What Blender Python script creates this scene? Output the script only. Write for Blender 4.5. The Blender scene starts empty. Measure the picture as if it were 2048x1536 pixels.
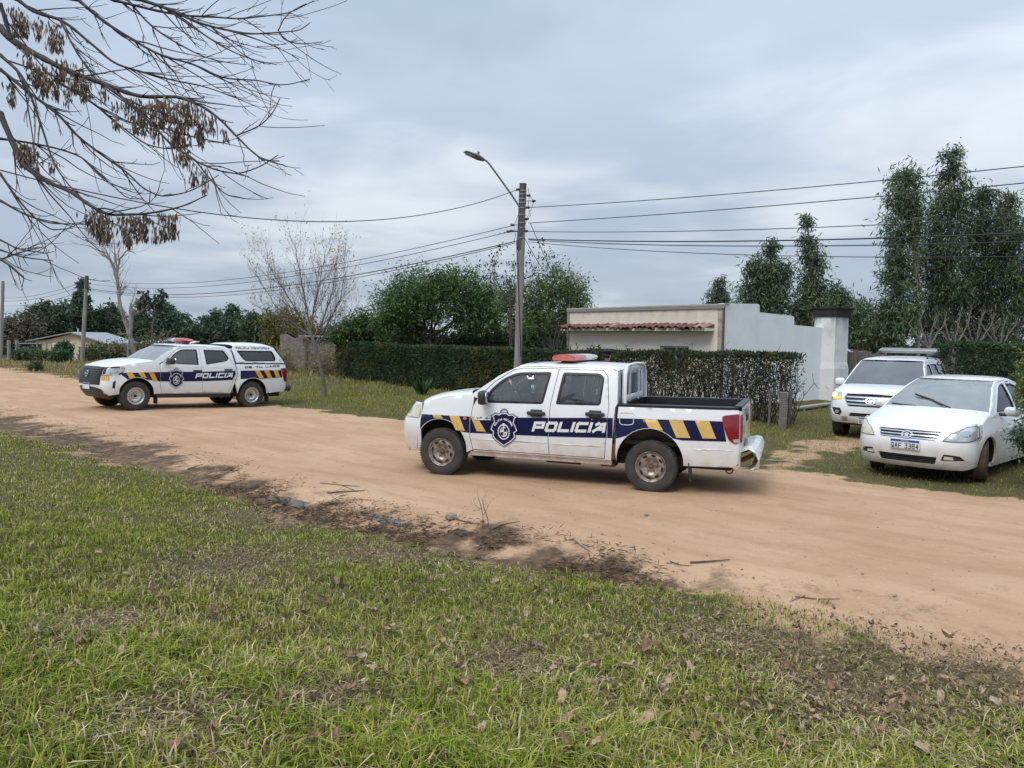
import bpy, bmesh, math, random
import numpy as np
from mathutils import Vector, Matrix, Euler
from mathutils.geometry import delaunay_2d_cdt

# ------------------------------------------------------------------ camera
scene = bpy.context.scene
C = scene.collection
CAMZ, PITCH, FPX, ROLL = 2.0, 0.0575, 1583.0, 0.0153
cam_d = bpy.data.cameras.new('camera')
cam = bpy.data.objects.new('camera', cam_d)
C.objects.link(cam)
cam_d.sensor_width = 36.0
cam_d.lens = FPX / 2048 * 36.0
cam_d.clip_start = 0.05
cam_d.clip_end = 3000
cam.matrix_world = Matrix.Translation((0, 0, CAMZ)) @ Matrix.Rotation(math.pi/2 - PITCH, 4, 'X') @ Matrix.Rotation(ROLL, 4, 'Z')
scene.camera = cam

# ------------------------------------------------------------------ sky
SUN_EL, SUN_AZ = math.radians(52), math.radians(215)     # azimuth from +Y, clockwise: behind the camera, to the left
world = bpy.data.worlds.new('World')
scene.world = world
world.use_nodes = True
wn, wl = world.node_tree.nodes, world.node_tree.links
wn.clear()
def wnode(t, **k):
    n = wn.new(t)
    for a, b in k.items(): setattr(n, a, b)
    return n
def wmath(op, a, b=None, c=None, clamp=False):
    n = wn.new('ShaderNodeMath'); n.operation = op; n.use_clamp = clamp
    for i, v in enumerate((a, b, c)):
        if v is None: continue
        if isinstance(v, (int, float)): n.inputs[i].default_value = v
        else: wl.new(v, n.inputs[i])
    return n.outputs[0]
sky = wnode('ShaderNodeTexSky', sky_type='NISHITA', sun_disc=False)
sky.sun_elevation = SUN_EL
sky.sun_rotation = SUN_AZ
bg_sky = wnode('ShaderNodeBackground')
bg_sky.inputs['Strength'].default_value = 0.10
wl.new(sky.outputs[0], bg_sky.inputs['Color'])
tc = wnode('ShaderNodeTexCoord')
sep = wnode('ShaderNodeSeparateXYZ')
wl.new(tc.outputs['Generated'], sep.inputs[0])
el = wmath('MAXIMUM', sep.outputs['Z'], 0.0)
den = wmath('ADD', el, 0.11)
cx = wmath('DIVIDE', sep.outputs['X'], den)
cy = wmath('DIVIDE', sep.outputs['Y'], den)
cmb = wnode('ShaderNodeCombineXYZ')
wl.new(cx, cmb.inputs[0]); wl.new(cy, cmb.inputs[1])
cmb.inputs[2].default_value = 3.1
def wnoise(scale, detail, rough, dist=0.0):
    n = wnode('ShaderNodeTexNoise')
    wl.new(cmb.outputs[0], n.inputs['Vector'])
    n.inputs['Scale'].default_value = scale; n.inputs['Detail'].default_value = detail
    n.inputs['Roughness'].default_value = rough; n.inputs['Distortion'].default_value = dist
    return n.outputs[0]
n1 = wnoise(0.42, 3.0, 0.45, 0.25)
n2 = wnoise(1.5, 4.0, 0.5, 0.3)
nz = wmath('ADD', wmath('MULTIPLY', n1, 0.68), wmath('MULTIPLY', n2, 0.32))
ramp = wnode('ShaderNodeValToRGB')
wl.new(nz, ramp.inputs[0])
cr = ramp.color_ramp
cr.interpolation = 'EASE'
cr.elements[0].position = 0.36; cr.elements[0].color = (0.400, 0.485, 0.600, 1)
cr.elements[1].position = 0.66; cr.elements[1].color = (0.84, 0.90, 0.97, 1)
e = cr.elements.new(0.49); e.color = (0.515, 0.605, 0.730, 1)
# overcast luminance distribution (CIE): (1 + 2 sin(el)) / 3 of the zenith, plus the pale band of thinner cloud at the horizon
lum = wmath('ADD', 0.47, wmath('MULTIPLY', el, 1.24))
hz = wmath('MULTIPLY', wmath('POWER', wmath('SUBTRACT', 1.0, el, clamp=True), 11.0), 0.24)
lum2 = wmath('ADD', lum, hz)
bg_cl = wnode('ShaderNodeBackground')
wl.new(ramp.outputs[0], bg_cl.inputs['Color'])
wl.new(lum2, bg_cl.inputs['Strength'])
mixw = wnode('ShaderNodeMixShader')
mixw.inputs[0].default_value = 0.93
wl.new(bg_sky.outputs[0], mixw.inputs[1]); wl.new(bg_cl.outputs[0], mixw.inputs[2])
wo = wnode('ShaderNodeOutputWorld')
wl.new(mixw.outputs[0], wo.inputs[0])

sun_d = bpy.data.lights.new('sun', 'SUN')
sun_d.energy = 1.5
sun_d.angle = math.radians(28)
sun_d.color = (1.0, 0.965, 0.91)
sun = bpy.data.objects.new('sun', sun_d)
C.objects.link(sun)
sdir = Vector((math.sin(SUN_AZ)*math.cos(SUN_EL), math.cos(SUN_AZ)*math.cos(SUN_EL), math.sin(SUN_EL)))
sun.location = sdir * 60
sun.rotation_euler = sdir.to_track_quat('Z', 'Y').to_euler()

scene.view_settings.view_transform = 'Standard'
scene.view_settings.look = 'None'
scene.view_settings.exposure = 0.42
scene.view_settings.gamma = 1.0
scene.render.engine = 'CYCLES'

# ------------------------------------------------------------------ pixel -> place
def ray(px, py):
    a, b = px - 1024, py - 768
    cr_, sr_ = math.cos(ROLL), math.sin(ROLL)
    u = a*cr_ + b*sr_; v = -a*sr_ + b*cr_
    cp, sp = math.cos(PITCH), math.sin(PITCH)
    up = -v / FPX
    return np.array([u/FPX, cp + up*sp, -sp + up*cp])
def on_ground(px, py, z=0.0):
    d = ray(px, py); t = (z - CAMZ) / d[2]
    return np.array([0, 0, CAMZ]) + d*t
def at_depth(px, py, Y):
    d = ray(px, py)
    return np.array([0, 0, CAMZ]) + d * (Y / d[1])

# ------------------------------------------------------------------ helpers
rng = np.random.default_rng(7)
def sstep(a, b, x):
    t = np.clip((np.asarray(x, float) - a) / (b - a), 0, 1)
    return t*t*(3 - 2*t)
def _hash(ix, iy, seed):
    h = (ix.astype(np.int64)*374761393 + iy.astype(np.int64)*668265263 + seed*2147483647) & 0xffffffff
    h = ((h ^ (h >> 13)) * 1274126177) & 0xffffffff
    return ((h ^ (h >> 16)) & 0xffff) / 65535.0
def vnoise(x, y, seed=0):
    x = np.asarray(x, float); y = np.asarray(y, float)
    ix, iy = np.floor(x), np.floor(y)
    fx, fy = x - ix, y - iy
    fx = fx*fx*(3-2*fx); fy = fy*fy*(3-2*fy)
    a = _hash(ix, iy, seed); b = _hash(ix+1, iy, seed); c = _hash(ix, iy+1, seed); d = _hash(ix+1, iy+1, seed)
    return a + (b-a)*fx + (c-a)*fy + (a-b-c+d)*fx*fy
def fbm(x, y, seed=0, oct=4):
    s, a, t = 0, 0.5, 0
    for i in range(oct):
        s = s + a*vnoise(np.asarray(x)*2**i, np.asarray(y)*2**i, seed+i*17); t += a; a *= .5
    return s / t
def pchip(xs, ys):
    xs = np.array(xs, float); ys = np.array(ys, float)
    o = np.argsort(xs); xs, ys = xs[o], ys[o]
    h = np.diff(xs); dl = np.diff(ys)/h
    m = np.zeros(len(xs)); m[0], m[-1] = dl[0], dl[-1]
    for i in range(1, len(xs)-1):
        if dl[i-1]*dl[i] > 0:
            w1, w2 = 2*h[i]+h[i-1], h[i]+2*h[i-1]
            m[i] = (w1+w2)/(w1/dl[i-1] + w2/dl[i])
    def f(x):
        x = np.clip(np.asarray(x, float), xs[0], xs[-1])
        k = np.clip(np.searchsorted(xs, x) - 1, 0, len(h)-1)
        t = (x - xs[k]) / h[k]
        return (ys[k]*(1+2*t)*(1-t)**2 + h[k]*m[k]*t*(1-t)**2 + ys[k+1]*t*t*(3-2*t) + h[k]*m[k+1]*t*t*(t-1))
    return f

M = {}
def link_obj(name, me, parent=None):
    o = bpy.data.objects.new(name, me)
    C.objects.link(o)
    if parent is not None: o.parent = parent
    return o
def mk(name, V, F, mat, parent=None, smooth=False, mi=None):
    me = bpy.data.meshes.new(name)
    me.from_pydata([tuple(map(float, v)) for v in V], [], [tuple(map(int, f)) for f in F])
    for m in (mat if isinstance(mat, (list, tuple)) else [mat]): me.materials.append(M[m])
    if mi is not None: me.polygons.foreach_set('material_index', np.array(mi, np.int32))
    if smooth: me.polygons.foreach_set('use_smooth', np.ones(len(me.polygons), bool))
    me.update()
    return link_obj(name, me, parent)
def mk_np(name, V, T, mat, parent=None, col=None, smooth=False):
    """large triangle (n,3) or quad (n,4) mesh straight from numpy"""
    V = np.ascontiguousarray(V, np.float32); T = np.ascontiguousarray(T, np.int32)
    me = bpy.data.meshes.new(name)
    k = T.shape[1]
    me.vertices.add(len(V)); me.vertices.foreach_set('co', V.ravel())
    me.loops.add(T.size); me.loops.foreach_set('vertex_index', T.ravel())
    me.polygons.add(len(T))
    me.polygons.foreach_set('loop_start', np.arange(0, T.size, k, dtype=np.int32))
    me.polygons.foreach_set('loop_total', np.full(len(T), k, np.int32))
    if smooth: me.polygons.foreach_set('use_smooth', np.ones(len(T), bool))
    me.materials.append(M[mat])
    if col is not None:
        a = me.color_attributes.new('col', 'FLOAT_COLOR', 'POINT')
        cc = np.ones((len(V), 4), np.float32); cc[:, :3] = col
        a.data.foreach_set('color', cc.ravel())
    me.update(calc_edges=True)
    me.validate()
    return link_obj(name, me, parent)
def thing(name, label, cat, loc=(0, 0, 0), rotz=0, group=None):
    o = bpy.data.objects.new(name, None)
    C.objects.link(o)
    o.empty_display_size = 0.2
    o.location = loc; o.rotation_euler = (0, 0, rotz)
    o['label'] = label; o['category'] = cat
    if group: o['group'] = group
    return o
def tag(o, label=None, cat=None, group=None, kind=None):
    if label: o['label'] = label
    if cat: o['category'] = cat
    if group: o['group'] = group
    if kind: o['kind'] = kind
    return o

class MB:
    def __init__(s): s.V = []; s.F = []; s.I = []
    def add(s, V, F, mi=0):
        n = len(s.V)
        s.V += [tuple(map(float, v)) for v in V]
        s.F += [tuple(int(i)+n for i in f) for f in F]
        s.I += [mi]*len(F)
        return s
    def box(s, c, d, rot=None, mi=0, taper=1.0):
        x, y, z = d[0]/2, d[1]/2, d[2]/2
        V = [(-x,-y,-z),(x,-y,-z),(x,y,-z),(-x,y,-z),(-x*taper,-y*taper,z),(x*taper,-y*taper,z),(x*taper,y*taper,z),(-x*taper,y*taper,z)]
        if rot is not None:
            R = Euler(rot).to_matrix(); V = [R @ Vector(v) for v in V]
        V = [(v[0]+c[0], v[1]+c[1], v[2]+c[2]) for v in V]
        return s.add(V, [(0,3,2,1),(4,5,6,7),(0,1,5,4),(1,2,6,5),(2,3,7,6),(3,0,4,7)], mi)
    def rbox(s, c, d, r=0.03, seg=2, rot=None, mi=0):
        bm = bmesh.new(); bmesh.ops.create_cube(bm, size=1)
        bmesh.ops.scale(bm, vec=d, verts=bm.verts)
        bmesh.ops.bevel(bm, geom=bm.edges[:], offset=min(r, min(d)*.49), segments=seg, affect='EDGES', profile=.5)
        R = Euler(rot).to_matrix() if rot is not None else Matrix.Identity(3)
        bm.verts.index_update()
        V = [R @ v.co + Vector(c) for v in bm.verts]; F = [[v.index for v in f.verts] for f in bm.faces]
        bm.free()
        return s.add(V, F, mi)
    def tube(s, P, R, n=8, mi=0, cap=True):
        V, F = tube_np(np.array(P, float), R, n)
        k = len(P)
        s.add(V, F, mi)
        if cap: s.add([V[i] for i in range(n)], [tuple(range(n-1, -1, -1))], mi); s.add([V[(k-1)*n+i] for i in range(n)], [tuple(range(n))], mi)
        return s
    def lathe(s, prof, n=24, axis='y', c=(0, 0, 0), mi=0, a0=0.0):
        """profile (r, h) turned round an axis through c"""
        V, F = [], []
        k = len(prof)
        for j in range(n):
            a = a0 + 2*math.pi*j/n
            for r, h in prof:
                p = (r*math.cos(a), h, r*math.sin(a)) if axis == 'y' else ((r*math.cos(a), r*math.sin(a), h) if axis == 'z' else (h, r*math.cos(a), r*math.sin(a)))
                V.append((p[0]+c[0], p[1]+c[1], p[2]+c[2]))
        for j in range(n):
            for i in range(k-1):
                a, b = j*k+i, ((j+1) % n)*k+i
                F.append((a, b, b+1, a+1))
        return s.add(V, F, mi)
    def grid(s, G, mi=0, flip=False):
        G = np.asarray(G, float); a, b = G.shape[:2]
        F = []
        for i in range(a-1):
            for j in range(b-1):
                q = (i*b+j, (i+1)*b+j, (i+1)*b+j+1, i*b+j+1)
                F.append(q[::-1] if flip else q)
        return s.add(G.reshape(-1, 3), F, mi)
    def build(s, name, mat, parent=None, smooth=False):
        return mk(name, s.V, s.F, mat, parent, smooth, s.I if isinstance(mat, (list, tuple)) else None)
def tube_np(P, R, n):
    P = np.asarray(P, float); k = len(P)
    R = np.full(k, R, float) if np.isscalar(R) else np.asarray(R, float)
    T = np.gradient(P, axis=0); T /= np.linalg.norm(T, axis=1, keepdims=True) + 1e-12
    u = np.cross(T[0], (0, 0, 1.0))
    if np.linalg.norm(u) < .1: u = np.cross(T[0], (1.0, 0, 0))
    u /= np.linalg.norm(u)
    a = np.arange(n)*2*math.pi/n
    V = np.zeros((k, n, 3))
    for i in range(k):
        u = u - T[i]*(u @ T[i]); u /= np.linalg.norm(u) + 1e-12
        w = np.cross(T[i], u)
        V[i] = P[i] + R[i]*(np.cos(a)[:, None]*u + np.sin(a)[:, None]*w)
    F = []
    for i in range(k-1):
        for j in range(n):
            F.append((i*n+j, i*n+(j+1) % n, (i+1)*n+(j+1) % n, (i+1)*n+j))
    return V.reshape(-1, 3), F
def tubes_obj(name, tubes, n, mat, parent=None):
    VV, FF, o = [], [], 0
    for P, R in tubes:
        V, F = tube_np(P, R, n)
        VV.append(V); FF.append(np.array(F, np.int32)+o); o += len(V)
    return mk_np(name, np.concatenate(VV), np.concatenate(FF), mat, parent, smooth=True)

# 2-d polygons -> triangulated panels
def inpoly(P, poly):
    x, y = P[:, 0], P[:, 1]; r = np.zeros(len(P), bool)
    n = len(poly)
    for i in range(n):
        x1, y1 = poly[i]; x2, y2 = poly[(i+1) % n]
        c = ((y1 > y) != (y2 > y))
        with np.errstate(divide='ignore', invalid='ignore'):
            xi = (x2-x1)*(y-y1)/(y2-y1+1e-15)+x1
        r ^= c & (x < xi)
    return r
def resample(poly, step):
    out = []
    n = len(poly)
    for i in range(n):
        a, b = np.array(poly[i], float), np.array(poly[(i+1) % n], float)
        k = max(1, int(np.ceil(np.linalg.norm(b-a)/step)))
        for j in range(k): out.append(a + (b-a)*j/k)
    return out
def cdt(outers, holes=(), step=0.06):
    pts, edges = [], []
    for poly in list(outers)+list(holes):
        r = resample(poly, step); o = len(pts)
        pts += r; edges += [(o+i, o+(i+1) % len(r)) for i in range(len(r))]
    P = np.array(pts)
    lo, hi = P.min(0), P.max(0)
    gx, gy = np.meshgrid(np.arange(lo[0]+step/2, hi[0], step), np.arange(lo[1]+step/2, hi[1], step))
    G = np.stack([gx.ravel(), gy.ravel()], 1)
    if len(G):
        G = G[np.any([inpoly(G, p) for p in outers], axis=0)]
        for h in holes: G = G[~inpoly(G, h)]
        if len(G):
            d = np.min(np.linalg.norm(G[:, None]-P[None], axis=2), axis=1)
            G = G[d > step*.35]
    allp = [Vector((float(a), float(b))) for a, b in P] + [Vector((float(a), float(b))) for a, b in G]
    V, _, F, _, _, _ = delaunay_2d_cdt(allp, edges, [], 0, 1e-6)
    V = np.array([(v.x, v.y) for v in V]); F = np.array([f for f in F if len(f) == 3])
    cen = V[F].mean(1)
    keep = np.any([inpoly(cen, p) for p in outers], axis=0)
    for h in holes: keep &= ~inpoly(cen, h)
    F = F[keep]
    a, b, c = V[F[:, 0]], V[F[:, 1]], V[F[:, 2]]
    ar = (b[:, 0]-a[:, 0])*(c[:, 1]-a[:, 1])-(b[:, 1]-a[:, 1])*(c[:, 0]-a[:, 0])
    F = F[np.abs(ar) > 1e-10]; ar = ar[np.abs(ar) > 1e-10]
    F[ar < 0] = F[ar < 0][:, ::-1]
    used = np.unique(F); rm = np.full(len(V), -1); rm[used] = np.arange(len(used))
    return V[used], rm[F]
def rnd(pts, r, seg=4):
    """round the corners of a polygon; r a number or one per corner"""
    n = len(pts); out = []
    rs = [r]*n if np.isscalar(r) else r
    for i in range(n):
        p0, p, p1 = np.array(pts[i-1], float), np.array(pts[i], float), np.array(pts[(i+1) % n], float)
        a, b = p0-p, p1-p
        la, lb = np.linalg.norm(a), np.linalg.norm(b)
        k = min(rs[i], la*.45, lb*.45)
        if k <= 1e-4: out.append(tuple(p)); continue
        A, B = p+a/la*k, p+b/lb*k
        for j in range(seg+1):
            t = j/seg
            out.append(tuple(A*(1-t)**2+2*p*t*(1-t)+B*t*t))
    return out
def inset(pts, d):
    P = np.array(pts, float); n = len(P)
    area = sum(P[i-1][0]*P[i][1]-P[i][0]*P[i-1][1] for i in range(n))
    sg = 1 if area > 0 else -1
    out = []
    for i in range(n):
        a, b, c = P[i-1], P[i], P[(i+1) % n]
        e1, e2 = b-a, c-b
        n1 = np.array([-e1[1], e1[0]])/(np.linalg.norm(e1)+1e-9)*sg; n2 = np.array([-e2[1], e2[0]])/(np.linalg.norm(e2)+1e-9)*sg
        m = n1+n2; m /= max(np.linalg.norm(m), 1e-6)
        out.append(tuple(b + m*d/max(.5, m @ n1)))
    return out
def arc(xc, zc, r, a0, a1, n=14, rz=None):
    rz = rz or r
    return [(xc+r*math.cos(math.radians(a0+(a1-a0)*i/n)), zc+rz*math.sin(math.radians(a0+(a1-a0)*i/n))) for i in range(n+1)]
GLY = {
 'P': [[(0,0),(0,1),(1,1),(1,.42),(0,.42)]], 'O': [[(.12,0),(0,.15),(0,.85),(.12,1),(.88,1),(1,.85),(1,.15),(.88,0),(.12,0)]],
 'L': [[(0,1),(0,0),(1,0)]], 'I': [[(.5,0),(.5,1)]], 'i': [[(.5,0),(.5,.60)], [(.5,.86),(.5,1)]], 'C': [[(1,1),(.1,1),(0,.88),(0,.12),(.1,0),(1,0)]],
 'A': [[(0,0),(.42,1),(.58,1),(1,0)], [(.2,.32),(.8,.32)]], 'a': [[(0,0),(.62,.62)], [(.45,.28),(1.0,.28)], [(.60,.9),(.98,.98),(1.1,0)], [(.12,.9),(.30,1.02)]],
 'D': [[(0,0),(0,1),(.82,1),(1,.8),(1,.2),(.82,0),(0,0)]], 'E': [[(1,1),(0,1),(0,0),(1,0)], [(0,.5),(.85,.5)]], 'T': [[(0,1),(1,1)], [(.5,1),(.5,0)]],
 'U': [[(0,1),(0,.12),(.12,0),(.88,0),(1,.12),(1,1)]], 'N': [[(0,0),(0,1),(1,0),(1,1)]], 'F': [[(1,1),(0,1),(0,0)], [(0,.5),(.85,.5)]],
 'Q': [[(.12,0),(0,.15),(0,.85),(.12,1),(.88,1),(1,.85),(1,.15),(.88,0),(.12,0)], [(.6,.3),(1.05,-.08)]], '3': [[(0,1),(1,1),(1,0),(0,0)], [(.25,.52),(1,.52)]],
 '8': [[(0,0),(0,1),(1,1),(1,0),(0,0)], [(0,.52),(1,.52)]], '4': [[(.75,0),(.75,1),(0,.32),(1.05,.32)]], 'R': [[(0,0),(0,1),(1,1),(1,.48),(0,.48)], [(.5,.48),(1,0)]],
 'V': [[(0,1),(.5,0),(1,1)]], 'S': [[(1,1),(0,1),(0,.5),(1,.5),(1,0),(0,0)]],
 'G': [[(1,1),(0,1),(0,0),(1,0),(1,.5),(.55,.5)]], 'Y': [[(0,1),(.5,.5),(1,1)], [(.5,.5),(.5,0)]], '1': [[(.2,.8),(.5,1),(.5,0)]], 'W': [[(0,1),(.25,0),(.5,.7),(.75,0),(1,1)]],
}
def text_polys(s, h, w, gap, th, shear=0.0):
    """stroke letters as polygons, origin bottom left; returns polygons, total width"""
    polys, u = [], 0.0
    for ch in s:
        if ch == ' ': u += w*.6+gap; continue
        narrow = ch in 'Ii1'
        cw = th*1.0 if narrow else w
        for pl in GLY[ch]:
            q = [np.array([u + (0.5*cw if narrow else th/2+a*(cw-th)), th/2+b*(h-th)]) for a, b in pl]
            for a, b in zip(q[:-1], q[1:]):
                d = b-a; L = np.linalg.norm(d); d = d/L; nn = np.array([-d[1], d[0]])*th/2; e = d*th*.46
                polys.append([tuple(a-e-nn), tuple(b+e-nn), tuple(b+e+nn), tuple(a-e+nn)])
        u += cw+gap
    return [[(x+z*shear, z) for x, z in p] for p in polys], u-gap

# ------------------------------------------------------------------ materials
def nt_new(name):
    m = bpy.data.materials.new(name); m.use_nodes = True
    n, l = m.node_tree.nodes, m.node_tree.links
    b = n['Principled BSDF']
    M[name] = m
    return m, n, l, b
def N(n, t, **k):
    x = n.new(t)
    for a, b in k.items():
        if a.startswith('i_'): x.inputs[a[2:].replace('_', ' ')].default_value = b
        else: setattr(x, a, b)
    return x
def ramp2(n, l, src, p0, p1, c0=(0, 0, 0, 1), c1=(1, 1, 1, 1)):
    r = n.new('ShaderNodeValToRGB'); l.new(src, r.inputs[0])
    r.color_ramp.elements[0].position = p0; r.color_ramp.elements[1].position = p1
    r.color_ramp.elements[0].color = c0; r.color_ramp.elements[1].color = c1
    return r.outputs[0]
def mixc(n, l, f, a, b, mode='MIX'):
    x = n.new('ShaderNodeMix'); x.data_type = 'RGBA'; x.blend_type = mode
    for s, v in ((0, f), (6, a), (7, b)):
        if isinstance(v, (int, float)): x.inputs[s].default_value = v
        elif isinstance(v, tuple): x.inputs[s].default_value = (*v[:3], 1)
        else: l.new(v, x.inputs[s])
    return x.outputs[2]
def mmath(n, l, op, a, b=None, clamp=False):
    x = n.new('ShaderNodeMath'); x.operation = op; x.use_clamp = clamp
    for i, v in enumerate((a, b)):
        if v is None: continue
        if isinstance(v, (int, float)): x.inputs[i].default_value = v
        else: l.new(v, x.inputs[i])
    return x.outputs[0]
def noise(n, l, scale, detail=4.0, rough=.55, coord='Object', vec=None, dist=0.0, stretch=None):
    if vec is None:
        t = n.new('ShaderNodeTexCoord'); vec = t.outputs[coord]
    if stretch:
        mp = n.new('ShaderNodeMapping'); mp.inputs['Scale'].default_value = stretch; l.new(vec, mp.inputs[0]); vec = mp.outputs[0]
    x = n.new('ShaderNodeTexNoise'); l.new(vec, x.inputs['Vector'])
    x.inputs['Scale'].default_value = scale; x.inputs['Detail'].default_value = detail; x.inputs['Roughness'].default_value = rough; x.inputs['Distortion'].default_value = dist
    return x.outputs[0]
def bump(n, l, b, h, strength=.3, dist=.02):
    x = n.new('ShaderNodeBump'); x.inputs['Strength'].default_value = strength; x.inputs['Distance'].default_value = dist
    l.new(h, x.inputs['Height']); l.new(x.outputs[0], b.inputs['Normal'])
def mat(name, c0, c1=None, rough=.6, scale=8, metal=0.0, bmp=0.0, bscale=None, bdist=.02, spec=.5, coat=0.0, stretch=None, lo=.35, hi=.65):
    m, n, l, b = nt_new(name)
    c1 = c1 or tuple(v*.8 for v in c0)
    f = ramp2(n, l, noise(n, l, scale, stretch=stretch), lo, hi)
    l.new(mixc(n, l, f, c0, c1), b.inputs['Base Color'])
    b.inputs['Roughness'].default_value = rough; b.inputs['Metallic'].default_value = metal
    b.inputs['Specular IOR Level'].default_value = spec
    if coat: b.inputs['Coat Weight'].default_value = coat; b.inputs['Coat Roughness'].default_value = .05
    if bmp: bump(n, l, b, noise(n, l, bscale or scale*3, stretch=stretch), bmp, bdist)
    return m
def paint(name, base, dust=(.42, .29, .19), z0=.30, z1=.75, amount=.55, rough=.28):
    """car paint with road dust thrown up from below"""
    m, n, l, b = nt_new(name)
    t = n.new('ShaderNodeTexCoord'); s = n.new('ShaderNodeSeparateXYZ'); l.new(t.outputs['Object'], s.inputs[0])
    g = n.new('ShaderNodeMapRange'); l.new(s.outputs[2], g.inputs[0])
    for i, v in ((1, z0), (2, z1), (3, 1.0), (4, 0.0)): g.inputs[i].default_value = v
    nz = noise(n, l, 5.0, 6, .6, vec=t.outputs['Object'])
    f = mmath(n, l, 'MULTIPLY', mmath(n, l, 'POWER', g.outputs[0], 1.6), mmath(n, l, 'MULTIPLY', ramp2(n, l, nz, .25, .75), amount*1.6), True)
    streak = ramp2(n, l, noise(n, l, 3.0, 4, .6, vec=t.outputs['Object'], stretch=(3, 3, .6)), .45, .85)
    f2 = mmath(n, l, 'ADD', f, mmath(n, l, 'MULTIPLY', streak, .06), True)
    l.new(mixc(n, l, f2, base, dust), b.inputs['Base Color'])
    l.new(mmath(n, l, 'ADD', rough, mmath(n, l, 'MULTIPLY', f2, .5)), b.inputs['Roughness'])
    b.inputs['Coat Weight'].default_value = .5; b.inputs['Coat Roughness'].default_value = .08
    return m
def glass(name, tint, gloss=.06, ior=1.55, dust_sheen=.05, dust=(.6, .6, .56)):  # diffuse layer is dust, plus painted sky reflection on glass_screen
    m, n, l, b = nt_new(name)
    n.remove(b)
    out = n['Material Output']
    tr = N(n, 'ShaderNodeBsdfTransparent'); tr.inputs[0].default_value = (*tint, 1)
    gl = N(n, 'ShaderNodeBsdfGlossy'); gl.inputs['Roughness'].default_value = .03; gl.inputs[0].default_value = (.95, .97, 1, 1)
    df = N(n, 'ShaderNodeBsdfDiffuse'); df.inputs[0].default_value = (*dust, 1)
    fr = N(n, 'ShaderNodeFresnel'); fr.inputs[0].default_value = ior
    f = mmath(n, l, 'ADD', fr.outputs[0], gloss, True)
    m1 = N(n, 'ShaderNodeMixShader'); l.new(f, m1.inputs[0]); l.new(tr.outputs[0], m1.inputs[1]); l.new(gl.outputs[0], m1.inputs[2])
    nz = ramp2(n, l, noise(n, l, 2.5, 3), .0, .9)
    m2 = N(n, 'ShaderNodeMixShader'); l.new(mmath(n, l, 'MULTIPLY', nz, dust_sheen*2), m2.inputs[0]); l.new(m1.outputs[0], m2.inputs[1]); l.new(df.outputs[0], m2.inputs[2])
    l.new(m2.outputs[0], out.inputs[0])
def leafmat(name, trans=.25, rough=.55, spec=.25):
    """foliage coloured by the leaf colour stored on the mesh"""
    m, n, l, b = nt_new(name)
    a = N(n, 'ShaderNodeVertexColor', layer_name='col')
    l.new(a.outputs[0], b.inputs['Base Color'])
    b.inputs['Roughness'].default_value = rough; b.inputs['Specular IOR Level'].default_value = spec
    tl = N(n, 'ShaderNodeBsdfTranslucent'); l.new(a.outputs[0], tl.inputs[0])
    mx = N(n, 'ShaderNodeMixShader'); mx.inputs[0].default_value = trans
    l.new(b.outputs[0], mx.inputs[1]); l.new(tl.outputs[0], mx.inputs[2]); l.new(mx.outputs[0], n['Material Output'].inputs[0])
leafmat('leaf', .3, .5, .22); leafmat('grass_blade', .35, .6, .08); leafmat('dry_leaf', .15, .8, .06)
paint('white_paint', (.76, .78, .79), amount=.5)
paint('white_old', (.74, .76, .77), amount=.75, z0=.28, z1=.85, rough=.33)
paint('navy', (.005, .006, .050), dust=(.04, .035, .05), amount=.12, rough=.35)
M['navy'].node_tree.nodes['Principled BSDF'].inputs['Coat Weight'].default_value = .1
M['navy'].node_tree.nodes['Principled BSDF'].inputs['Specular IOR Level'].default_value = .3
mat('gold_fade', (.66, .44, .14), (.58, .37, .11), .45, 14)
mat('gold', (.72, .36, .02), (.66, .31, .015), .4, 10)
mat('decal_white', (.74, .75, .76), (.66, .67, .68), .4, 20)
mat('decal_black', (.02, .02, .03), None, .5)
mat('black_plastic', (.022, .023, .025), (.035, .034, .034), .5, 15, bmp=.05)
mat('black_trim', (.012, .012, .013), None, .35)
mat('rubber', (.028, .027, .026), (.060, .050, .042), .85, 9, bmp=.15, bscale=60, bdist=.004)
mat('rubber_mud', (.10, .062, .040), (.045, .036, .03), .9, 7, bmp=.3, bscale=50, bdist=.006)
mat('steel_wheel', (.40, .37, .33), (.20, .155, .115), .45, 16, metal=.75, bmp=.05)
mat('steel_silver', (.60, .60, .60), (.48, .48, .48), .35, 12, metal=.8)
mat('rust', (.17, .085, .045), (.09, .05, .032), .9, 12)
mat('chrome', (.62, .62, .63), (.54, .54, .55), .22, 6, metal=1)
mat('grille_grey', (.05, .052, .055), (.035, .036, .038), .4)
mat('underbody', (.022, .020, .018), (.06, .043, .03), .9, 6)
mat('red_lens', (.27, .010, .018), (.17, .006, .010), .15, 7, coat=.6)
mat('red_faded', (.50, .05, .045), (.60, .21, .17), .35, 4, coat=.3)
mat('red_dome', (.50, .012, .03), (.40, .008, .02), .2, 5, coat=.6)
mat('blue_dome', (.015, .022, .11), (.02, .03, .15), .2, 5, coat=.6)
mat('clear_dome', (.62, .64, .62), (.52, .54, .52), .25, 6, coat=.5)
mat('lens_yellowed', (.60, .585, .43), (.66, .65, .52), .22, 6, coat=.7)
mat('lens_clear', (.42, .43, .42), (.62, .63, .62), .12, 9, metal=.35, coat=.8)
mat('amber_lens', (.60, .17, .02), (.5, .12, .015), .25, 9, coat=.4)
mat('seat_fabric', (.10, .10, .105), (.14, .14, .145), .9, 30)
mat('seat_light', (.34, .335, .32), (.28, .28, .27), .9, 30)
mat('dash_grey', (.09, .095, .10), None, .7)
mat('plate_white', (.70, .72, .72), (.62, .64, .64), .4, 30)
mat('plate_blue', (.02, .07, .34), None, .4)
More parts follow.
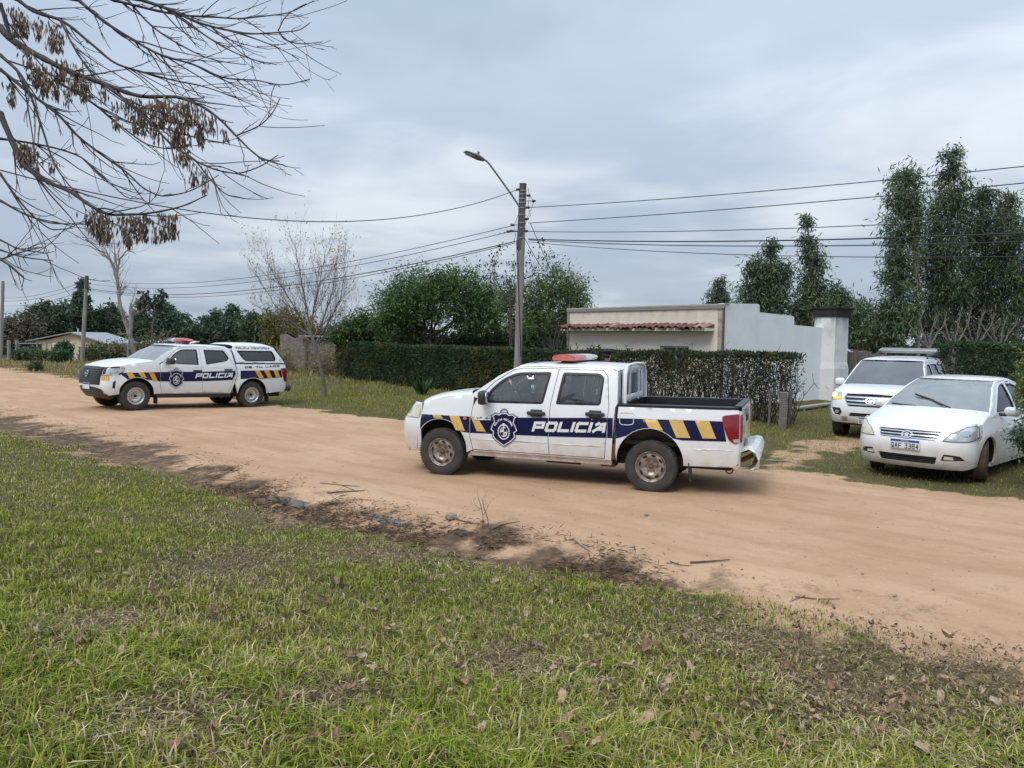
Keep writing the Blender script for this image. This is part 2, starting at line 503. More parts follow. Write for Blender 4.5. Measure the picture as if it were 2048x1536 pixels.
mat('paper', (.72, .76, .80), (.65, .69, .74), .7)
glass('glass_side', (.68, .74, .74), .05, 1.6, .07)
glass('glass_dark', (.05, .055, .06), .03, 1.5, .02)
glass('glass_tint', (.30, .34, .34), .05, 1.6, .05)
glass('glass_screen', (.42, .48, .46), .22, 1.6, .30, (.42, .46, .43))  # pale grey-green diffuse layer painted in for the sky's reflection
glass('glass_screen_dark', (.20, .23, .26), .12, 1.5, .08)
m, n, l, b = nt_new('lamp_lit'); b.inputs['Base Color'].default_value = (.8, .6, .3, 1); b.inputs['Emission Color'].default_value = (1, .62, .25, 1); b.inputs['Emission Strength'].default_value = 1.1
m, n, l, b = nt_new('indicator_lit'); b.inputs['Base Color'].default_value = (.8, .35, .02, 1); b.inputs['Emission Color'].default_value = (1, .42, .01, 1); b.inputs['Emission Strength'].default_value = 1.0
# structure
mat('bark_pale', (.33, .29, .25), (.20, .175, .15), .9, 9, bmp=.5, bscale=25, stretch=(1, 1, .25))
mat('bark_dark', (.085, .07, .058), (.045, .037, .032), .9, 9, bmp=.5, bscale=25, stretch=(1, 1, .3))
mat('bark_twig', (.040, .034, .036), (.065, .05, .045), .8, 20)
mat('bark_grey', (.17, .15, .135), (.10, .09, .08), .9, 12, bmp=.3)
mat('bark_fig', (.19, .17, .145), (.12, .105, .09), .9, 9)
mat('timber_pole', (.33, .32, .29), (.19, .175, .155), .9, 2.2, bmp=.6, bscale=14, stretch=(6, 6, .35), bdist=.03)
mat('timber_dark', (.11, .10, .092), (.065, .058, .052), .9, 4, bmp=.5, bscale=16, stretch=(5, 5, .4))
mat('plank', (.20, .165, .14), (.11, .09, .075), .9, 3, bmp=.5, bscale=12, stretch=(5, 5, .4))
mat('galvanised', (.34, .35, .36), (.26, .27, .28), .45, 12, metal=.7)
mat('lamp_grey', (.16, .17, .18), (.12, .125, .13), .5, 12)
mat('wire', (.02, .02, .022), None, .6)
mat('porcelain', (.05, .045, .045), (.09, .08, .075), .3)
mat('roof_tile', (.22, .088, .058), (.105, .055, .045), .85, 7, bmp=.3, bscale=30)
mat('tile_pale', (.40, .27, .20), (.22, .12, .09), .85, 7, bmp=.3, bscale=30)
mat('zinc', (.42, .44, .46), (.32, .33, .35), .5, 3, metal=.5)
mat('concrete', (.34, .32, .29), (.24, .225, .205), .9, 6, bmp=.3)
mat('block_grey', (.23, .205, .185), (.15, .135, .12), .95, 5, bmp=.4)
mat('blue_tarp', (.05, .10, .22), (.08, .14, .27), .7, 9)
mat('soot', (.015, .014, .014), (.03, .028, .027), .95, 9)
mat('window_dark', (.02, .03, .05), (.035, .045, .07), .15, 3)
mat('window_white', (.66, .63, .57), (.58, .55, .5), .7)
mat('skin', (.48, .27, .19), (.42, .22, .15), .6)
mat('hair', (.02, .016, .013), None, .7)
mat('uniform', (.018, .026, .075), (.03, .04, .10), .85, 30, bmp=.2)
mat('beret', (.010, .011, .018), (.016, .017, .026), .95, 40)
mat('boot', (.012, .012, .012), None, .4)
mat('stick', (.17, .115, .08), (.09, .065, .05), .9, 15)
mat('stick_pale', (.36, .28, .20), (.26, .2, .14), .9, 15)
mat('stone', (.34, .29, .24), (.24, .2, .17), .9, 9, bmp=.4)
def plaster(name, base, stain, zc, zr, amount, seed=0.0, patch=None):
    """lime plaster: grey-green weathering running down from the top edge, blotches, hairline relief"""
    m, n, l, b = nt_new(name)
    t = n.new('ShaderNodeTexCoord'); s = n.new('ShaderNodeSeparateXYZ'); l.new(t.outputs['Object'], s.inputs[0])
    g = n.new('ShaderNodeMapRange'); l.new(s.outputs[2], g.inputs[0])
    for i, v in ((1, zc-zr), (2, zc), (3, 0.0), (4, 1.0)): g.inputs[i].default_value = v
    st = ramp2(n, l, noise(n, l, 2.4, 6, .65, vec=t.outputs['Object'], stretch=(.8, .8, .45)), .38, .72)
    big = ramp2(n, l, noise(n, l, .9, 5, .6, vec=t.outputs['Object']), .3, .75)
    f = mmath(n, l, 'ADD', mmath(n, l, 'MULTIPLY', mmath(n, l, 'MULTIPLY', g.outputs[0], st), amount), mmath(n, l, 'MULTIPLY', big, .16), True)
    c = mixc(n, l, f, base, stain)
    fine = ramp2(n, l, noise(n, l, 30, 3, .6, vec=t.outputs['Object']), .66, .74)
    c = mixc(n, l, mmath(n, l, 'MULTIPLY', fine, .25), c, tuple(v*.6 for v in stain))
    if patch: c = mixc(n, l, ramp2(n, l, noise(n, l, 1.6, 6, .7, vec=t.outputs['Object'], dist=.6), .60, .64), c, patch)
    l.new(c, b.inputs['Base Color']); b.inputs['Roughness'].default_value = .93
    bump(n, l, b, noise(n, l, 18, 5, .6, vec=t.outputs['Object']), .25, .02)
plaster('plaster_cream', (.76, .68, .58), (.30, .26, .215), 3.2, .8, .8)
plaster('plaster_white', (.80, .82, .82), (.48, .51, .47), 3.3, 2.2, .45)
plaster('plaster_chimney', (.74, .74, .72), (.07, .065, .06), 3.05, 1.0, 1.1, patch=(.46, .43, .39))
plaster('plaster_farm', (.72, .60, .40), (.50, .40, .26), 3, 1.5, .6)
plaster('cornice', (.30, .275, .25), (.13, .115, .10), 3.25, .2, .9)

# ------------------------------------------------------------------ terrain
near_y = pchip([-120, -60, -24, -10.8, -6.3, -4.06, -2.9, -1.16, .35, 1.88, 2.7, 3.3, 6, 20, 60], [122, 62, 29.5, 16.7, 12.9, 10.8, 9.7, 8.3, 7.35, 6.55, 6.1, 5.7, 3.4, -10, -46])
far_y = pchip([-140, -70, -24, -10, -2.4, 3.75, 6.3, 9, 20, 60], [158, 84, 38.3, 25, 18, 12.0, 9.9, 7.2, -3.5, -40])
def d_near(x, y):  # metres towards the camera from the near road edge
    return (near_y(x) - y) * .76
def d_far(x, y):   # metres beyond the far road edge
    return (y - far_y(x)) * .73
PUD = [on_ground(a, b, -.06)[:2] for a, b in ((585, 1003), (782, 1040), (935, 1066))]
PUDS = [(.50, .12), (.46, .10), (.44, .10)]
FRONT_W = (-10.04, 20.24)
REAR_W = (-7.92, 22.57)
def ground_z(x, y):
    x = np.asarray(x, float); y = np.asarray(y, float)
    dn, df = d_near(x, y), d_far(x, y)
    wob = (fbm(x*.9, y*.9, 3)-.5)*.5
    z = .46*sstep(.7, 4.6, dn+wob*.8)                                            # bank the photographer stands on
    mx = sstep(-9, -2, x)*(1-sstep(1.2, 4, x))
    z = z - (.035+.06*mx)*np.exp(-((dn-.15+wob*.5)/.5)**2)                       # wet gutter along the road
    z = z + .035*np.exp(-((dn+.55)/.28)**2)*(fbm(x*1.3, y*1.3, 9)-.15)           # ridge of graded soil
    onroad = sstep(.2, 1.2, -dn)*sstep(.2, 1.2, -df)
    z = z + onroad*(.02*(fbm(x*.7, y*.7, 5, 3)-.5))
    off = sstep(.3, 2.0, df)
    z = z + off*(.05*(fbm(x*.5, y*.5, 21)-.5)) + sstep(.5, 3, dn)*(.09*(fbm(x*1.1, y*1.1, 23)-.5))
    z = z + .075*np.exp(-((x-FRONT_W[0])**2+(y-FRONT_W[1])**2)/(2*1.3**2)) - .035*np.exp(-((x-REAR_W[0])**2+(y-REAR_W[1])**2)/(2*1.1**2))
    for (qx, qy), (qa, qb) in zip(PUD, PUDS):
        ca, sa = .74, -.67
        u = ((x-qx)*ca+(y-qy)*sa)/qa; v = (-(x-qx)*sa+(y-qy)*ca)/qb
        u = u+.9*(fbm(x*3.5, y*3.5, 81)-.5); v = v+1.3*(fbm(x*3.5, y*3.5, 83)-.5)
        r2 = u*u+v*v; m = np.exp(-(r2/3.2)**2)
        z = z*(1-m)+(-.035)*m - .05*np.exp(-r2)
    z = z - 1.1*sstep(44, 85, y)
    return z
def gz(x, y): return float(ground_z(x, y))
def place(px, py):
    """the ground point under a pixel (the terrain is iterated on)"""
    z = 0.0
    for _ in range(6):
        p = on_ground(px, py, z); z = gz(p[0], p[1])
    return np.array([p[0], p[1], z])
DRIVE = [place(a, b)[:2] for a, b in ((1480, 968), (1545, 905), (1600, 878), (1660, 868), (1760, 870), (1790, 890), (1700, 903), (1650, 925), (1640, 985))]
DRY = [(480, 1120, 120, 42), (760, 1110, 150, 22), (560, 1040, 110, 24), (330, 1440, 170, 60), (1240, 1120, 90, 26), (1700, 1390, 150, 90), (1900, 1330, 150, 40), (700, 1010, 60, 10), (660, 1400, 90, 40), (1020, 1330, 90, 40), (1500, 1280, 120, 24), (200, 1250, 100, 30)]
DRYW = []
for px, py, a, b_ in DRY:
    p = place(px, py); q = place(px+a, py); r = place(px, py+b_)
    DRYW.append((p[0], p[1], abs(q[0]-p[0])+.02, abs(r[1]-p[1])+.02))
def dry_mask(x, y):
    s = np.zeros(np.shape(x))
    for cx_, cy_, a, b_ in DRYW:
        s = np.maximum(s, np.exp(-(((x-cx_)/a)**2+((y-cy_)/b_)**2)*1.1))
    return s
def masks(x, y):
    dn, df = d_near(x, y), d_far(x, y)
    w = fbm(x*1.6, y*1.6, 31)-.5
    w2 = fbm(x*5, y*5, 37)-.5
    dirt = np.clip(1-sstep(.05, .65, np.maximum(dn*.9, df*.9)+w*1.0+w2*.35), 0, 1)
    # thin worn strip where bank meets road, right-hand side
    dirt = np.maximum(dirt, (1-sstep(.4, 1.5, dn+w*1.6+w2*.6))*sstep(1.0, 2.6, x)*sstep(-.3, .2, dn))
    P = np.stack([np.ravel(x), np.ravel(y)], 1)
    dr = inpoly(P, DRIVE).reshape(np.shape(x)).astype(float)
    dd = np.min(np.linalg.norm(P[:, None]-np.array(resample(DRIVE, .4))[None], axis=2), axis=1).reshape(np.shape(x))
    sd = np.where(dr > 0, dd, -dd)
    dv = sstep(-.35, .6, sd+w*1.3+w2*.9)
    dirt = np.maximum(dirt, dv*.66)
    lf = 1-sstep(-6, -3, x)
    mud = np.exp(-((dn+.10*lf-.06+w*1.1+w2*.55)/(.42+.28*lf))**2)*sstep(-22, -15, x)*(1-sstep(.9, 2.4, x)*.75)
    return dirt, np.clip(np.maximum(mud*(.95+1.6*w2+.8*w), dv*.34*sstep(-.2, .6, df)), 0, 1)

def spaced(a0, a1, s, lo, hi, g):
    v = list(np.arange(a0, a1+1e-6, s))
    d = s; x = v[-1]
    while x < hi: d *= g; x += d; v.append(x)
    d = s; x = v[0]
    while x > lo: d *= g; x -= d; v.insert(0, x)
    return np.array(v)
gx_ = spaced(-14, 13, .14, -900, 900, 1.17)
gy_ = spaced(1.2, 26, .14, -60, 1500, 1.17)
GX, GY = np.meshgrid(gx_, gy_, indexing='ij')
GZ = ground_z(GX, GY)
nx_, ny_ = GX.shape
idx = np.arange(nx_*ny_).reshape(nx_, ny_)
Q = np.stack([idx[:-1, :-1], idx[1:, :-1], idx[1:, 1:], idx[:-1, 1:]], -1).reshape(-1, 4)
step_ = max(1, 40000)
di, mu = np.zeros(GX.size), np.zeros(GX.size)
for k in range(0, GX.size, 8000):
    a, b_ = masks(GX.ravel()[k:k+8000], GY.ravel()[k:k+8000]); di[k:k+8000] = a; mu[k:k+8000] = b_
dry = dry_mask(GX.ravel(), GY.ravel())
def soil_nodes(n, l, vec):
    """sandy orange-brown track: pale worn centre, darker scuffs, pebbles"""
    big = noise(n, l, .55, 5, .6, vec=vec, dist=.4)
    tr = noise(n, l, 1.0, 6, .62, vec=vec, stretch=(.55, 2.3, 1))
    c = mixc(n, l, ramp2(n, l, big, .3, .7), (.425, .268, .158), (.535, .362, .230))
    c = mixc(n, l, ramp2(n, l, tr, .47, .80), c, (.365, .218, .122))
    c = mixc(n, l, mmath(n, l, 'MULTIPLY', ramp2(n, l, noise(n, l, 4.5, 6, .7, vec=vec, dist=.5), .54, .66), .38), c, (.330, .200, .115))
    fine = noise(n, l, 42, 4, .7, vec=vec)
    c = mixc(n, l, mmath(n, l, 'MULTIPLY', ramp2(n, l, fine, .55, .75), .35), c, (.30, .20, .125))
    c = mixc(n, l, mmath(n, l, 'MULTIPLY', ramp2(n, l, noise(n, l, 16, 3, .6, vec=vec), .66, .72), .5), c, (.62, .48, .35))
    return c, fine, tr
def road_vec(n, l):
    t = n.new('ShaderNodeTexCoord'); mp = n.new('ShaderNodeMapping'); mp.inputs['Rotation'].default_value = (0, 0, math.radians(42))
    l.new(t.outputs['Object'], mp.inputs[0]); return mp.outputs[0]
m, n, l, b = nt_new('ground_mat')
vec = road_vec(n, l)
soil, fine, tr = soil_nodes(n, l, vec)
at = N(n, 'ShaderNodeVertexColor', layer_name='col'); sp_ = n.new('ShaderNodeSeparateColor'); l.new(at.outputs[0], sp_.inputs[0])
turf = mixc(n, l, ramp2(n, l, noise(n, l, 1.3, 6, .65, vec=vec), .3, .7), (.085, .082, .030), (.150, .132, .058))
turf = mixc(n, l, ramp2(n, l, noise(n, l, 25, 4, .7, vec=vec), .4, .7), turf, (.048, .040, .022))
turf = mixc(n, l, sp_.outputs[2], turf, (.135, .095, .055))
nb = noise(n, l, 7, 6, .7, vec=vec)
fd = mmath(n, l, 'ADD', mmath(n, l, 'MULTIPLY', sp_.outputs[0], 1.5), mmath(n, l, 'SUBTRACT', nb, .75))
col_ = mixc(n, l, ramp2(n, l, fd, .25, .60), turf, soil)
mudc = mixc(n, l, ramp2(n, l, noise(n, l, 9, 6, .7, vec=vec), .35, .65), (.055, .037, .022), (.180, .115, .064))
nb2 = noise(n, l, 26, 5, .75, vec=vec)
fm = ramp2(n, l, mmath(n, l, 'ADD', sp_.outputs[1], mmath(n, l, 'ADD', mmath(n, l, 'MULTIPLY', mmath(n, l, 'SUBTRACT', nb, .5), 1.3), mmath(n, l, 'MULTIPLY', mmath(n, l, 'SUBTRACT', nb2, .5), .9))), .22, .80)
col_ = mixc(n, l, fm, col_, mudc)
l.new(col_, b.inputs['Base Color']); b.inputs['Specular IOR Level'].default_value = .12
l.new(mmath(n, l, 'SUBTRACT', .95, mmath(n, l, 'MULTIPLY', fm, .32)), b.inputs['Roughness'])
bump(n, l, b, mmath(n, l, 'ADD', mmath(n, l, 'MULTIPLY', fine, .4), mmath(n, l, 'ADD', mmath(n, l, 'MULTIPLY', tr, .9), nb)), .55, .035)
tag(mk_np('ground', np.stack([GX.ravel(), GY.ravel(), GZ.ravel()], 1), Q, 'ground_mat', col=np.stack([di, mu, dry], 1), smooth=True), kind='structure')
# the dirt road: its own sheet 6 mm above the ground
sx = np.concatenate([spaced(-14, 13, .16, -110, 58, 1.15)])
V, rows = [], 26
for x in sx:
    y0, y1 = float(near_y(x)), float(far_y(x))
    e0 = .75+.55*(fbm(x*1.3, 5.0, 71)-.5)+.3*(fbm(x*4, 2.0, 72)-.5); e1 = .30+.5*(fbm(x*1.1, 9.0, 73)-.5)
    for j in range(rows):
        t = j/(rows-1)
        y = y0+e0 + (y1-e1-y0-e0)*t
        V.append((x, y, 0))
V = np.array(V); V[:, 2] = ground_z(V[:, 0], V[:, 1])+.006
edge = np.arange(len(V)) % rows
V[edge == 0, 2] -= .02; V[edge == rows-1, 2] -= .02
idx = np.arange(len(V)).reshape(-1, rows)
Q = np.stack([idx[:-1, :-1], idx[1:, :-1], idx[1:, 1:], idx[:-1, 1:]], -1).reshape(-1, 4)
rdi, rmu = masks(V[:, 0], V[:, 1])
tag(mk_np('road', V, Q, 'ground_mat', col=np.stack([rdi*0+1, rmu, rdi*0], 1), smooth=True), kind='structure')
# standing water in the gutter
m, n, l, b = nt_new('water_mat')
b.inputs['Base Color'].default_value = (.075, .058, .045, 1); b.inputs['Roughness'].default_value = .06; b.inputs['IOR'].default_value = 1.45
b.inputs['Specular IOR Level'].default_value = .45
bump(n, l, b, noise(n, l, 6, 3), .04, .01)
for (qx, qy), (qa, qb) in zip(PUD, PUDS):
    w = []
    for t in np.linspace(0, 2*math.pi, 40, endpoint=False):
        k = 1.45
        u, v = qa*k*math.cos(t), qb*k*math.sin(t); w.append((qx+u*.74+v*.67, qy-u*.67+v*.74))
    V2, F2 = cdt([w], (), .12)
    zz = -.035-.05*.45
    o = mk('puddle', np.column_stack([V2, np.full(len(V2), zz)]), F2, 'water_mat')
    tag(o, kind='structure')

# ------------------------------------------------------------------ vehicles
class Car:
    """x forward from the rear axle, y to the car's left, z up; body sides are drawn in side view and laid on the width function"""
    def __init__(s, name, label, cat, loc, yaw, pitch, plan, prof, bulge=(), group=None):
        s.root = thing(name, label, cat, loc, 0, group)
        s.root.rotation_euler = Euler((0, -pitch, yaw), 'XYZ')
        s.pl = pchip(*zip(*plan)); s.pr = pchip(*zip(*prof)); s.bulge = bulge
    def hw(s, x, z):
        w = s.pl(x)+s.pr(z)
        for xc, zc, r, h in s.bulge:
            d = np.hypot(np.asarray(x)-xc, np.asarray(z)-zc)
            w = w+h*np.exp(-((d-r-.02)/.09)**2)
        return w
    def panel(s, name, outer, holes=(), mat='white_paint', off=0.0, step=.07, fl=.03, sides=(1, -1), parent=None, outers=None, smooth=True):
        V2, F = cdt(outers or [outer], holes, step)
        res = []
        for sg in sides:
            w = s.hw(V2[:, 0], V2[:, 1])+off
            V = np.column_stack([V2[:, 0], sg*w, V2[:, 1]])
            FF = F[:, ::-1] if sg > 0 else F
            VV, FL = [tuple(v) for v in V], [tuple(f) for f in FF]
            if fl:
                ed = {}
                for f in FL:
                    for a, b_ in ((f[0], f[1]), (f[1], f[2]), (f[2], f[0])): ed[(a, b_)] = 1
                bd = [e_ for e_ in ed if (e_[1], e_[0]) not in ed]
                for a, b_ in bd:
                    o = len(VV)
                    A, B = V[a], V[b_]
                    VV += [tuple(A), tuple(B), (B[0], B[1]-sg*fl, B[2]), (A[0], A[1]-sg*fl, A[2])]
                    FL.append((o+1, o, o+3, o+2))
            res.append(mk(name, VV, FL, mat, parent or s.root, smooth))
        return res
    def set_fascia(s, rows, x0, n):
        zs = [r[0] for r in rows]; s.f_xf = pchip(zs, [r[1] for r in rows]); s.f_x0 = x0; s.f_n = n
    def fm(s, th, z, off=0.0):
        th = np.radians(th); c, sn = np.clip(np.cos(th), 0, 1), np.sin(th)
        x0 = s.f_x0; w = s.hw(x0, z); xf = s.f_xf(z)
        e_ = 2/s.f_n
        x = x0+(xf-x0)*c**e_+off*c; y = np.sign(sn)*(w*np.abs(sn)**e_+off*np.abs(sn))
        return np.stack([x, y, z+0*x], -1)
    def ty(s, y, z=.7):
        """fascia angle of a front-view half-width"""
        w = float(s.hw(s.f_x0, z)); return math.copysign(math.degrees(math.asin(min(1, (abs(y)/w)**(s.f_n/2)))), y)
    def yz(s, pts): return [(s.ty(y, z), z) for y, z in pts]
    def fpanel(s, name, outer, holes=(), mat='white_paint', off=0.0, step=.05, fl=.03, parent=None, outers=None, smooth=True):
        K = .0125
        sc = lambda p: [(a*K, b_) for a, b_ in p]
        V2, F = cdt([sc(p) for p in (outers or [outer])], [sc(h) for h in holes], step)
        V = s.fm(V2[:, 0]/K, V2[:, 1], off)
        VV, FL = [tuple(v) for v in V], [tuple(f) for f in F]
        if fl:
            ed = {}
            for f in FL:
                for a, b_ in ((f[0], f[1]), (f[1], f[2]), (f[2], f[0])): ed[(a, b_)] = 1
            W = s.fm(V2[:, 0]/K, V2[:, 1], off-fl)
            for a, b_ in [e_ for e_ in ed if (e_[1], e_[0]) not in ed]:
                o = len(VV); VV += [tuple(V[a]), tuple(V[b_]), tuple(W[b_]), tuple(W[a])]; FL.append((o+1, o, o+3, o+2))
        return mk(name, VV, FL, mat, parent or s.root, smooth)
    def top(s, name, rows, n=2.6, mat='white_paint', k=24, m=2.4, parent=None, lip=0.0):
        """crowned sheet over the car: rows of (edge x, edge z, centre x, centre z)"""
        G = []
        ph = np.linspace(-math.pi/2, math.pi/2, k+1)
        t = np.sign(np.sin(ph))*np.abs(np.sin(ph))**(2/n)
        hgt = np.abs(np.cos(ph))**(2/n)
        for xe, ze, xc, zc in rows:
            w = float(s.hw(xe, ze))
            x = xc+(xe-xc)*np.abs(t)**m
            G.append(np.column_stack([x, -t*w, ze+(zc-ze)*hgt]))
        return MB().grid(G).build(name, mat, parent or s.root, True)
    def screen(s, name, edge, bulge, mat, k=16, inset_=0.0, parent=None, off=0.0):
        """curved glass between the two pillars; edge = [(x, z)...] bottom to top, bulge = forward bow at each"""
        G = []
        t = np.linspace(-1, 1, k+1)*(1-inset_)
        for (x, z), bw in zip(edge, bulge):
            w = float(s.hw(x, z))-.012
            G.append(np.column_stack([x+bw*(1-t*t)+off, -t*w, np.full(k+1, z)]))
        return MB().grid(G).build(name, mat, parent or s.root, True)
    def wheel(s, x, y, r, width, rim_r, style, steer=0.0, tyre='rubber'):
        sg = 1 if y > 0 else -1
        hubm = {'slots': 'steel_wheel', 'holes': 'steel_silver', 'alloy': 'steel_silver'}[style]
        w2 = width/2
        rim = MB()
        prof = [(rim_r*1.0, w2*.98), (rim_r*.95, w2*1.0), (rim_r*.93, w2*.80), (rim_r*.86, w2*.62), (rim_r*.80, w2*.70), (rim_r*.62, w2*.76), (rim_r*.50, w2*.66), (rim_r*.42, w2*.52), (rim_r*.30, w2*.50), (0.002, w2*.50)]
        rim.lathe(prof, 32)
        nsl = {'slots': 8, 'holes': 20, 'alloy': 7}[style]
        for i in range(nsl):
            a = 2*math.pi*i/nsl+.2
            rr = rim_r*(.73 if style != 'alloy' else .64)
            hh = {'slots': (.30, .075), 'holes': (.085, .085), 'alloy': (.17, .26)}[style]
            pts = []
            for j in range(8):
                q = 2*math.pi*j/8
                ra = rr+math.sin(q)*hh[1]*rim_r; da = math.cos(q)*hh[0]*rim_r/rr/2*1.1
                pts.append((ra*math.cos(a+da), w2*.775+.002 if ra > rim_r*.62 else w2*.765, ra*math.sin(a+da)))
            rim.add(pts, [tuple(range(8))[::-1]], 1)
        for i in range(6):
            a = 2*math.pi*i/6
            rim.lathe([(.012, w2*.60), (.012, w2*.45)], 6, c=(rim_r*.36*math.cos(a), 0, rim_r*.36*math.sin(a)), mi=1)
        rim.lathe([(.001, w2*.80), (rim_r*.14, w2*.80), (rim_r*.17, w2*.74), (rim_r*.17, w2*.45)], 14, mi=2 if style == 'slots' else 1)
        ty = MB()
        tp = [(rim_r*.97, -w2*.9), (rim_r*1.08, -w2*1.0), (r*.90, -w2*1.04), (r*.97, -w2*.92), (r*.995, -w2*.70), (r*.985, -w2*.38), (r*.985, -w2*.32), (r, -w2*.3), (r, w2*.3), (r*.985, w2*.32), (r*.985, w2*.38), (r*.995, w2*.70), (r*.97, w2*.92), (r*.90, w2*1.04), (rim_r*1.08, w2*1.0), (rim_r*1.0, w2*.9), (rim_r*.97, w2*.6)]
        ty.lathe(tp, 40)
        # tread blocks on the shoulders
        for i in range(60):
            a = 2*math.pi*i/60
            for q in (-1, 1):
                ca, sa = math.cos(a), math.sin(a)
                ty.box((r*.985*ca, q*w2*.80, r*.985*sa), (.016, w2*.30, .018), rot=(0, -a, 0))
        o = rim.build('wheel', [hubm, 'black_trim', 'rust'], s.root, True)
        o.location = (x, y-sg*w2, r-.006)
        o.rotation_euler = (0, 0, steer + (0 if sg > 0 else math.pi))
        t_ = ty.build('tyre', tyre, o, True)
        return o
    def arch_liner(s, xc, zc, r, zlow=.3, depth=.30):
        for sg in (1, -1):
            mb = MB(); G = []
            for a in np.linspace(-8, 188, 21):
                x, z = xc+(r+.012)*math.cos(math.radians(a)), zc+(r+.012)*math.sin(math.radians(a))
                w = float(s.hw(x, max(z, .35)))
                G.append([(x, sg*(w-.02), z), (x, sg*(w-depth), z)])
            mb.grid(G, flip=sg < 0); mb.add([g[1] for g in G], [tuple(range(len(G)))])
            mb.build('wheel_arch_liner', 'underbody', s.root)
    def mirror(s, x, z, y, mat, size=(.13, .20, .19), stalk=.10, r=.05):
        for sg in (1, -1):
            mb = MB(); mb.rbox((x, sg*y, z), size, r, 3, rot=(0, 0, sg*.15), mi=0)
            mb.rbox((x+.02, sg*(y-size[1]/2-stalk/2+.02), z-.05), (.07, stalk+.05, .05), .015, 2, mi=1)
            mb.box((x-size[0]/2+.004, sg*y, z+.005), (.012, size[1]*.82, size[2]*.78), rot=(0, 0, sg*.15), mi=2)
            mb.build('mirror', [mat, 'black_plastic', 'chrome'], s.root, True)
    def cabin(s, xf, xr, w, zf, zseat, rows_, seat='seat_fabric', wheel_y=.36, zb=1.1):
        mb = MB(); mb.box(((xf+xr)/2, 0, zf), (xf-xr, 2*w, .04)); mb.build('cabin_floor', 'underbody', s.root)
        mb = MB(); mb.rbox((xf-.02, 0, zb-.17), (.42, 2*w-.04, .34), .07, 3); mb.rbox((xf-.18, wheel_y, zb-.06), (.16, .34, .10), .04, 3); mb.build('dashboard', 'dash_grey', s.root, True)
        mb = MB()
        ring = [(xf-.36+.17*math.sin(a)*.35, wheel_y+.185*math.cos(a), zb-.06+.185*math.sin(a)*.94) for a in np.linspace(0, 2*math.pi, 25)]
        mb.tube(ring, .015, 6, cap=False)
        mb.tube([(xf-.15, wheel_y, zb-.13), (xf-.36, wheel_y, zb-.06)], .03, 6)
        for a in (0, math.pi, -math.pi/2): mb.tube([(xf-.36, wheel_y, zb-.06), (xf-.36+.06*math.sin(a), wheel_y+.18*math.cos(a), zb-.06+.17*math.sin(a))], .014, 5)
        mb.build('steering_wheel', 'black_plastic', s.root, True)
        for x, bench in rows_:
            for yy in ((.36, -.36) if not bench else (0,)):
                wd = .48 if not bench else 1.25
                mb = MB()
                mb.rbox((x+.08, yy, zseat), (.50, wd, .16), .05, 3); mb.rbox((x-.22, yy, zseat+.34), (.15, wd*.95, .62), .06, 3, rot=(0, -.22, 0))
                for h in ((0,) if not bench else (-.36, .36)): mb.rbox((x-.30, yy+h, zseat+.72), (.10, .26, .18), .045, 3, rot=(0, -.18, 0))
                mb.build('seat', seat, s.root, True)
    def window(s, poly, gl, frame=.028, off=-.004, fmat='black_trim', parents=None, name='window'):
        fo = poly; fi = inset(poly, frame)
        for i, sg in enumerate((1, -1)):
            pa = parents[i] if parents else None
            o = s.panel(name, inset(poly, frame*.6), (), gl, -.014, .09, 0, (sg,), pa)[0]
            if frame: s.panel('window_seal', fo, [fi], fmat, off, .08, .012, (sg,), pa)
    def text(s, txt, x0, z0, h, w, gap, th, shear, mat, off, dz=0.0, name='lettering', step=.05):
        """lettering on the left flank, read front to rear; x0 is its front end"""
        P, tot = text_polys(txt, h, w, gap, th, shear)
        P = [[(x0-a, z0+b_+dz*a) for a, b_ in p] for p in P]
        return s.panel(name, None, (), mat, off, step, 0, (1,), None, outers=P)[0]
    def badge(s, x, z, h, off):
        """police shield: navy with white edge, rayed sun, wreath and quartered oval"""
        k = h/1.0
        S = [(0, -.5), (.22, -.36), (.34, -.24), (.32, -.12), (.40, -.06), (.36, .06), (.30, .16), (.32, .26), (.40, .32), (.30, .36), (.26, .40), (.14, .38), (.10, .42)]
        S = S+[(-a, b_) for a, b_ in S[::-1]][:-1]
        S = [(x-a*k, z+b_*k) for a, b_ in S]
        mp = lambda p: [(x-a*k, z+b_*k) for a, b_ in p]
        b0 = s.panel('badge', S, (), 'navy', off, .06, 0, (1,))[0]
        s.panel('badge_edge', inset(S, .010*k/.5), [inset(S, .022*k/.5)], 'decal_white', off+.002, .05, 0, (1,), b0)
        outs = []
        for i in range(11):                                  # rays above the shield
            a = math.radians(90+(i-5)*15)
            d, q = np.array([math.cos(a), math.sin(a)]), np.array([-math.sin(a), math.cos(a)])
            c = np.array([0, .40]); p0, p1 = c+d*.085, c+d*.125
            outs.append(mp([tuple(p0-q*.008), tuple(p1-q*.010), tuple(p1+q*.010), tuple(p0+q*.008)]))
        s.panel('badge_sun_rays', None, (), 'navy', off, .05, 0, (1,), b0, outers=outs)
        outs = []
        for i in range(9):                                   # wreath leaves either side
            for sg in (-1, 1):
                a = math.radians(-88+i*19)
                c = np.array([sg*.155*math.cos(a), -.10+.19*math.sin(a)]); t = np.array([-sg*math.sin(a)*.9+sg*.5, math.cos(a)]); t /= np.linalg.norm(t); q = np.array([-t[1], t[0]])
                outs.append(mp([tuple(c-t*.035), tuple(c+q*.020), tuple(c+t*.045), tuple(c-q*.020)]))
        outs.append(mp(arc(0, -.10, .105, 0, 360, 18, .135)[:-1]))
        outs.append(mp(arc(0, .09, .045, 0, 360, 12)[:-1]))
        s.panel('badge_emblem', None, (), 'decal_white', off+.003, .05, 0, (1,), b0, outers=outs)
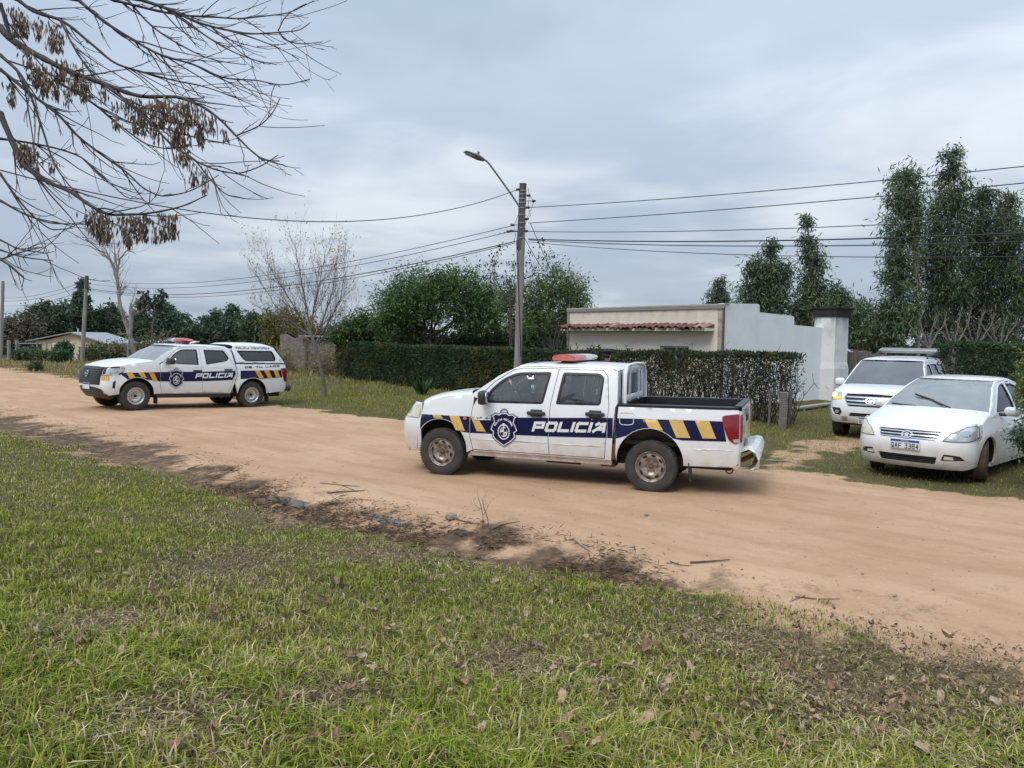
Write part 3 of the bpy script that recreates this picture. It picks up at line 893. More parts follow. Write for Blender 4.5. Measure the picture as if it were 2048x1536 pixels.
        outs = [mp([(.01, -.09), (.085, -.09), (.085, .0), (.01, .0)]), mp([(-.085, -.19), (-.01, -.19), (-.01, -.105), (-.085, -.105)]), mp([(-.06, -.05), (-.03, -.05), (-.03, .0), (-.06, .0)]), mp([(.02, -.17), (.06, -.17), (.06, -.14), (.02, -.14)])]
        s.panel('badge_quarters', None, (), 'navy', off+.005, .05, 0, (1,), b0, outers=outs)
        outs = []
        msg = 'POLICIA NACIONAL'
        for i, ch in enumerate(msg):
            if ch == ' ': continue
            a = math.radians(90-(i-(len(msg)-1)/2)*9.2)
            P, w_ = text_polys(ch, .052, .040, .0, .013)
            ux, uz = np.array([math.sin(a), -math.cos(a)]), np.array([math.cos(a), math.sin(a)])
            c = np.array([0, -.02])+uz*.235
            outs += [mp([tuple(c+ux*(p-w_/2)+uz*q) for p, q in pl]) for pl in P]
        s.panel('badge_lettering', None, (), 'decal_white', off+.003, .05, 0, (1,), b0, outers=outs)
    def underbody(s, x0, x1, w, z0=.30, z1=.46):
        MB().box(((x0+x1)/2, 0, (z0+z1)/2+.02), (x1-x0, 2*w, z1-z0)).build('chassis', 'underbody', s.root)

def arch_pts(xc, zc, r, zlow, rz=None, n=18, fwd=True):
    """wheel-arch edge from its rear foot over to its front foot (fwd) at height zlow"""
    rz = rz or r
    a = math.degrees(math.asin(max(-1, min(1, (zlow-zc)/rz))))
    p = arc(xc, zc, r, 180-a, a, n, rz)
    return p if fwd else p[::-1]

# ---------------------------------------------- old police pickup crossing the road
def old_pickup():
    c = Car('police_pickup', 'dusty white police pickup with open bed and crumpled rear bumper crossing the dirt road', 'pickup truck', (2.1508, 11.1705, 0.0), 2.7824, 0.0,
            [(-1.14, .835), (-1.0, .86), (-.5, .875), (0, .88), (1.0, .885), (2.6, .885), (3.0, .875), (3.30, .855), (3.42, .835)],
            [(.28, -.05), (.42, -.022), (.60, -.004), (.78, 0), (.95, -.006), (1.08, -.024), (1.18, -.045), (1.40, -.105), (1.62, -.185), (1.70, -.24)],
            bulge=((3.06, .40, .42, .018), (.02, .40, .44, .018)))
    W = 'white_old'
    fr = arch_pts(3.065, .405, .415, .36)
    hood_e = [(2.60, 1.185), (2.89, 1.160), (3.19, 1.095), (3.36, 1.045)]
    c.panel('front_fender', [(2.555, .405)] + fr + [(3.445, .60), (3.425, .805), (3.40, .82), (3.36, 1.045)] + hood_e[::-1][1:] + [(2.555, 1.165), (2.565, 1.03), (2.60, .81), (2.60, .59)], (), W, step=.06)
    # front end
    c.set_fascia([(.30, 3.78), (.42, 3.85), (.60, 3.87), (.78, 3.85), (.84, 3.80), (.95, 3.70), (1.05, 3.60)], 3.40, 3.0)
    c.fpanel('front_bumper', [(-90, .33), (-50, .30), (50, .30), (90, .33), (90, .805), (-90, .805)], [rnd([(-38, .42), (38, .42), (34, .56), (-34, .56)], .5)], W)
    c.fpanel('bumper_intake', [(-40, .40), (40, .40), (40, .58), (-40, .58)], (), 'black_trim', -.03, fl=0)
    for s_ in (1, -1):
        q = [(s_*40, .83), (s_*88, .825), (s_*89.5, .92), (s_*86, 1.02), (s_*62, 1.045), (s_*44, 1.02)]
        o = c.fpanel('headlight', q, (), 'lens_yellowed', .004)
        c.fpanel('lamp_reflector', [(s_*50, .87), (s_*66, .87), (s_*66, .96), (s_*50, .96)], (), 'chrome', .007, fl=0, parent=o)
    c.fpanel('grille', [(-38, .83), (38, .83), (40, 1.0), (-40, 1.0)], (), 'black_trim', -.015)
    for z in (.87, .92, .97): c.fpanel('grille_bar', [(-37, z-.012), (37, z-.012), (37, z+.012), (-37, z+.012)], (), 'chrome', .004, fl=.015)
    c.fpanel('nose_skin', [(-90, .80), (90, .80), (90, 1.045), (-90, 1.045)], (), W, -.02, fl=0)
    c.top('hood', [(2.58, 1.185, 2.76, 1.235), (2.75, 1.175, 2.92, 1.222), (2.95, 1.150, 3.12, 1.200), (3.15, 1.105, 3.32, 1.160), (3.27, 1.072, 3.46, 1.115), (3.34, 1.05, 3.56, 1.065), (3.36, 1.043, 3.60, 1.02)], 2.6, W)
    MB().box((2.62, 0, 1.19), (.30, 1.30, .03)).build('cowl', 'black_plastic', c.root)
    for y0 in (.30, -.25):
        MB().tube([(2.70, y0, 1.24), (2.60, y0+.10, 1.275), (2.42, y0+.40, 1.355)], .008, 5).build('wiper', 'black_plastic', c.root)
    # cab
    seamF = [(2.545, .41), (2.59, .59), (2.59, .81), (2.555, 1.03), (2.50, 1.14)]
    doorF = seamF + [(2.46, 1.175), (2.25, 1.385), (1.99, 1.555), (1.86, 1.583), (1.335, 1.585), (1.375, 1.32), (1.413, 1.08), (1.43, .66), (1.415, .41)]
    winF = rnd([(2.385, 1.085), (2.335, 1.25), (2.15, 1.425), (1.94, 1.525), (1.43, 1.545), (1.515, 1.10)], [.03, .12, .10, .12, .04, .04])
    doorR = [(1.405, .41), (1.42, .66), (1.403, 1.08), (1.365, 1.32), (1.325, 1.585), (.70, 1.580), (.635, 1.50), (.59, 1.12), (.612, .71), (.635, .41)]
    winR = rnd([(1.33, 1.105), (1.265, 1.545), (.745, 1.545), (.675, 1.49), (.70, 1.115)], [.03, .04, .06, .06, .05])
    c.panel('cab_frame', [(2.605, 1.187), (2.20, 1.475), (1.94, 1.605), (.60, 1.612), (.50, 1.57), (.472, 1.15), (.50, 1.10), (.535, .385), (2.548, .385), (2.548, .40), (.626, .40), (.604, .71), (.581, 1.12), (.627, 1.505), (.695, 1.588), (1.33, 1.593), (1.865, 1.591), (2.0, 1.563), (2.26, 1.392), (2.47, 1.182), (2.51, 1.145), (2.56, 1.165)], (), W, step=.06)
    c.panel('sill', [(.54, .315), (2.64, .315), (2.60, .378), (.535, .378)], (), W, -.03, fl=.06)
    liner = [(2.56, .40), (2.56, 1.12), (.60, 1.10), (.60, .40)]
    c.panel('door_liner', liner, (), 'black_trim', -.045, .15, 0)
    for nm, d, w_ in (('front_door', doorF, winF), ('rear_door', doorR, winR)):
        ds = c.panel(nm, d, [w_], W, 0, .06, .035)
        c.window(w_, 'glass_side', .030, .002, 'black_trim', ds)
        hx, hz_ = ((1.60, .972), (.765, .998))[nm == 'rear_door']
        for i, sg in enumerate((1, -1)):
            mb = MB(); w0 = float(c.hw(hx, hz_))
            mb.rbox((hx, sg*(w0+.022), hz_), (.27, .035, .052), .022, 3); mb.rbox((hx, sg*(w0+.010), hz_), (.17, .03, .105), .04, 3)
            mb.build('door_handle', 'black_plastic', ds[i], True)
        zc = .555
        c.panel('door_crease', [(d[0][0]-.05, zc), (d[0][0]-.05, zc+.012), (d[-1][0]+.05, zc+.022), (d[-1][0]+.05, zc+.010)], (), W, .006, .1, .008, parent=None)
    c.top('roof', [(1.925, 1.605, 1.985, 1.625), (1.85, 1.612, 1.90, 1.652), (1.6, 1.615, 1.62, 1.668), (1.2, 1.615, 1.2, 1.676), (.9, 1.615, .9, 1.674), (.65, 1.612, .63, 1.664), (.55, 1.605, .52, 1.645), (.50, 1.575, .475, 1.60)], 3.0, W)
    c.screen('windshield', [(2.60, 1.185), (2.40, 1.335), (2.19, 1.48), (1.94, 1.605)], (.17, .14, .10, .06), 'glass_side')
    # cab back wall with window
    w0 = lambda z: float(c.hw(.50, z))
    G = []
    for z in (.40, .8, 1.12, 1.25, 1.5, 1.6): G.append([(.495, w0(z)*t, z) for t in np.linspace(-1, 1, 9)])
    MB().grid(G).build('cab_back', W, c.root, True)
    mb = MB(); mb.rbox((.485, 0, 1.37), (.02, 1.10, .34), .008, 1); mb.build('rear_window', 'window_dark', c.root)
    c.cabin(2.42, .55, .74, .46, .72, ((1.70, False), (.88, True)), 'seat_fabric', .37, 1.14)
    for y0, x0 in ((.36, 1.36), (-.36, 1.36)):
        mb = MB(); mb.rbox((x0-.02, y0, 1.34), (.10, .25, .18), .04, 3); mb.build('headrest', 'seat_light', c.root, True)
    c.mirror(2.355, 1.165, 1.0, 'black_plastic', (.13, .19, .20), .12)
    # bed
    br = arch_pts(.02, .40, .445, .385, fwd=False)
    bed = [(.452, 1.13), (-1.07, 1.150), (-1.10, 1.12), (-1.115, .72), (-1.10, .45), (-1.06, .40), (-.45, .372)] + br[::-1][0:0]
    bed = [(.452, 1.13), (-1.06, 1.150), (-1.10, 1.12), (-1.115, .72), (-1.10, .45), (-1.05, .395)] + arch_pts(.02, .40, .445, .38) + [(.475, .50), (.468, .80)]
    c.panel('bed_side', bed, (), W, step=.06)
    c.panel('bed_crease', [(-.55, .60), (-1.05, .615), (-1.05, .625), (-.55, .612)], (), W, .005, .1, .006)
    c.panel('mud_stain', [(.54, .40), (.49, .40), (.47, .60), (.52, .62)], (), 'rust', -.02, .1, .0)
    for sg in (1, -1):
        G, wr = [], .10
        for x in np.linspace(.47, -1.09, 14):
            w_ = float(c.hw(x, 1.14)); z = 1.130+(.47-x)*.0135
            G.append([(x, sg*(w_+.006), z-.018), (x, sg*(w_+.005), z+.012), (x, sg*(w_-.05), z+.024), (x, sg*(w_-.09), z+.016), (x, sg*(w_-.10), z-.10), (x, sg*(w_-.13), .66)])
        MB().grid(G, flip=sg < 0).build('bed_rail', 'black_trim', c.root)
    mb = MB(); mb.box((-.32, 0, .64), (1.56, 1.56, .05)); mb.box((.43, 0, .90), (.04, 1.5, .5)); mb.box((-1.055, 0, .91), (.03, 1.48, .50)); mb.box((-1.08, 0, 1.168), (.085, 1.56, .025)); mb.build('bed_liner', 'black_trim', c.root)
    # tailgate: white, chevrons and dark hardware
    tg = MB(); G = []
    for z in np.linspace(.56, 1.155, 8): G.append([(-1.125-.012*math.sin((z-.56)/.6*math.pi), t*.735, z) for t in np.linspace(-1, 1, 9)])
    tg.grid(G, flip=True); tgo = tg.build('tailgate', W, c.root, True)
    mb = MB(); mb.rbox((-1.145, 0, .98), (.02, .26, .085), .015, 2); mb.build('tailgate_handle', 'black_plastic', tgo, True)
    for y0 in (-.62, -.50, -.38, .38, .50, .62):
        mb = MB(); mb.add([(-1.1415, y0-.025, .72), (-1.1415, y0+.025, .72), (-1.1415, y0+.075, .92), (-1.1415, y0+.025, .92)], [(0, 3, 2, 1)]); mb.build('tailgate_chevron', 'gold_fade', tgo)
    P, tw = text_polys('POLICIA', .085, .10, .02, .018)
    V2, F2 = cdt(P, (), .1); mk('tailgate_lettering', np.column_stack([np.full(len(V2), -1.142), .40-V2[:, 0], 1.03+V2[:, 1]]), F2[:, ::-1], 'decal_black', tgo)
    for sg in (1, -1):
        mb = MB(); G = []
        for z in np.linspace(.40, 1.12, 8):
            w_ = float(c.hw(-1.10, z)); G.append([(-1.105, sg*w_, z), (-1.125, sg*(w_-.02), z), (-1.13, sg*.735, z)])
        mb.grid(G, flip=sg > 0); mb.build('rear_corner', W, c.root, True)
        q = rnd([(-.885, 1.055), (-1.105, 1.085), (-1.115, .72), (-1.06, .705), (-.985, .745), (-.93, .87)], [.05, .02, .02, .04, .05, .06])
        o = c.panel('tail_light', q, (), 'red_lens', .012, .05, .02, (sg,))[0]
        c.panel('reversing_lens', [(-1.06, .715), (-1.113, .725), (-1.113, .77), (-1.03, .76)], (), 'lens_clear', .015, .05, 0, (sg,), o)
        mb = MB(); mb.rbox((-1.13, sg*.785, .90), (.03, .09, .36), .012, 2); mb.build('tail_light_back', 'red_lens', o, True)
    # crumpled bumper, bent away from the body
    R_ = np.random.default_rng(4); G = []
    for y in np.linspace(-.84, .80, 28):
        row = []
        k = float(sstep(.1, .8, y))
        for u, (px, pz) in enumerate(((-1.13, .60), (-1.25, .645), (-1.325, .635), (-1.36, .55), (-1.34, .44), (-1.25, .395))):
            j = R_.normal(0, .003+.008*k, 3)
            row.append((px+.02*k*math.sin(y*19+u)+j[0]+.03*abs(y), y+j[1], pz-.03*k*(u > 1)+j[2]+.02*k*math.sin(y*23)))
        G.append(row)
    mb = MB(); mb.grid(G); mb.build('rear_bumper', W, c.root, False)
    mb = MB()
    for y0 in (.55, -.55): MB().tube([(-1.0, y0, .42), (-1.15, y0, .47), (-1.27, y0, .54)], .035, 6).build('bumper_bracket', 'rust', c.root)
    mb = MB(); mb.box((-1.16, 0, .645), (.03, .5, .13)); mb.build('rear_plate_panel', 'chrome', c.root)
    # headboard behind the cab
    loop = [(.40, .70, 1.15), (.405, .695, 1.35), (.41, .66, 1.54), (.41, .61, 1.625), (.41, .52, 1.655), (.41, 0, 1.668), (.41, -.52, 1.655), (.41, -.61, 1.625), (.41, -.66, 1.54), (.405, -.695, 1.35), (.40, -.70, 1.15)]
    mb = MB(); mb.tube(loop, .026, 8); mb.build('headboard_hoop', W, c.root, True)
    mb = MB()
    for y0 in (.30, -.30): mb.tube([(.43, y0, 1.15), (.43, y0, 1.655)], .020, 6)
    for y0 in (.62, -.62): mb.tube([(.44, y0*1.03, 1.15), (.44, y0, 1.60)], .020, 6)
    mb.rbox((.44, 0, 1.20), (.025, 1.32, .09), .008, 1); mb.rbox((.44, 0, 1.595), (.025, 1.16, .075), .008, 1)
    mb.build('headboard_frame', W, c.root, True)
    # wheels, underside
    for x, st in ((3.05, 0), (0, 0)):
        for sg in (1, -1): c.wheel(x, sg*.885, .345, .215, .205, 'slots')
    c.arch_liner(3.065, .405, .415); c.arch_liner(.02, .40, .445)
    c.underbody(-1.0, 3.35, .62, .30, .46)
    for sg in (1, -1):
        mb = MB(); mb.rbox((-.50, sg*.77, .30), (.02, .20, .26), .008, 1, rot=(0, .1, 0)); mb.build('mud_flap', 'black_plastic', c.root)
    mb = MB(); mb.tube([(2.3, .2, .30), (1.2, .35, .30), (.9, .40, .30)], .03, 6); mb.tube([(1.6, .35, .29), (1.1, .36, .29)], .075, 8); mb.rbox((.62, .62, .33), (.22, .2, .12), .03, 2); mb.build('exhaust', 'rust', c.root, True)
    mb = MB(); mb.tube([(0, -.75, .34), (0, .75, .34)], .045, 8); mb.lathe([(.0, -.13), (.12, -.08), (.14, 0), (.12, .08), (0, .13)], 12, c=(0, 0, .34)); mb.build('rear_axle', 'underbody', c.root, True)
    mb = MB(); mb.tube([(-.98, .60, .36)]+[(-.98+.045*math.sin(a), .60, .325+.045*math.cos(a)) for a in np.linspace(0, 2*math.pi, 11)], .010, 5); mb.build('tow_hook', 'rust', c.root)
    # livery
    zt = pchip([3.45, 2.6, 1.42, .55, -.9, -1.1], [.875, .878, .918, .958, .985, .988]); zb = pchip([3.45, 2.6, 1.42, .55, -.9, -1.1], [.64, .645, .662, .690, .728, .735])
    def band(xa, xb, n=8, extra=None):
        X = np.linspace(xa, xb, n)
        return [(x, float(zt(x))) for x in X] + [(x, float(zb(x))) for x in X[::-1]]
    o_ = .004
    c.panel('stripe', [(3.405, .80), (3.385, .872)]+[(x, float(zt(x))) for x in np.linspace(3.2, 2.604, 5)]+[(2.604, float(zb(2.6)))]+[p for p in arch_pts(3.065, .405, .425, .36) if p[1] > .60][0:][::1], (), 'navy', o_, .05, 0)
    c.panel('stripe', band(2.594, 1.425), (), 'navy', o_, .05, 0); c.panel('stripe', band(1.415, .60), (), 'navy', o_, .05, 0)
    c.panel('stripe', band(.592, .52, 3), (), 'navy', o_, .05, 0)
    ar = [p for p in arch_pts(.02, .40, .455, .36) if p[1] > .69]
    c.panel('stripe', [(.466, float(zt(.46)))] + [(x, float(zt(x))) for x in np.linspace(.3, -.90, 8)] + [(-.955, .74), (-.95, float(zb(-.95)))] + [(-.40, float(zb(-.4)))] + ar + [(.468, .69)], (), 'navy', o_, .05, 0)
    o_ = .007
    for q in ([(3.20, .876), (3.06, .876), (3.02, .835), (3.165, .832)], [(2.92, .876), (2.765, .876), (2.665, .672), (2.815, .672)], [(2.585, .878), (2.52, .88), (2.52, .83), (2.45, .83), (2.35, .675), (2.49, .675)],
              [(.10, .965), (-.07, .970), (-.155, .832), (.03, .850)], [(-.22, .972), (-.40, .976), (-.505, .752), (-.33, .748)], [(-.555, .978), (-.735, .982), (-.83, .760), (-.66, .755)]):
        c.panel('chevron', q, (), 'gold_fade', o_, .06, 0)
    c.panel('side_marker', rnd([(2.70, .83), (2.645, .83), (2.645, .87), (2.70, .87)], .015), (), 'amber_lens', .016, .03, .012)
    c.text('POLiCia', 1.665, .715, .142, .165, .020, .040, .30, 'decal_white', .010, .038)
    c.panel('peeled_patch', [(2.525, .892), (2.27, .898), (2.27, .842), (2.525, .838)], (), W, .009, .06, 0, (1,))
    c.text('VF OIS', 2.50, .852, .026, .036, .016, .009, .35, 'decal_black', .012, .01, name='worn_lettering')
    c.badge(2.075, .74, .53, .011)
    fp = rnd([(.435, 1.045), (.235, 1.047), (.235, .89), (.30, .875), (.40, .875), (.43, .90)], .04)
    c.panel('fuel_flap', fp, [inset(fp, .008)], 'decal_white', .010, .05, .004, (1,))
    # roof light bar
    mb = MB(); mb.rbox((1.30, 0, 1.675), (.10, 1.15, .05), .015, 2); mb.rbox((1.30, .45, 1.685), (.16, .06, .06), .01, 1); mb.rbox((1.30, -.45, 1.685), (.16, .06, .06), .01, 1)
    bar = mb.build('light_bar', 'black_plastic', c.root, True)
    def dome(x0, x1, mat_):
        G = []
        for x in np.linspace(x0, x1, 4):
            ta = 1-.10*(abs(x-x0) < 1e-6 and x0 < -.5)
            G.append([(1.30+dx, x, 1.735+dz*ta) for dx, dz in ((-.15, -.035), (-.17, .0), (-.15, .035), (-.06, .052), (.06, .052), (.15, .035), (.17, 0), (.15, -.035), (-.15, -.035))])
        b2 = MB(); b2.grid(G); b2.add(G[0], [tuple(range(8))]); b2.add(G[-1], [tuple(range(8))[::-1]]); return b2.build('lens', mat_, bar, False)
    # the bar lies across the roof; from this side its left end shows red, its right end clear
    dome(.02, .62, 'red_faded'); dome(-.62, .02, 'clear_dome')
    mb = MB(); mb.tube([(1.78, .45, 1.665), (1.68, .45, 1.72)], .006, 5); mb.tube([(1.8, .45, 1.66), (1.74, .45, 1.675)], .012, 5); mb.build('antenna', 'black_plastic', c.root)
    return c
old_pickup()

# ---------------------------------------------- newer police pickup with a canopy, nosing on to the road
def canopy_pickup():
    c = Car('police_pickup', 'white police pickup with rear canopy and blue-red light bar on far road edge', 'pickup truck', (-7.9215, 22.5731, -.035), 3.976, .0335,
            [(-1.12, .86), (-1.0, .885), (-.5, .91), (0, .925), (1.2, .928), (2.6, .925), (3.1, .925), (3.40, .905), (3.56, .885)],
            [(.26, -.06), (.42, -.025), (.60, -.006), (.80, 0), (1.0, -.010), (1.12, -.026), (1.22, -.05), (1.40, -.10), (1.62, -.18), (1.72, -.225), (1.82, -.28)],
            bulge=((3.13, .38, .43, .02), (-.02, .38, .44, .02)))
    W = 'white_paint'
    hood_e = [(2.70, 1.228), (2.88, 1.195), (3.15, 1.165), (3.42, 1.115), (3.56, 1.085)]
    c.panel('front_fender', [(2.515, .415)] + arch_pts(3.13, .38, .435, .40) + [(3.575, .55), (3.56, .84), (3.44, .955), (3.41, 1.055), (3.56, 1.085)] + hood_e[::-1][1:] + [(2.57, 1.19), (2.565, 1.13), (2.555, .63)], (), W, step=.06)
    c.set_fascia([(.26, 3.76), (.36, 3.87), (.46, 3.94), (.60, 3.97), (.80, 3.96), (.95, 3.93), (1.05, 3.87), (1.12, 3.80)], 3.54, 3.4)
    c.fpanel('nose_skin', [(-90, .50), (90, .50), (90, 1.10), (-90, 1.10)], (), W, -.03, fl=0)
    c.fpanel('front_bumper', [(-90, .40), (-62, .36), (-40, .52), (-20, .56), (20, .56), (40, .52), (62, .36), (90, .40), (90, .84), (62, .80), (48, .85), (36, .84), (30, .62), (-30, .62), (-36, .84), (-48, .85), (-62, .80), (-90, .84)], (), W, .0, .05)
    c.fpanel('lower_grille', [(-66, .36), (-55, .28), (55, .28), (66, .36), (42, .53), (20, .575), (-20, .575), (-42, .53)], (), 'black_plastic', -.004, .05)
    g = c.fpanel('grille', rnd([(-36, .62), (36, .62), (41, 1.06), (-41, 1.06)], .8), (), 'black_trim', .012)
    for z in np.arange(.68, 1.02, .055): c.fpanel('grille_bar', [(-34, z-.008), (34, z-.008), (35, z+.012), (-35, z+.012)], (), 'grille_grey', .030, fl=.02, parent=g)
    c.fpanel('emblem', c.yz(arc(0, .88, .085, 0, 360, 20)[:-1]), [c.yz(arc(0, .88, .06, 0, 360, 20)[:-1])], 'chrome', .040, .03, .02, parent=g)
    c.fpanel('emblem_bar', c.yz([(-.10, .868), (.10, .868), (.10, .892), (-.10, .892)]), (), 'chrome', .044, .03, .02, parent=g)
    for s_ in (1, -1):
        q = [(s_*42, .86), (s_*66, .88), (s_*82, .92), (s_*90, .97), (s_*90, 1.075), (s_*60, 1.065), (s_*43, 1.05)]
        o = c.fpanel('headlight', q, (), 'lens_clear', .004)
        c.fpanel('headlight_brow', [(s_*42, 1.03), (s_*90, 1.045), (s_*90, 1.078), (s_*43, 1.056)], (), 'black_trim', .008, fl=0, parent=o)
        c.fpanel('lamp_inner', [(s_*44, .88), (s_*54, .89), (s_*54, 1.03), (s_*44, 1.03)], (), 'black_trim', .007, fl=0, parent=o)
        c.fpanel('lamp_projector', arc(s_*66, .975, 5, 0, 360, 12, .05)[:-1], (), 'chrome', .009, .03, 0, parent=o)
        c.panel('headlight_tail', [(3.57, 1.088), (3.42, 1.060), (3.45, .965), (3.57, .90)], (), 'lens_clear', .003, .05, .02, (s_,), o)
        for k in range(4):
            a = 40+k*7.5
            c.fpanel('bumper_chevron', [(s_*(a+1), .735), (s_*(a+6.2), .735), (s_*(a+7.2), .845), (s_*(a+2), .845)], (), 'gold', .006, .05, 0)
        c.fpanel('bumper_vent', [(s_*78, .56), (s_*84, .54), (s_*86, .74), (s_*80, .70)], (), 'black_trim', .004, .05, .0)
        c.fpanel('fog_lamp', [(s_*46, .41), (s_*54, .385), (s_*52, .435), (s_*46, .455)], (), 'lens_clear', .010, .05, .01)
    pl = MB(); pl.rbox((3.99, 0, .57), (.02, .42, .16), .008, 1); po = pl.build('number_plate', 'plate_white', c.root)
    pl = MB(); pl.box((4.002, 0, .628), (.004, .41, .035)); pl.build('plate_band', 'plate_blue', po)
    c.top('hood', [(2.70, 1.230, 2.98, 1.285), (2.88, 1.200, 3.15, 1.265), (3.10, 1.172, 3.35, 1.240), (3.30, 1.140, 3.50, 1.208), (3.45, 1.108, 3.66, 1.165), (3.53, 1.090, 3.79, 1.115), (3.56, 1.082, 3.86, 1.065)], 2.5, W, m=3.0)
    MB().box((2.78, 0, 1.235), (.34, 1.36, .03)).build('cowl', 'black_plastic', c.root)
    doorF = [(2.505, .42), (2.545, .63), (2.555, 1.13), (2.52, 1.185), (2.45, 1.225), (2.16, 1.495), (2.02, 1.575), (1.88, 1.598), (1.482, 1.602), (1.468, 1.15), (1.438, .43)]
    winF = rnd([(2.425, 1.185), (2.14, 1.465), (1.96, 1.555), (1.55, 1.570), (1.54, 1.16)], [.03, .10, .14, .02, .02])
    doorR = [(1.428, .43), (1.458, 1.15), (1.472, 1.602), (.80, 1.598), (.71, 1.50), (.545, 1.17), (.50, .92), (.60, .72), (.71, .42)]
    winR = rnd([(1.37, 1.568), (.80, 1.568), (.665, 1.36), (.74, 1.275), (1.33, 1.17)], [.02, .04, .05, .06, .02])
    c.panel('cab_frame', [(2.72, 1.225), (2.36, 1.485), (2.06, 1.632), (.68, 1.640), (.57, 1.51), (.515, 1.22), (.455, .92), (.535, .68), (.64, .405), (2.508, .405), (2.508, .412), (.70, .412), (.59, .718), (.49, .92), (.536, 1.172), (.70, 1.507), (.795, 1.606), (1.88, 1.608), (2.03, 1.584), (2.17, 1.503), (2.46, 1.232), (2.57, 1.19)], (), W, step=.06)
    c.panel('sill', [(.60, .30), (2.64, .30), (2.62, .40), (.62, .40)], (), 'black_plastic', -.02, fl=.05)
    c.panel('door_liner', [(2.53, .43), (2.53, 1.14), (.62, 1.12), (.70, .43)], (), 'black_trim', -.045, .15, 0)
    for nm, d, w_ in (('front_door', doorF, winF), ('rear_door', doorR, winR)):
        ds = c.panel(nm, d, [w_], W, 0, .06, .035)
        c.window(w_, 'glass_tint' if nm == 'front_door' else 'glass_dark', .022, .002, 'black_trim', ds)
        hx, hz_ = ((1.59, .995), (.72, 1.035))[nm == 'rear_door']
        for i, sg in enumerate((1, -1)):
            mb = MB(); w0 = float(c.hw(hx, hz_)); mb.rbox((hx, sg*(w0+.022), hz_+.012), (.24, .035, .042), .018, 3)
            mb.build('door_handle', 'black_plastic', ds[i], True)
    c.panel('door_crease', [(2.50, 1.075), (.56, 1.115), (.56, 1.125), (2.50, 1.085)], (), W, .004, .1, .006)
    c.top('roof', [(2.05, 1.632, 2.30, 1.655), (1.95, 1.638, 2.16, 1.684), (1.7, 1.642, 1.80, 1.702), (1.3, 1.643, 1.3, 1.710), (.95, 1.642, .93, 1.702), (.72, 1.636, .66, 1.684), (.60, 1.56, .54, 1.63)], 3.0, W)
    c.screen('windshield', [(2.71, 1.232), (2.54, 1.358), (2.36, 1.49), (2.07, 1.63)], (.28, .26, .25, .22), 'glass_screen')
    c.cabin(2.60, .66, .76, .46, .76, ((1.75, False), (.95, True)), 'seat_fabric', .38, 1.16)
    for y0, x0 in ((.36, 1.42), (-.36, 1.42)):
        mb = MB(); mb.rbox((x0, y0, 1.42), (.10, .26, .18), .04, 3); mb.build('headrest', 'seat_light', c.root, True)
    c.mirror(2.36, 1.245, 1.06, 'black_plastic', (.15, .24, .17), .13, .055)
    G = []
    for z in (.42, .8, 1.12, 1.25, 1.5, 1.62): G.append([(.56, float(c.hw(.56, z))*t*.985, z) for t in np.linspace(-1, 1, 9)])
    MB().grid(G).build('cab_back', W, c.root, True)
    bed = [(.480, 1.205), (-1.03, 1.225), (-1.075, 1.19), (-1.09, .75), (-1.08, .52), (-1.04, .455)] + arch_pts(-.02, .38, .445, .40) + [(.51, .68), (.432, .92)]
    c.panel('bed_side', bed, (), W, step=.06)
    mb = MB(); mb.box((-.28, 0, .66), (1.5, 1.6, .05)); mb.build('bed_floor', 'black_trim', c.root)
    # canopy
    can = [(.465, 1.245), (.545, 1.60), (.50, 1.675), (-.60, 1.690), (-.775, 1.64), (-1.055, 1.262)]
    cw = rnd([(.43, 1.575), (-.685, 1.600), (-.775, 1.40), (-.74, 1.305), (.22, 1.285)], [.05, .06, .08, .06, .10])
    cs = c.panel('canopy_side', can, [cw], W, .01, .06, .03)
    c.window(cw, 'glass_dark', .022, .012, 'black_trim', cs, 'canopy_window')
    c.top('canopy_roof', [(.51, 1.672, .53, 1.735), (.40, 1.680, .40, 1.785), (.15, 1.683, .15, 1.802), (-.30, 1.688, -.30, 1.812), (-.50, 1.690, -.52, 1.800), (-.66, 1.672, -.70, 1.765), (-.78, 1.636, -.80, 1.72)], 2.8, W)
    c.panel('canopy_gasket', [(.475, 1.213), (-1.05, 1.233), (-1.06, 1.258), (.468, 1.242)], (), 'black_trim', .006, .1, .03)
    mb = MB(); G = []
    for x, z in ((-.79, 1.70), (-.90, 1.50), (-1.06, 1.262)): G.append([(x-.01, float(c.hw(x, min(z, 1.66)))*t, z) for t in np.linspace(-1, 1, 7)])
    mb.grid(G); mb.build('canopy_rear_glass', 'glass_dark', c.root, True)
    G = []
    for z in np.linspace(.52, 1.225, 7): G.append([(-1.085-.02*math.sin((z-.5)/.72*3.1), float(c.hw(-1.07, z))*t, z) for t in np.linspace(-1, 1, 9)])
    MB().grid(G, flip=True).build('tailgate', W, c.root, True)
    for sg in (1, -1):
        q = rnd([(-.905, 1.105), (-1.085, 1.125), (-1.10, .725), (-1.02, .74), (-.965, .90)], .03)
        o = c.panel('tail_light', q, (), 'red_lens', .012, .05, .02, (sg,))[0]
        mb = MB(); mb.rbox((-1.11, sg*.815, .92), (.04, .10, .38), .015, 2); mb.build('tail_light_back', 'red_lens', o, True)
    mb = MB(); mb.rbox((-1.19, 0, .545), (.17, 1.74, .17), .05, 3); mb.build('rear_bumper', 'black_plastic', c.root, True)
    c.panel('canopy_badge', arc(-.905, 1.345, .045, 0, 360, 12, .03)[:-1], (), 'chrome', .016, .03, .004, (1,))
    for x, st in ((3.15, .0), (0, 0)):
        for sg in (1, -1): c.wheel(x, sg*.915, .365, .235, .215, 'holes', st)
    c.arch_liner(3.13, .38, .435); c.arch_liner(-.02, .38, .445)
    c.underbody(-1.0, 3.5, .66, .28, .46)
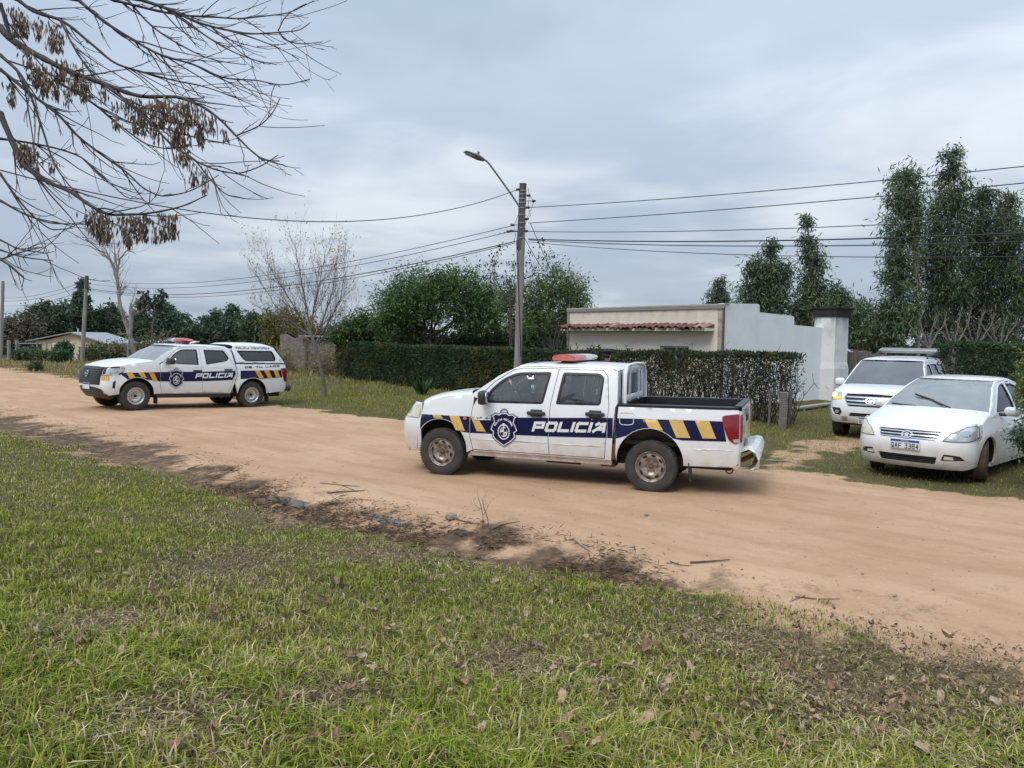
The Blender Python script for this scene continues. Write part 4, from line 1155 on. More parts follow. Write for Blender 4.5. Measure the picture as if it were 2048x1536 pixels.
    for x in (2.62, -.52):
        for sg in (1, -1):
            mb = MB(); mb.rbox((x, sg*.80, .30), (.025, .22, .30), .01, 1, rot=(0, .05, 0)); mb.build('mud_flap', 'black_plastic', c.root)
    # livery
    zt = pchip([3.6, 2.55, 1.45, .5, -1.0], [.935, .962, .985, 1.02, 1.062]); zb = pchip([3.6, 2.55, 1.45, .5, -1.0], [.72, .722, .735, .775, .845])
    def band(xa, xb, n=7):
        X = np.linspace(xa, xb, n); return [(x, float(zt(x))) for x in X]+[(x, float(zb(x))) for x in X[::-1]]
    ar = [p for p in arch_pts(3.13, .38, .45, .36) if p[1] > .725]
    c.panel('stripe', [(3.555, .925), (2.56, float(zt(2.56))), (2.56, .722)] + ar, (), 'navy', .004, .05, 0)
    c.panel('stripe', band(2.548, 1.452), (), 'navy', .004, .05, 0)
    c.panel('stripe', [(x, float(zt(x))) for x in np.linspace(1.442, .525, 6)]+[(.505, .93), (.59, .775), (.60, float(zb(.6)))]+[(x, float(zb(x))) for x in np.linspace(.75, 1.442, 5)], (), 'navy', .004, .05, 0)
    ar = [p for p in arch_pts(-.02, .38, .46, .36) if p[1] > .80]
    c.panel('stripe', [(.355, 1.028)]+[(x, float(zt(x))) for x in np.linspace(.2, -.91, 6)]+[(-.955, .85), (-.40, .815), (-.30, .80)]+ar+[(.22, .805), (.36, .795)], (), 'navy', .004, .05, 0)
    for q in ([(3.40, .942), (3.265, .945), (3.19, .832), (3.325, .800)], [(3.12, .948), (2.98, .952), (2.905, .800), (3.05, .838)], [(2.86, .954), (2.73, .957), (2.62, .728), (2.745, .728)],
              [(-.075, 1.036), (-.22, 1.041), (-.355, .822), (-.20, .815)], [(-.36, 1.045), (-.51, 1.050), (-.625, .832), (-.49, .826)], [(-.65, 1.053), (-.80, 1.058), (-.895, .842), (-.76, .838)]):
        c.panel('chevron', q, (), 'gold', .007, .06, 0)
    c.text('POLiCia', 1.655, .805, .135, .165, .022, .038, .30, 'decal_white', .010, .028)
    c.text('DE TU LADO', .225, 1.090, .056, .098, .022, .017, 0, 'decal_black', .006, .055)
    c.text('POLICIA CIENTIFICA', .44, 1.622, .046, .056, .017, .012, .35, 'decal_black', .016, .022)
    c.badge(2.15, .805, .52, .011)
    # light bar: blue dome, clear middle, red dome, on two feet
    mb = MB(); mb.rbox((1.70, 0, 1.745), (.14, 1.15, .045), .015, 2); mb.rbox((1.70, .42, 1.715), (.18, .06, .06), .01, 1); mb.rbox((1.70, -.42, 1.715), (.18, .06, .06), .01, 1)
    bar = mb.build('light_bar', 'black_plastic', c.root, True)
    for y0, y1, mt, ts in ((.05, .66, 'red_dome', 1), (-.08, .05, 'clear_dome', 0), (-.66, -.08, 'blue_dome', -1)):
        G = []
        for y in np.linspace(y0, y1, 7):
            e_ = (y*ts-.12)/.52 if ts else 0
            k = math.sqrt(max(.02, 1-max(0, e_)**3)); dx = -.10*e_*e_ if ts else 0
            G.append([(1.70+dx+.155*k*math.cos(a), y, 1.795+.062*k*math.sin(a)) for a in np.linspace(0, 2*math.pi, 13)])
        b2 = MB(); b2.grid(G, flip=True); b2.add(G[0][:12], [tuple(range(12))]); b2.add(G[-1][:12], [tuple(range(12))[::-1]]); b2.build('lens', mt, bar, True)
    return c
canopy_pickup()

# ---------------------------------------------- white saloon and white SUV parked by the hedge
def saloon():
    c = Car('parked_car', 'white saloon with plate QAF 3384 parked nose-out on the grass', 'car', (8.35, 13.96, float(ground_z(7.3, 13.1))), math.radians(223.0), 0.0,
            [(-.98, .70), (-.80, .80), (-.3, .842), (.4, .853), (1.4, .855), (2.4, .850), (2.75, .842), (2.98, .825)],
            [(.18, -.055), (.32, -.02), (.50, -.004), (.66, 0), (.80, -.018), (.92, -.045), (1.0, -.075), (1.2, -.155), (1.4, -.265), (1.48, -.32)], bulge=((2.61, .31, .345, .014), (0, .31, .345, .014)))
    W = 'white_paint'
    c.panel('front_fender', [(2.20, .24)] + arch_pts(2.61, .315, .345, .235) + [(2.975, .40), (2.985, .575), (2.93, .60), (2.80, .845), (2.60, .905), (2.42, .955), (2.23, .965), (2.20, .80)], (), W, step=.055)
    c.set_fascia([(.17, 3.36), (.24, 3.43), (.36, 3.47), (.50, 3.49), (.60, 3.47), (.70, 3.42), (.78, 3.34), (.84, 3.24)], 2.96, 2.45)
    fog = lambda s_: rnd(c.yz([(s_*.46, .325), (s_*.74, .335), (s_*.68, .405), (s_*.50, .425)]), .8)
    low = rnd(c.yz([(-.39, .265), (.39, .265), (.42, .375), (-.42, .375)]), .5)
    gr = rnd(c.yz([(-.385, .610), (.385, .610), (.44, .735), (-.44, .735)]), .8)
    c.fpanel('front_bumper', [(-90, .24), (-60, .19), (60, .19), (90, .24), (90, .585), (78, .60)]+c.yz([(.50, .60), (.46, .75), (-.46, .75), (-.50, .60)])+[(-78, .60), (-90, .585)], [fog(1), fog(-1), low, gr], W, 0, .045, .04)
    c.fpanel('bumper_backing', [(-80, .22), (80, .22), (80, .60), (-80, .60)], (), 'black_trim', -.045, .08, 0)
    c.fpanel('nose_skin', [(-90, .59), (90, .59), (90, .86), (-90, .86)], [gr], W, -.012, .05, .02)
    g = c.fpanel('grille', c.yz([(-.46, .60), (.46, .60), (.46, .745), (-.46, .745)]), (), 'black_trim', -.028, .05, 0)
    for z in (.628, .668, .712):
        k = .385+(z-.61)*.4
        c.fpanel('grille_bar', c.yz([(-k, z-.008), (k, z-.008), (k, z+.008), (-k, z+.008)]), (), 'chrome', -.004, .05, .02, parent=g)
    em = c.fpanel('emblem', c.yz(arc(0, .672, .080, 0, 360, 24, .056)[:-1]), [c.yz(arc(0, .672, .058, 0, 360, 24, .038)[:-1])], 'chrome', .014, .02, .03)
    c.fpanel('emblem_centre', c.yz([(-.03, .640), (.03, .640), (.018, .662), (.035, .685), (0, .700), (-.035, .685), (-.018, .662)]), (), 'chrome', .012, .02, .03, parent=em)
    for z in (.29, .32, .35): c.fpanel('intake_bar', c.yz([(-.40, z-.005), (.40, z-.005), (.40, z+.005), (-.40, z+.005)]), (), 'grille_grey', -.020, .06, .01)
    for s_ in (1, -1):
        c.fpanel('fog_lamp_surround', fog(s_), (), 'black_plastic', -.022, .05, 0)
        c.fpanel('fog_lamp', c.yz([(s_*.50, .345), (s_*.62, .345), (s_*.61, .385), (s_*.51, .392)]), (), 'lens_yellowed', -.012, .05, .01)
        q = rnd(c.yz([(s_*.47, .612), (s_*.60, .605), (s_*.76, .612)])+[(s_*88, .66), (s_*90, .80), (s_*80, .842)]+c.yz([(s_*.70, .818), (s_*.55, .715)]), 1.0)
        lm_ = 'lens_clear' if s_ > 0 else 'lens_yellowed'
        o = c.fpanel('headlight', q, (), lm_, .006)
        for y_, z, r_ in ((.60, .675, .055), (.72, .725, .06)):
            c.fpanel('lamp_reflector', c.yz(arc(s_*y_, z, r_, 0, 360, 12, .045)[:-1]), (), 'chrome' if s_ > 0 else 'lens_yellowed', .010, .03, 0, parent=o)
        c.panel('headlight_tail', rnd([(2.97, .842), (2.83, .838), (2.90, .68), (2.975, .615)], .02), (), lm_, .004, .04, .02, (s_,), o)
        cx_ = sum(p[0] for p in q)/len(q)
        c.fpanel('headlight_gasket', q, [[((p[0]-cx_)*.955+cx_, (p[1]-.715)*.93+.715) for p in q]], 'black_trim', .008, .05, 0, parent=o)
    pl = MB(); pl.rbox((3.502, 0, .525), (.018, .42, .145), .01, 2); po = pl.build('number_plate', 'plate_white', c.root)
    MB().box((3.5125, 0, .577), (.004, .40, .032)).build('plate_band', 'plate_blue', po)
    P, tw = text_polys('QAF 3384', .074, .040, .0115, .0105)
    V2, F2 = cdt(P, (), .1); mk('plate_lettering', np.column_stack([np.full(len(V2), 3.5135), V2[:, 0]-tw/2, .466+V2[:, 1]]), F2, 'decal_black', po)
    P, tw = text_polys('URUGUAY', .016, .012, .005, .003)
    V2, F2 = cdt(P, (), .1); mk('plate_band_lettering', np.column_stack([np.full(len(V2), 3.5155), V2[:, 0]-tw/2, .569+V2[:, 1]]), F2, 'decal_white', po)
    c.top('hood', [(2.36, .968, 2.60, 1.035), (2.48, .942, 2.74, 1.008), (2.62, .905, 2.92, .965), (2.74, .868, 3.10, .905), (2.81, .846, 3.24, .840), (2.84, .838, 3.34, .780), (2.86, .825, 3.40, .740)], 2.3, W, m=2.6)
    for s_ in (1, -1):
        mb = MB(); mb.tube([(2.52, s_*.52, 1.003), (2.80, s_*.50, .955), (3.05, s_*.43, .885), (3.25, s_*.37, .805)], .007, 5); mb.build('hood_crease', W, c.root, True)
    MB().box((2.46, 0, .975), (.26, 1.30, .03)).build('cowl', 'black_plastic', c.root)
    doorF = [(2.195, .25), (2.20, .80), (2.22, .945), (2.17, .985), (1.86, 1.185), (1.58, 1.345), (1.40, 1.405), (1.16, 1.425), (1.13, .96), (1.15, .25)]
    winF = rnd([(2.10, .985), (1.84, 1.165), (1.57, 1.320), (1.40, 1.375), (1.21, 1.395), (1.18, .970)], [.02, .1, .1, .08, .03, .03])
    doorR = [(1.14, .25), (1.12, .96), (1.15, 1.425), (.70, 1.405), (.30, 1.25), (.12, 1.10), (.06, .93), (.22, .72), (.36, .55), (.40, .25)]
    winR = rnd([(1.10, .975), (1.10, 1.392), (.72, 1.372), (.36, 1.235), (.22, 1.10), (.20, .97)], [.02, .03, .08, .1, .06, .03])
    c.panel('body_frame', [(2.44, .955), (2.10, 1.165), (1.82, 1.320), (1.52, 1.425), (1.10, 1.447), (.70, 1.427), (.25, 1.25), (-.10, 1.075), (-.55, 1.03), (-.93, 1.00), (-.97, .80), (-.98, .50), (-.94, .25), (-.42, .22)] + arch_pts(0, .315, .345, .235)[0:] + [(.395, .24), (.39, .25), (.35, .545), (.21, .715), (.05, .925), (.11, 1.105), (.295, 1.258), (.70, 1.414), (1.15, 1.434), (1.41, 1.414), (1.585, 1.353), (1.87, 1.193), (2.18, .993), (2.235, .955)], (), W, step=.055)
    c.panel('sill', [(.37, .17), (2.24, .17), (2.22, .24), (.40, .24)], (), W, -.02, .08, .05)
    c.panel('door_liner', [(2.18, .25), (2.18, .94), (.3, .92), (.42, .25)], (), 'black_trim', -.04, .15, 0)
    for nm, d, w_ in (('front_door', doorF, winF), ('rear_door', doorR, winR)):
        ds = c.panel(nm, d, [w_], W, 0, .06, .03)
        c.window(w_, 'glass_dark', .020, .002, 'black_trim', ds)
        hx = (1.28, .35)[nm == 'rear_door']
        for i, sg in enumerate((1, -1)):
            mb = MB(); w0 = float(c.hw(hx, .84)); mb.rbox((hx, sg*(w0+.018), .84), (.20, .03, .035), .014, 3); mb.build('door_handle', W, ds[i], True)
        xa, xb = d[0][0]-.04, d[-1][0]+.05
        c.panel('door_crease', [(xa, .70+.05*(2.2-xa)), (xb, .70+.05*(2.2-xb)), (xb, .715+.05*(2.2-xb)), (xa, .715+.05*(2.2-xa))], (), W, .006, .1, .008)
    c.top('roof', [(1.52, 1.425, 1.66, 1.440), (1.42, 1.434, 1.52, 1.468), (1.1, 1.447, 1.12, 1.492), (.75, 1.428, .75, 1.486), (.50, 1.362, .46, 1.44), (.25, 1.25, .12, 1.345)], 2.6, W)
    c.screen('windshield', [(2.43, .958), (2.12, 1.152), (1.82, 1.318), (1.53, 1.422)], (.20, .18, .16, .14), 'glass_screen')
    c.screen('rear_window', [(-.12, 1.07), (.05, 1.16), (.26, 1.25)], (-.22, -.2, -.14), 'glass_dark')
    G = [[(x, t*float(c.hw(x, z)), z+.03*(1-t*t)) for t in np.linspace(-1, 1, 9)] for x, z in ((-.05, 1.075), (-.4, 1.05), (-.75, 1.02), (-.95, .98), (-.99, .80), (-.99, .5), (-.93, .24))]
    MB().grid(G, flip=True).build('boot', W, c.root, True)
    mb = MB(); mb.tube([(2.56, .28, 1.04), (2.50, .20, 1.055), (2.30, -.16, 1.155), (2.29, -.18, 1.165)], .012, 5); mb.tube([(2.36, -.02, 1.12), (2.25, -.34, 1.195)], .016, 5); mb.build('wiper', 'black_plastic', c.root)
    mb = MB(); mb.tube([(2.58, -.20, 1.03), (2.53, -.42, 1.035), (2.44, -.62, 1.04)], .014, 5); mb.build('wiper', 'black_plastic', c.root)
    mb = MB(); mb.rbox((1.60, 0, 1.385), (.02, .13, .05), .01, 2); mb.build('interior_mirror', 'paper', c.root)
    c.cabin(2.20, .20, .70, .30, .50, ((1.35, False), (.55, True)), 'seat_light', .36, .95)
    c.mirror(1.98, 1.0, .965, W, (.13, .22, .14), .12, .055)
    for x, st in ((2.61, .30), (0, 0)):
        for sg in (1, -1): c.wheel(x, sg*.835, .305, .19, .195, 'alloy', st, 'rubber_mud')
    c.arch_liner(2.61, .315, .345); c.arch_liner(0, .315, .345)
    c.underbody(-.85, 3.2, .58, .17, .30)
    return c
saloon()

def suv():
    c = Car('parked_suv', 'white SUV with roof rails and lit amber indicator standing in the driveway', 'car', (9.5, 19.05, float(ground_z(8.4, 17.4))), math.radians(233.0), 0.0,
            [(-.95, .80), (-.7, .85), (0, .885), (1.2, .895), (2.5, .890), (2.9, .875), (3.10, .855)],
            [(.28, -.05), (.42, -.02), (.6, 0), (.8, 0), (.98, -.02), (1.08, -.045), (1.3, -.12), (1.55, -.21), (1.68, -.27), (1.75, -.31)], bulge=((2.7, .38, .40, .02), (0, .38, .40, .02)))
    W = 'white_paint'
    c.panel('front_fender', [(2.20, .36)] + arch_pts(2.70, .38, .40, .35) + [(3.10, .50), (3.10, .76), (2.98, .80), (2.90, 1.0), (2.75, 1.04), (2.50, 1.07), (2.24, 1.085), (2.20, .9)], (), W, step=.06)
    c.set_fascia([(.32, 3.46), (.45, 3.55), (.60, 3.58), (.72, 3.57), (.82, 3.54), (.92, 3.48), (1.0, 3.38), (1.04, 3.28)], 3.07, 2.9)
    gr = rnd(c.yz([(-.44, .705), (.44, .705), (.54, .86), (.50, .965), (-.50, .965), (-.54, .86)]), 1.0)
    fog = lambda s_: rnd(c.yz([(s_*.60, .50), (s_*.74, .52), (s_*.82, .66), (s_*.60, .66), (s_*.55, .58)]), .8)
    low = rnd(c.yz([(-.42, .50), (.42, .50), (.38, .575), (-.38, .575)]), .5)
    c.fpanel('front_bumper', [(-90, .36), (-60, .35), (60, .35), (90, .36), (90, .79), (76, .80)]+c.yz([(.57, .84), (.54, .985), (-.54, .985), (-.57, .84)])+[(-76, .80), (-90, .79)], [gr, low, fog(1), fog(-1)], W, 0, .05, .04)
    c.fpanel('bumper_backing', [(-85, .36), (85, .36), (85, .75), (-85, .75)], (), 'black_trim', -.045, .09, 0)
    c.fpanel('nose_skin', [(-90, .74), (90, .74), (90, 1.04), (-90, 1.04)], [gr], W, -.012, .06, .02)
    g = c.fpanel('grille', c.yz([(-.56, .69), (.56, .69), (.56, .975), (-.56, .975)]), (), 'black_trim', -.03, .06, 0)
    for z in (.755, .825, .90): c.fpanel('grille_bar', c.yz([(-.48, z-.014), (.48, z-.014), (.50, z+.014), (-.50, z+.014)]), (), 'chrome', -.004, .06, .02, parent=g)
    em = c.fpanel('emblem', c.yz(arc(0, .83, .105, 0, 360, 24, .072)[:-1]), [c.yz(arc(0, .83, .078, 0, 360, 24, .050)[:-1])], 'chrome', .014, .025, .03)
    c.fpanel('emblem_centre', c.yz([(-.04, .785), (.04, .785), (.022, .815), (.045, .845), (0, .865), (-.045, .845), (-.022, .815)]), (), 'chrome', .012, .025, .03, parent=em)
    for s_ in (1, -1):
        c.fpanel('fog_lamp_surround', fog(s_), (), 'black_plastic', -.02, .06, 0)
        c.fpanel('fog_lamp', c.yz(arc(s_*.68, .575, .04, 0, 360, 10, .035)[:-1]), (), 'lens_clear', -.010, .05, .01)
        q = rnd(c.yz([(s_*.57, .845), (s_*.72, .825), (s_*.82, .81)])+[(s_*90, .86), (s_*90, .985)]+c.yz([(s_*.80, 1.01), (s_*.62, .985)]), 1.0)
        o = c.fpanel('headlight', q, (), 'lens_clear', .004)
        lit = s_ < 0
        c.fpanel('lamp_reflector', c.yz(arc(s_*.755, .925, .07, 0, 360, 14, .055)[:-1]), (), 'lamp_lit' if lit else 'chrome', .009, .03, 0, parent=o)
        c.fpanel('indicator', c.yz([(s_*.585, .852), (s_*.78, .834), (s_*.76, .870), (s_*.60, .890)]), (), 'indicator_lit' if lit else 'amber_lens', .009, .04, 0, parent=o)
        c.panel('headlight_tail', rnd([(3.08, .99), (2.93, .995), (2.985, .83), (3.08, .81)], .03), (), 'lens_clear', .004, .05, .02, (s_,), o)
        for z in (.40, .435, .47):
            c.fpanel('bumper_slot', c.yz([(s_*.44, z-.008), (s_*.56, z-.008), (s_*.56, z+.008), (s_*.44, z+.008)]), (), 'black_trim', .003, .06, 0)
    pl = MB(); pl.rbox((3.585, 0, .425), (.018, .42, .14), .01, 2); po = pl.build('number_plate', 'plate_white', c.root)
    MB().box((3.5955, 0, .475), (.004, .40, .030)).build('plate_band', 'plate_blue', po)
    P, tw = text_polys('Q1', .066, .036, .0125, .0105)
    V2, F2 = cdt(P, (), .1); mk('plate_lettering', np.column_stack([np.full(len(V2), 3.5965), V2[:, 0]-.19, .372+V2[:, 1]]), F2, 'decal_black', po)
    c.top('hood', [(2.40, 1.085, 2.62, 1.145), (2.55, 1.07, 2.80, 1.128), (2.72, 1.050, 3.02, 1.105), (2.86, 1.020, 3.24, 1.065), (2.92, 1.003, 3.38, 1.020), (2.95, .99, 3.44, .975)], 2.4, W, m=2.8)
    MB().box((2.46, 0, 1.09), (.26, 1.34, .03)).build('cowl', 'black_plastic', c.root)
    doorF = [(2.195, .38), (2.20, .9), (2.22, 1.06), (2.15, 1.12), (1.86, 1.40), (1.62, 1.60), (1.20, 1.62), (1.17, 1.05), (1.19, .38)]
    winF = rnd([(2.10, 1.105), (1.84, 1.385), (1.60, 1.565), (1.25, 1.585), (1.22, 1.07)], [.02, .08, .06, .02, .02])
    doorR = [(1.18, .38), (1.16, 1.05), (1.19, 1.62), (.36, 1.61), (.20, 1.05), (.40, .75), (.46, .38)]
    winR = rnd([(1.13, 1.07), (1.15, 1.585), (.40, 1.575), (.28, 1.08)], .03)
    winQ = rnd([(.20, 1.10), (.32, 1.575), (-.55, 1.54), (-.68, 1.12)], .04)
    c.panel('body_frame', [(2.46, 1.075), (2.16, 1.315), (1.90, 1.51), (1.66, 1.635), (1.2, 1.66), (.2, 1.66), (-.70, 1.63), (-.92, 1.10), (-.95, .60), (-.9, .38), (-.42, .36)] + arch_pts(0, .38, .40, .35) + [(.455, .36), (.455, .38), (.39, .745), (.19, 1.05), (.355, 1.618), (1.2, 1.628), (1.625, 1.608), (1.87, 1.408), (2.16, 1.128), (2.235, 1.07)], [winQ], W, step=.06)
    c.window(winQ, 'glass_dark', .02, .002, 'black_trim', None, 'quarter_window')
    c.panel('sill', [(.44, .28), (2.28, .28), (2.24, .355), (.46, .355)], (), 'black_plastic', -.02, .08, .05)
    c.panel('door_liner', [(2.18, .38), (2.18, 1.04), (.3, 1.03), (.46, .38)], (), 'black_trim', -.04, .15, 0)
    for nm, d, w_ in (('front_door', doorF, winF), ('rear_door', doorR, winR)):
        ds = c.panel(nm, d, [w_], W, 0, .06, .03)
        c.window(w_, 'glass_dark', .02, .002, 'black_trim', ds)
        hx = (1.36, .46)[nm == 'rear_door']
        for i, sg in enumerate((1, -1)):
            mb = MB(); w0 = float(c.hw(hx, .93)); mb.rbox((hx, sg*(w0+.018), .93), (.22, .03, .04), .014, 3); mb.build('door_handle', W, ds[i], True)
    c.top('roof', [(1.66, 1.635, 1.78, 1.655), (1.52, 1.648, 1.60, 1.690), (1.2, 1.66, 1.2, 1.715), (.6, 1.663, .6, 1.735), (0, 1.66, 0, 1.735), (-.5, 1.645, -.5, 1.715), (-.70, 1.625, -.78, 1.68)], 2.8, W)
    c.screen('windshield', [(2.45, 1.08), (2.17, 1.305), (1.90, 1.505), (1.67, 1.632)], (.18, .16, .13, .11), 'glass_screen_dark')
    G = [[(x, t*float(c.hw(-.7, min(z, 1.66))), z) for t in np.linspace(-1, 1, 9)] for x, z in ((-.78, 1.67), (-.90, 1.35), (-.97, 1.05), (-.98, .6), (-.93, .38))]
    MB().grid(G, flip=True).build('tail_door', W, c.root, True)
    for sg in (1, -1):
        mb = MB(); mb.tube([(1.05, sg*.60, 1.70), (.95, sg*.60, 1.755), (-.35, sg*.60, 1.785), (-.5, sg*.60, 1.73)], .022, 6); mb.build('roof_rail', 'black_plastic', c.root, True)
        mb = MB(); mb.tube([(2.48, sg*.08-.12, 1.16), (2.44, sg*.3-.1, 1.165), (2.37, sg*.40-.2, 1.19)], .012, 5); mb.build('wiper', 'black_plastic', c.root)
    mb = MB(); mb.rbox((-.15, 0, 1.86), (.42, 1.30, .085), .025, 3, rot=(0, .12, 0)); mb.box((-.05, .5, 1.80), (.05, .05, .12)); mb.box((-.05, -.5, 1.80), (.05, .05, .12)); mb.build('roof_carrier', 'galvanised', c.root, True)
    mb = MB(); mb.add([(2.42, -.16, 1.185), (2.44, .10, 1.165), (2.30, .06, 1.255), (2.26, -.02, 1.275)], [(0, 1, 2, 3)]); mb.build('paper_sheet', 'paper', c.root)
    mb = MB(); mb.rbox((1.74, 0, 1.60), (.02, .15, .05), .01, 2); mb.build('interior_mirror', 'paper', c.root)
    c.cabin(2.24, .1, .72, .42, .66, ((1.40, False), (.55, True)), 'seat_fabric', .36, 1.08)
    c.mirror(2.02, 1.14, 1.0, W, (.14, .22, .18), .12, .06)
    for x in (2.70, 0):
        for sg in (1, -1): c.wheel(x, sg*.875, .36, .225, .215, 'alloy')
    c.arch_liner(2.70, .38, .40); c.arch_liner(0, .38, .40)
    c.underbody(-.85, 3.3, .62, .28, .42)
    return c
suv()

# ------------------------------------------------------------------ the house behind the hedge
def on_plane(px, py, P, nrm):
    d = ray(px, py); o = np.array([0, 0, CAMZ]); P = np.array(P, float); nrm = np.array(nrm, float)
    return o+d*(((P-o) @ nrm)/(d @ nrm))
HA, HB, HC = np.array([6.5, 24.5]), np.array([2.1, 30.2]), np.array([10.8, 27.8])
hu = (HB-HA)/np.linalg.norm(HB-HA); hv = np.array([-hu[1], hu[0]])*-1.0
HLU, HLV = float(np.linalg.norm(HB-HA)), 5.3
def house():
    gz0 = gz(*HA)
    r = thing('house', 'low cream and white plastered house with stepped side wall behind the hedge', 'house', (HA[0], HA[1], gz0), math.atan2(hu[1], hu[0]))
    # local: x along the front wall (to the left in view), y = -hv..., so the inside lies at negative y
    nf = np.array([hv[0], hv[1], 0]); ns = np.array([hu[0], hu[1], 0])
    def front(px, py):
        q = on_plane(px, py, (HA[0], HA[1], 0), nf); return (float((q[:2]-HA) @ hu), float(q[2]-gz0))
    def sidew(px, py):
        q = on_plane(px, py, (HA[0], HA[1], 0), ns); return (float((q[:2]-HA) @ hv), float(q[2]-gz0))
    H = 3.16
    wins = []
    for x0, x1, yt in ((1176, 1229, 697), (1321, 1379, 692)):
        a, b_ = front(x1, yt), front(x0, yt)
        wins.append((a[0], b_[0], 1.0, a[1]*.5+b_[1]*.5))
    def slab(name, outer, holes, mat_, th, mapf, parent):
        V2, F = cdt([outer], holes, .5); n0 = len(V2)
        V = [mapf(a, c, 0) for a, c in V2]+[mapf(a, c, th) for a, c in V2]
        FL = [tuple(f) for f in F]+[tuple(i+n0 for i in f[::-1]) for f in F]
        ed = {}
        for f in F:
            for a, b_ in ((f[0], f[1]), (f[1], f[2]), (f[2], f[0])): ed[(a, b_)] = 1
        for a, b_ in [e_ for e_ in ed if (e_[1], e_[0]) not in ed]: FL.append((b_, a, a+n0, b_+n0))
        return mk(name, V, FL, mat_, parent)
    fmapf = lambda a, z, t: (a, -t, z)          # front wall: outside at y=0, thickness inwards
    holes = [[(x0, z0), (x1, z0), (x1, z1), (x0, z1)] for x0, x1, z0, z1 in wins]
    slab('front_wall', [(.0, -.2), (HLU, -.2), (HLU, H-.12), (0, H-.12)], holes, 'plaster_cream', .22, fmapf, r)
    for x0, x1, z0, z1 in wins:
        w = slab('window_frame', [(x0-.12, z0-.05), (x1+.12, z0-.05), (x1+.12, z1+.10), (x0-.12, z1+.10)], [[(x0, z0), (x1, z0), (x1, z1), (x0, z1)]], 'window_white', -.03, lambda a, z, t: (a, t*-1.0+.002 if t else .002, z), r)
        mk('window_pane', [(x0, -.12, z0), (x1, -.12, z0), (x1, -.12, z1), (x0, -.12, z1)], [(0, 1, 2, 3)], 'window_dark', w)
        mb = MB()
        mb.box(((x0+x1)/2, -.10, (z0+z1)/2), (.05, .04, z1-z0)); mb.box((x0+.025, -.10, (z0+z1)/2), (.05, .04, z1-z0)); mb.box((x1-.025, -.10, (z0+z1)/2), (.05, .04, z1-z0)); mb.box(((x0+x1)/2, -.10, z1-.03), (x1-x0, .038, .05)); mb.build('window_sash', 'window_white', w)
    # weathered cornice, in four lengths with ragged ends
    cuts = [(-.06, 1.9), (1.9, 4.3), (4.3, 5.6), (5.6, HLU+.04)]
    for k, (a, b_) in enumerate(cuts):
        mb = MB(); G = []
        for x in np.linspace(a, b_, 12):
            j = .012*(vnoise(x*5, k, 5)-.5)
            G.append([(x, .0, H-.135+j), (x, .05+j, H-.125+j), (x, .06+j, H-.02), (x, .03, H+.02+j), (x, -.25, H+.02)])
        mb.grid(G, flip=True); mb.build('cornice', 'cornice', r)
    MB().box((HLU-.03, .012, H/2-.1), (.10, .05, H-.06)).build('corner_strip', 'cornice', r)
    # white side wall, stepped down towards the back
    st = [sidew(*p) for p in ((1519, 608), (1519, 624.5), (1588, 632.5), (1588, 650), (1641, 655))]
    z0_ = H+.03
    sm = lambda a, z, t: (t, -a, z)
    outer = rnd([(.0, -.2), (st[4][0]+.15, -.2), (st[4][0]+.15, st[4][1]), st[3], (st[3][0], st[2][1]), (st[1][0], st[1][1]), (st[0][0], st[0][1]), (0, z0_)], [0, 0, .02, .02, .10, .02, .10, .02])
    slab('side_wall', outer, (), 'plaster_white', .22, lambda a, z, t: (t-.004, -a, z), r)
    MB().box((.0, .0, H/2), (.07, .03, H-.1)).build('corner_crack', 'rust', r)
    MB().box((HLU/2, -HLV/2, 2.2), (HLU-.3, HLV-.3, .12)).build('roof', 'concrete', r)
    MB().box((HLU-.11, -HLV/2, 1.2), (.22, HLV-.3, 2.4)).build('end_wall', 'plaster_cream', r)
    MB().box((HLU/2, -HLV+.1, 1.15), (HLU-.5, .22, 2.2)).build('back_wall', 'plaster_cream', r)
    # tiled canopy over the windows
    a0, a1 = front(1432, 645)[0]+.05, front(1138, 655)[0]
    zc = (front(1430, 641)[1]+front(1142, 653)[1])/2
    mb = MB(); mb.box(((a0+a1)/2, .22, zc-.20), (a1-a0, .44, .09)); aw = mb.build('canopy_board', 'plaster_cream', r)
    R_ = np.random.default_rng(3)
    nt = 27
    tile_me = []
    for v in range(3):
        t = MB(); G = []
        for y, k in ((.05, 1.0), (.30, 1.06), (.56, 1.12)):
            G.append([(.105*k*math.cos(a), y, .075*k*math.sin(a)-.26*(y-.05)+.012*v) for a in np.linspace(0, math.pi, 8)])
        t.grid(G); t.grid([[(x*.84, y, z*.84-.002*i) for i, (x, y, z) in enumerate(g)] for g in G], flip=True)
        g0 = G[-1]; t.add(list(g0)+[(x*.84, y, z*.84+.0) for x, y, z in g0[::-1]], [tuple(range(16))])
        o = t.build('roof_tile', 'roof_tile' if v < 2 else 'tile_pale', r, True); tile_me.append(o.data); bpy.data.objects.remove(o)
    for i in range(nt):
        v = 2 if R_.random() < .12 else int(R_.integers(0, 2))
        o = link_obj('roof_tile', tile_me[v], r)
        o.location = (a0+(a1-a0)*(i+.5)/nt, 0, zc-.055+R_.normal(0, .012)); o.rotation_euler = (R_.normal(0, .03), 0, R_.normal(0, .05))
    mb = MB(); mb.add([(a0, .02, zc-.03), (a1, .02, zc-.03), (a1, .44, zc-.155), (a0, .44, zc-.155), (a0, .02, zc-.16), (a1, .02, zc-.16), (a1, .44, zc-.16), (a0, .44, zc-.16)], [(0, 3, 2, 1), (2, 3, 7, 6), (0, 4, 7, 3), (1, 2, 6, 5)]); mb.build('canopy_bed', 'roof_tile', r)
    return r, st, gz0
hs, hst, hg0 = house()
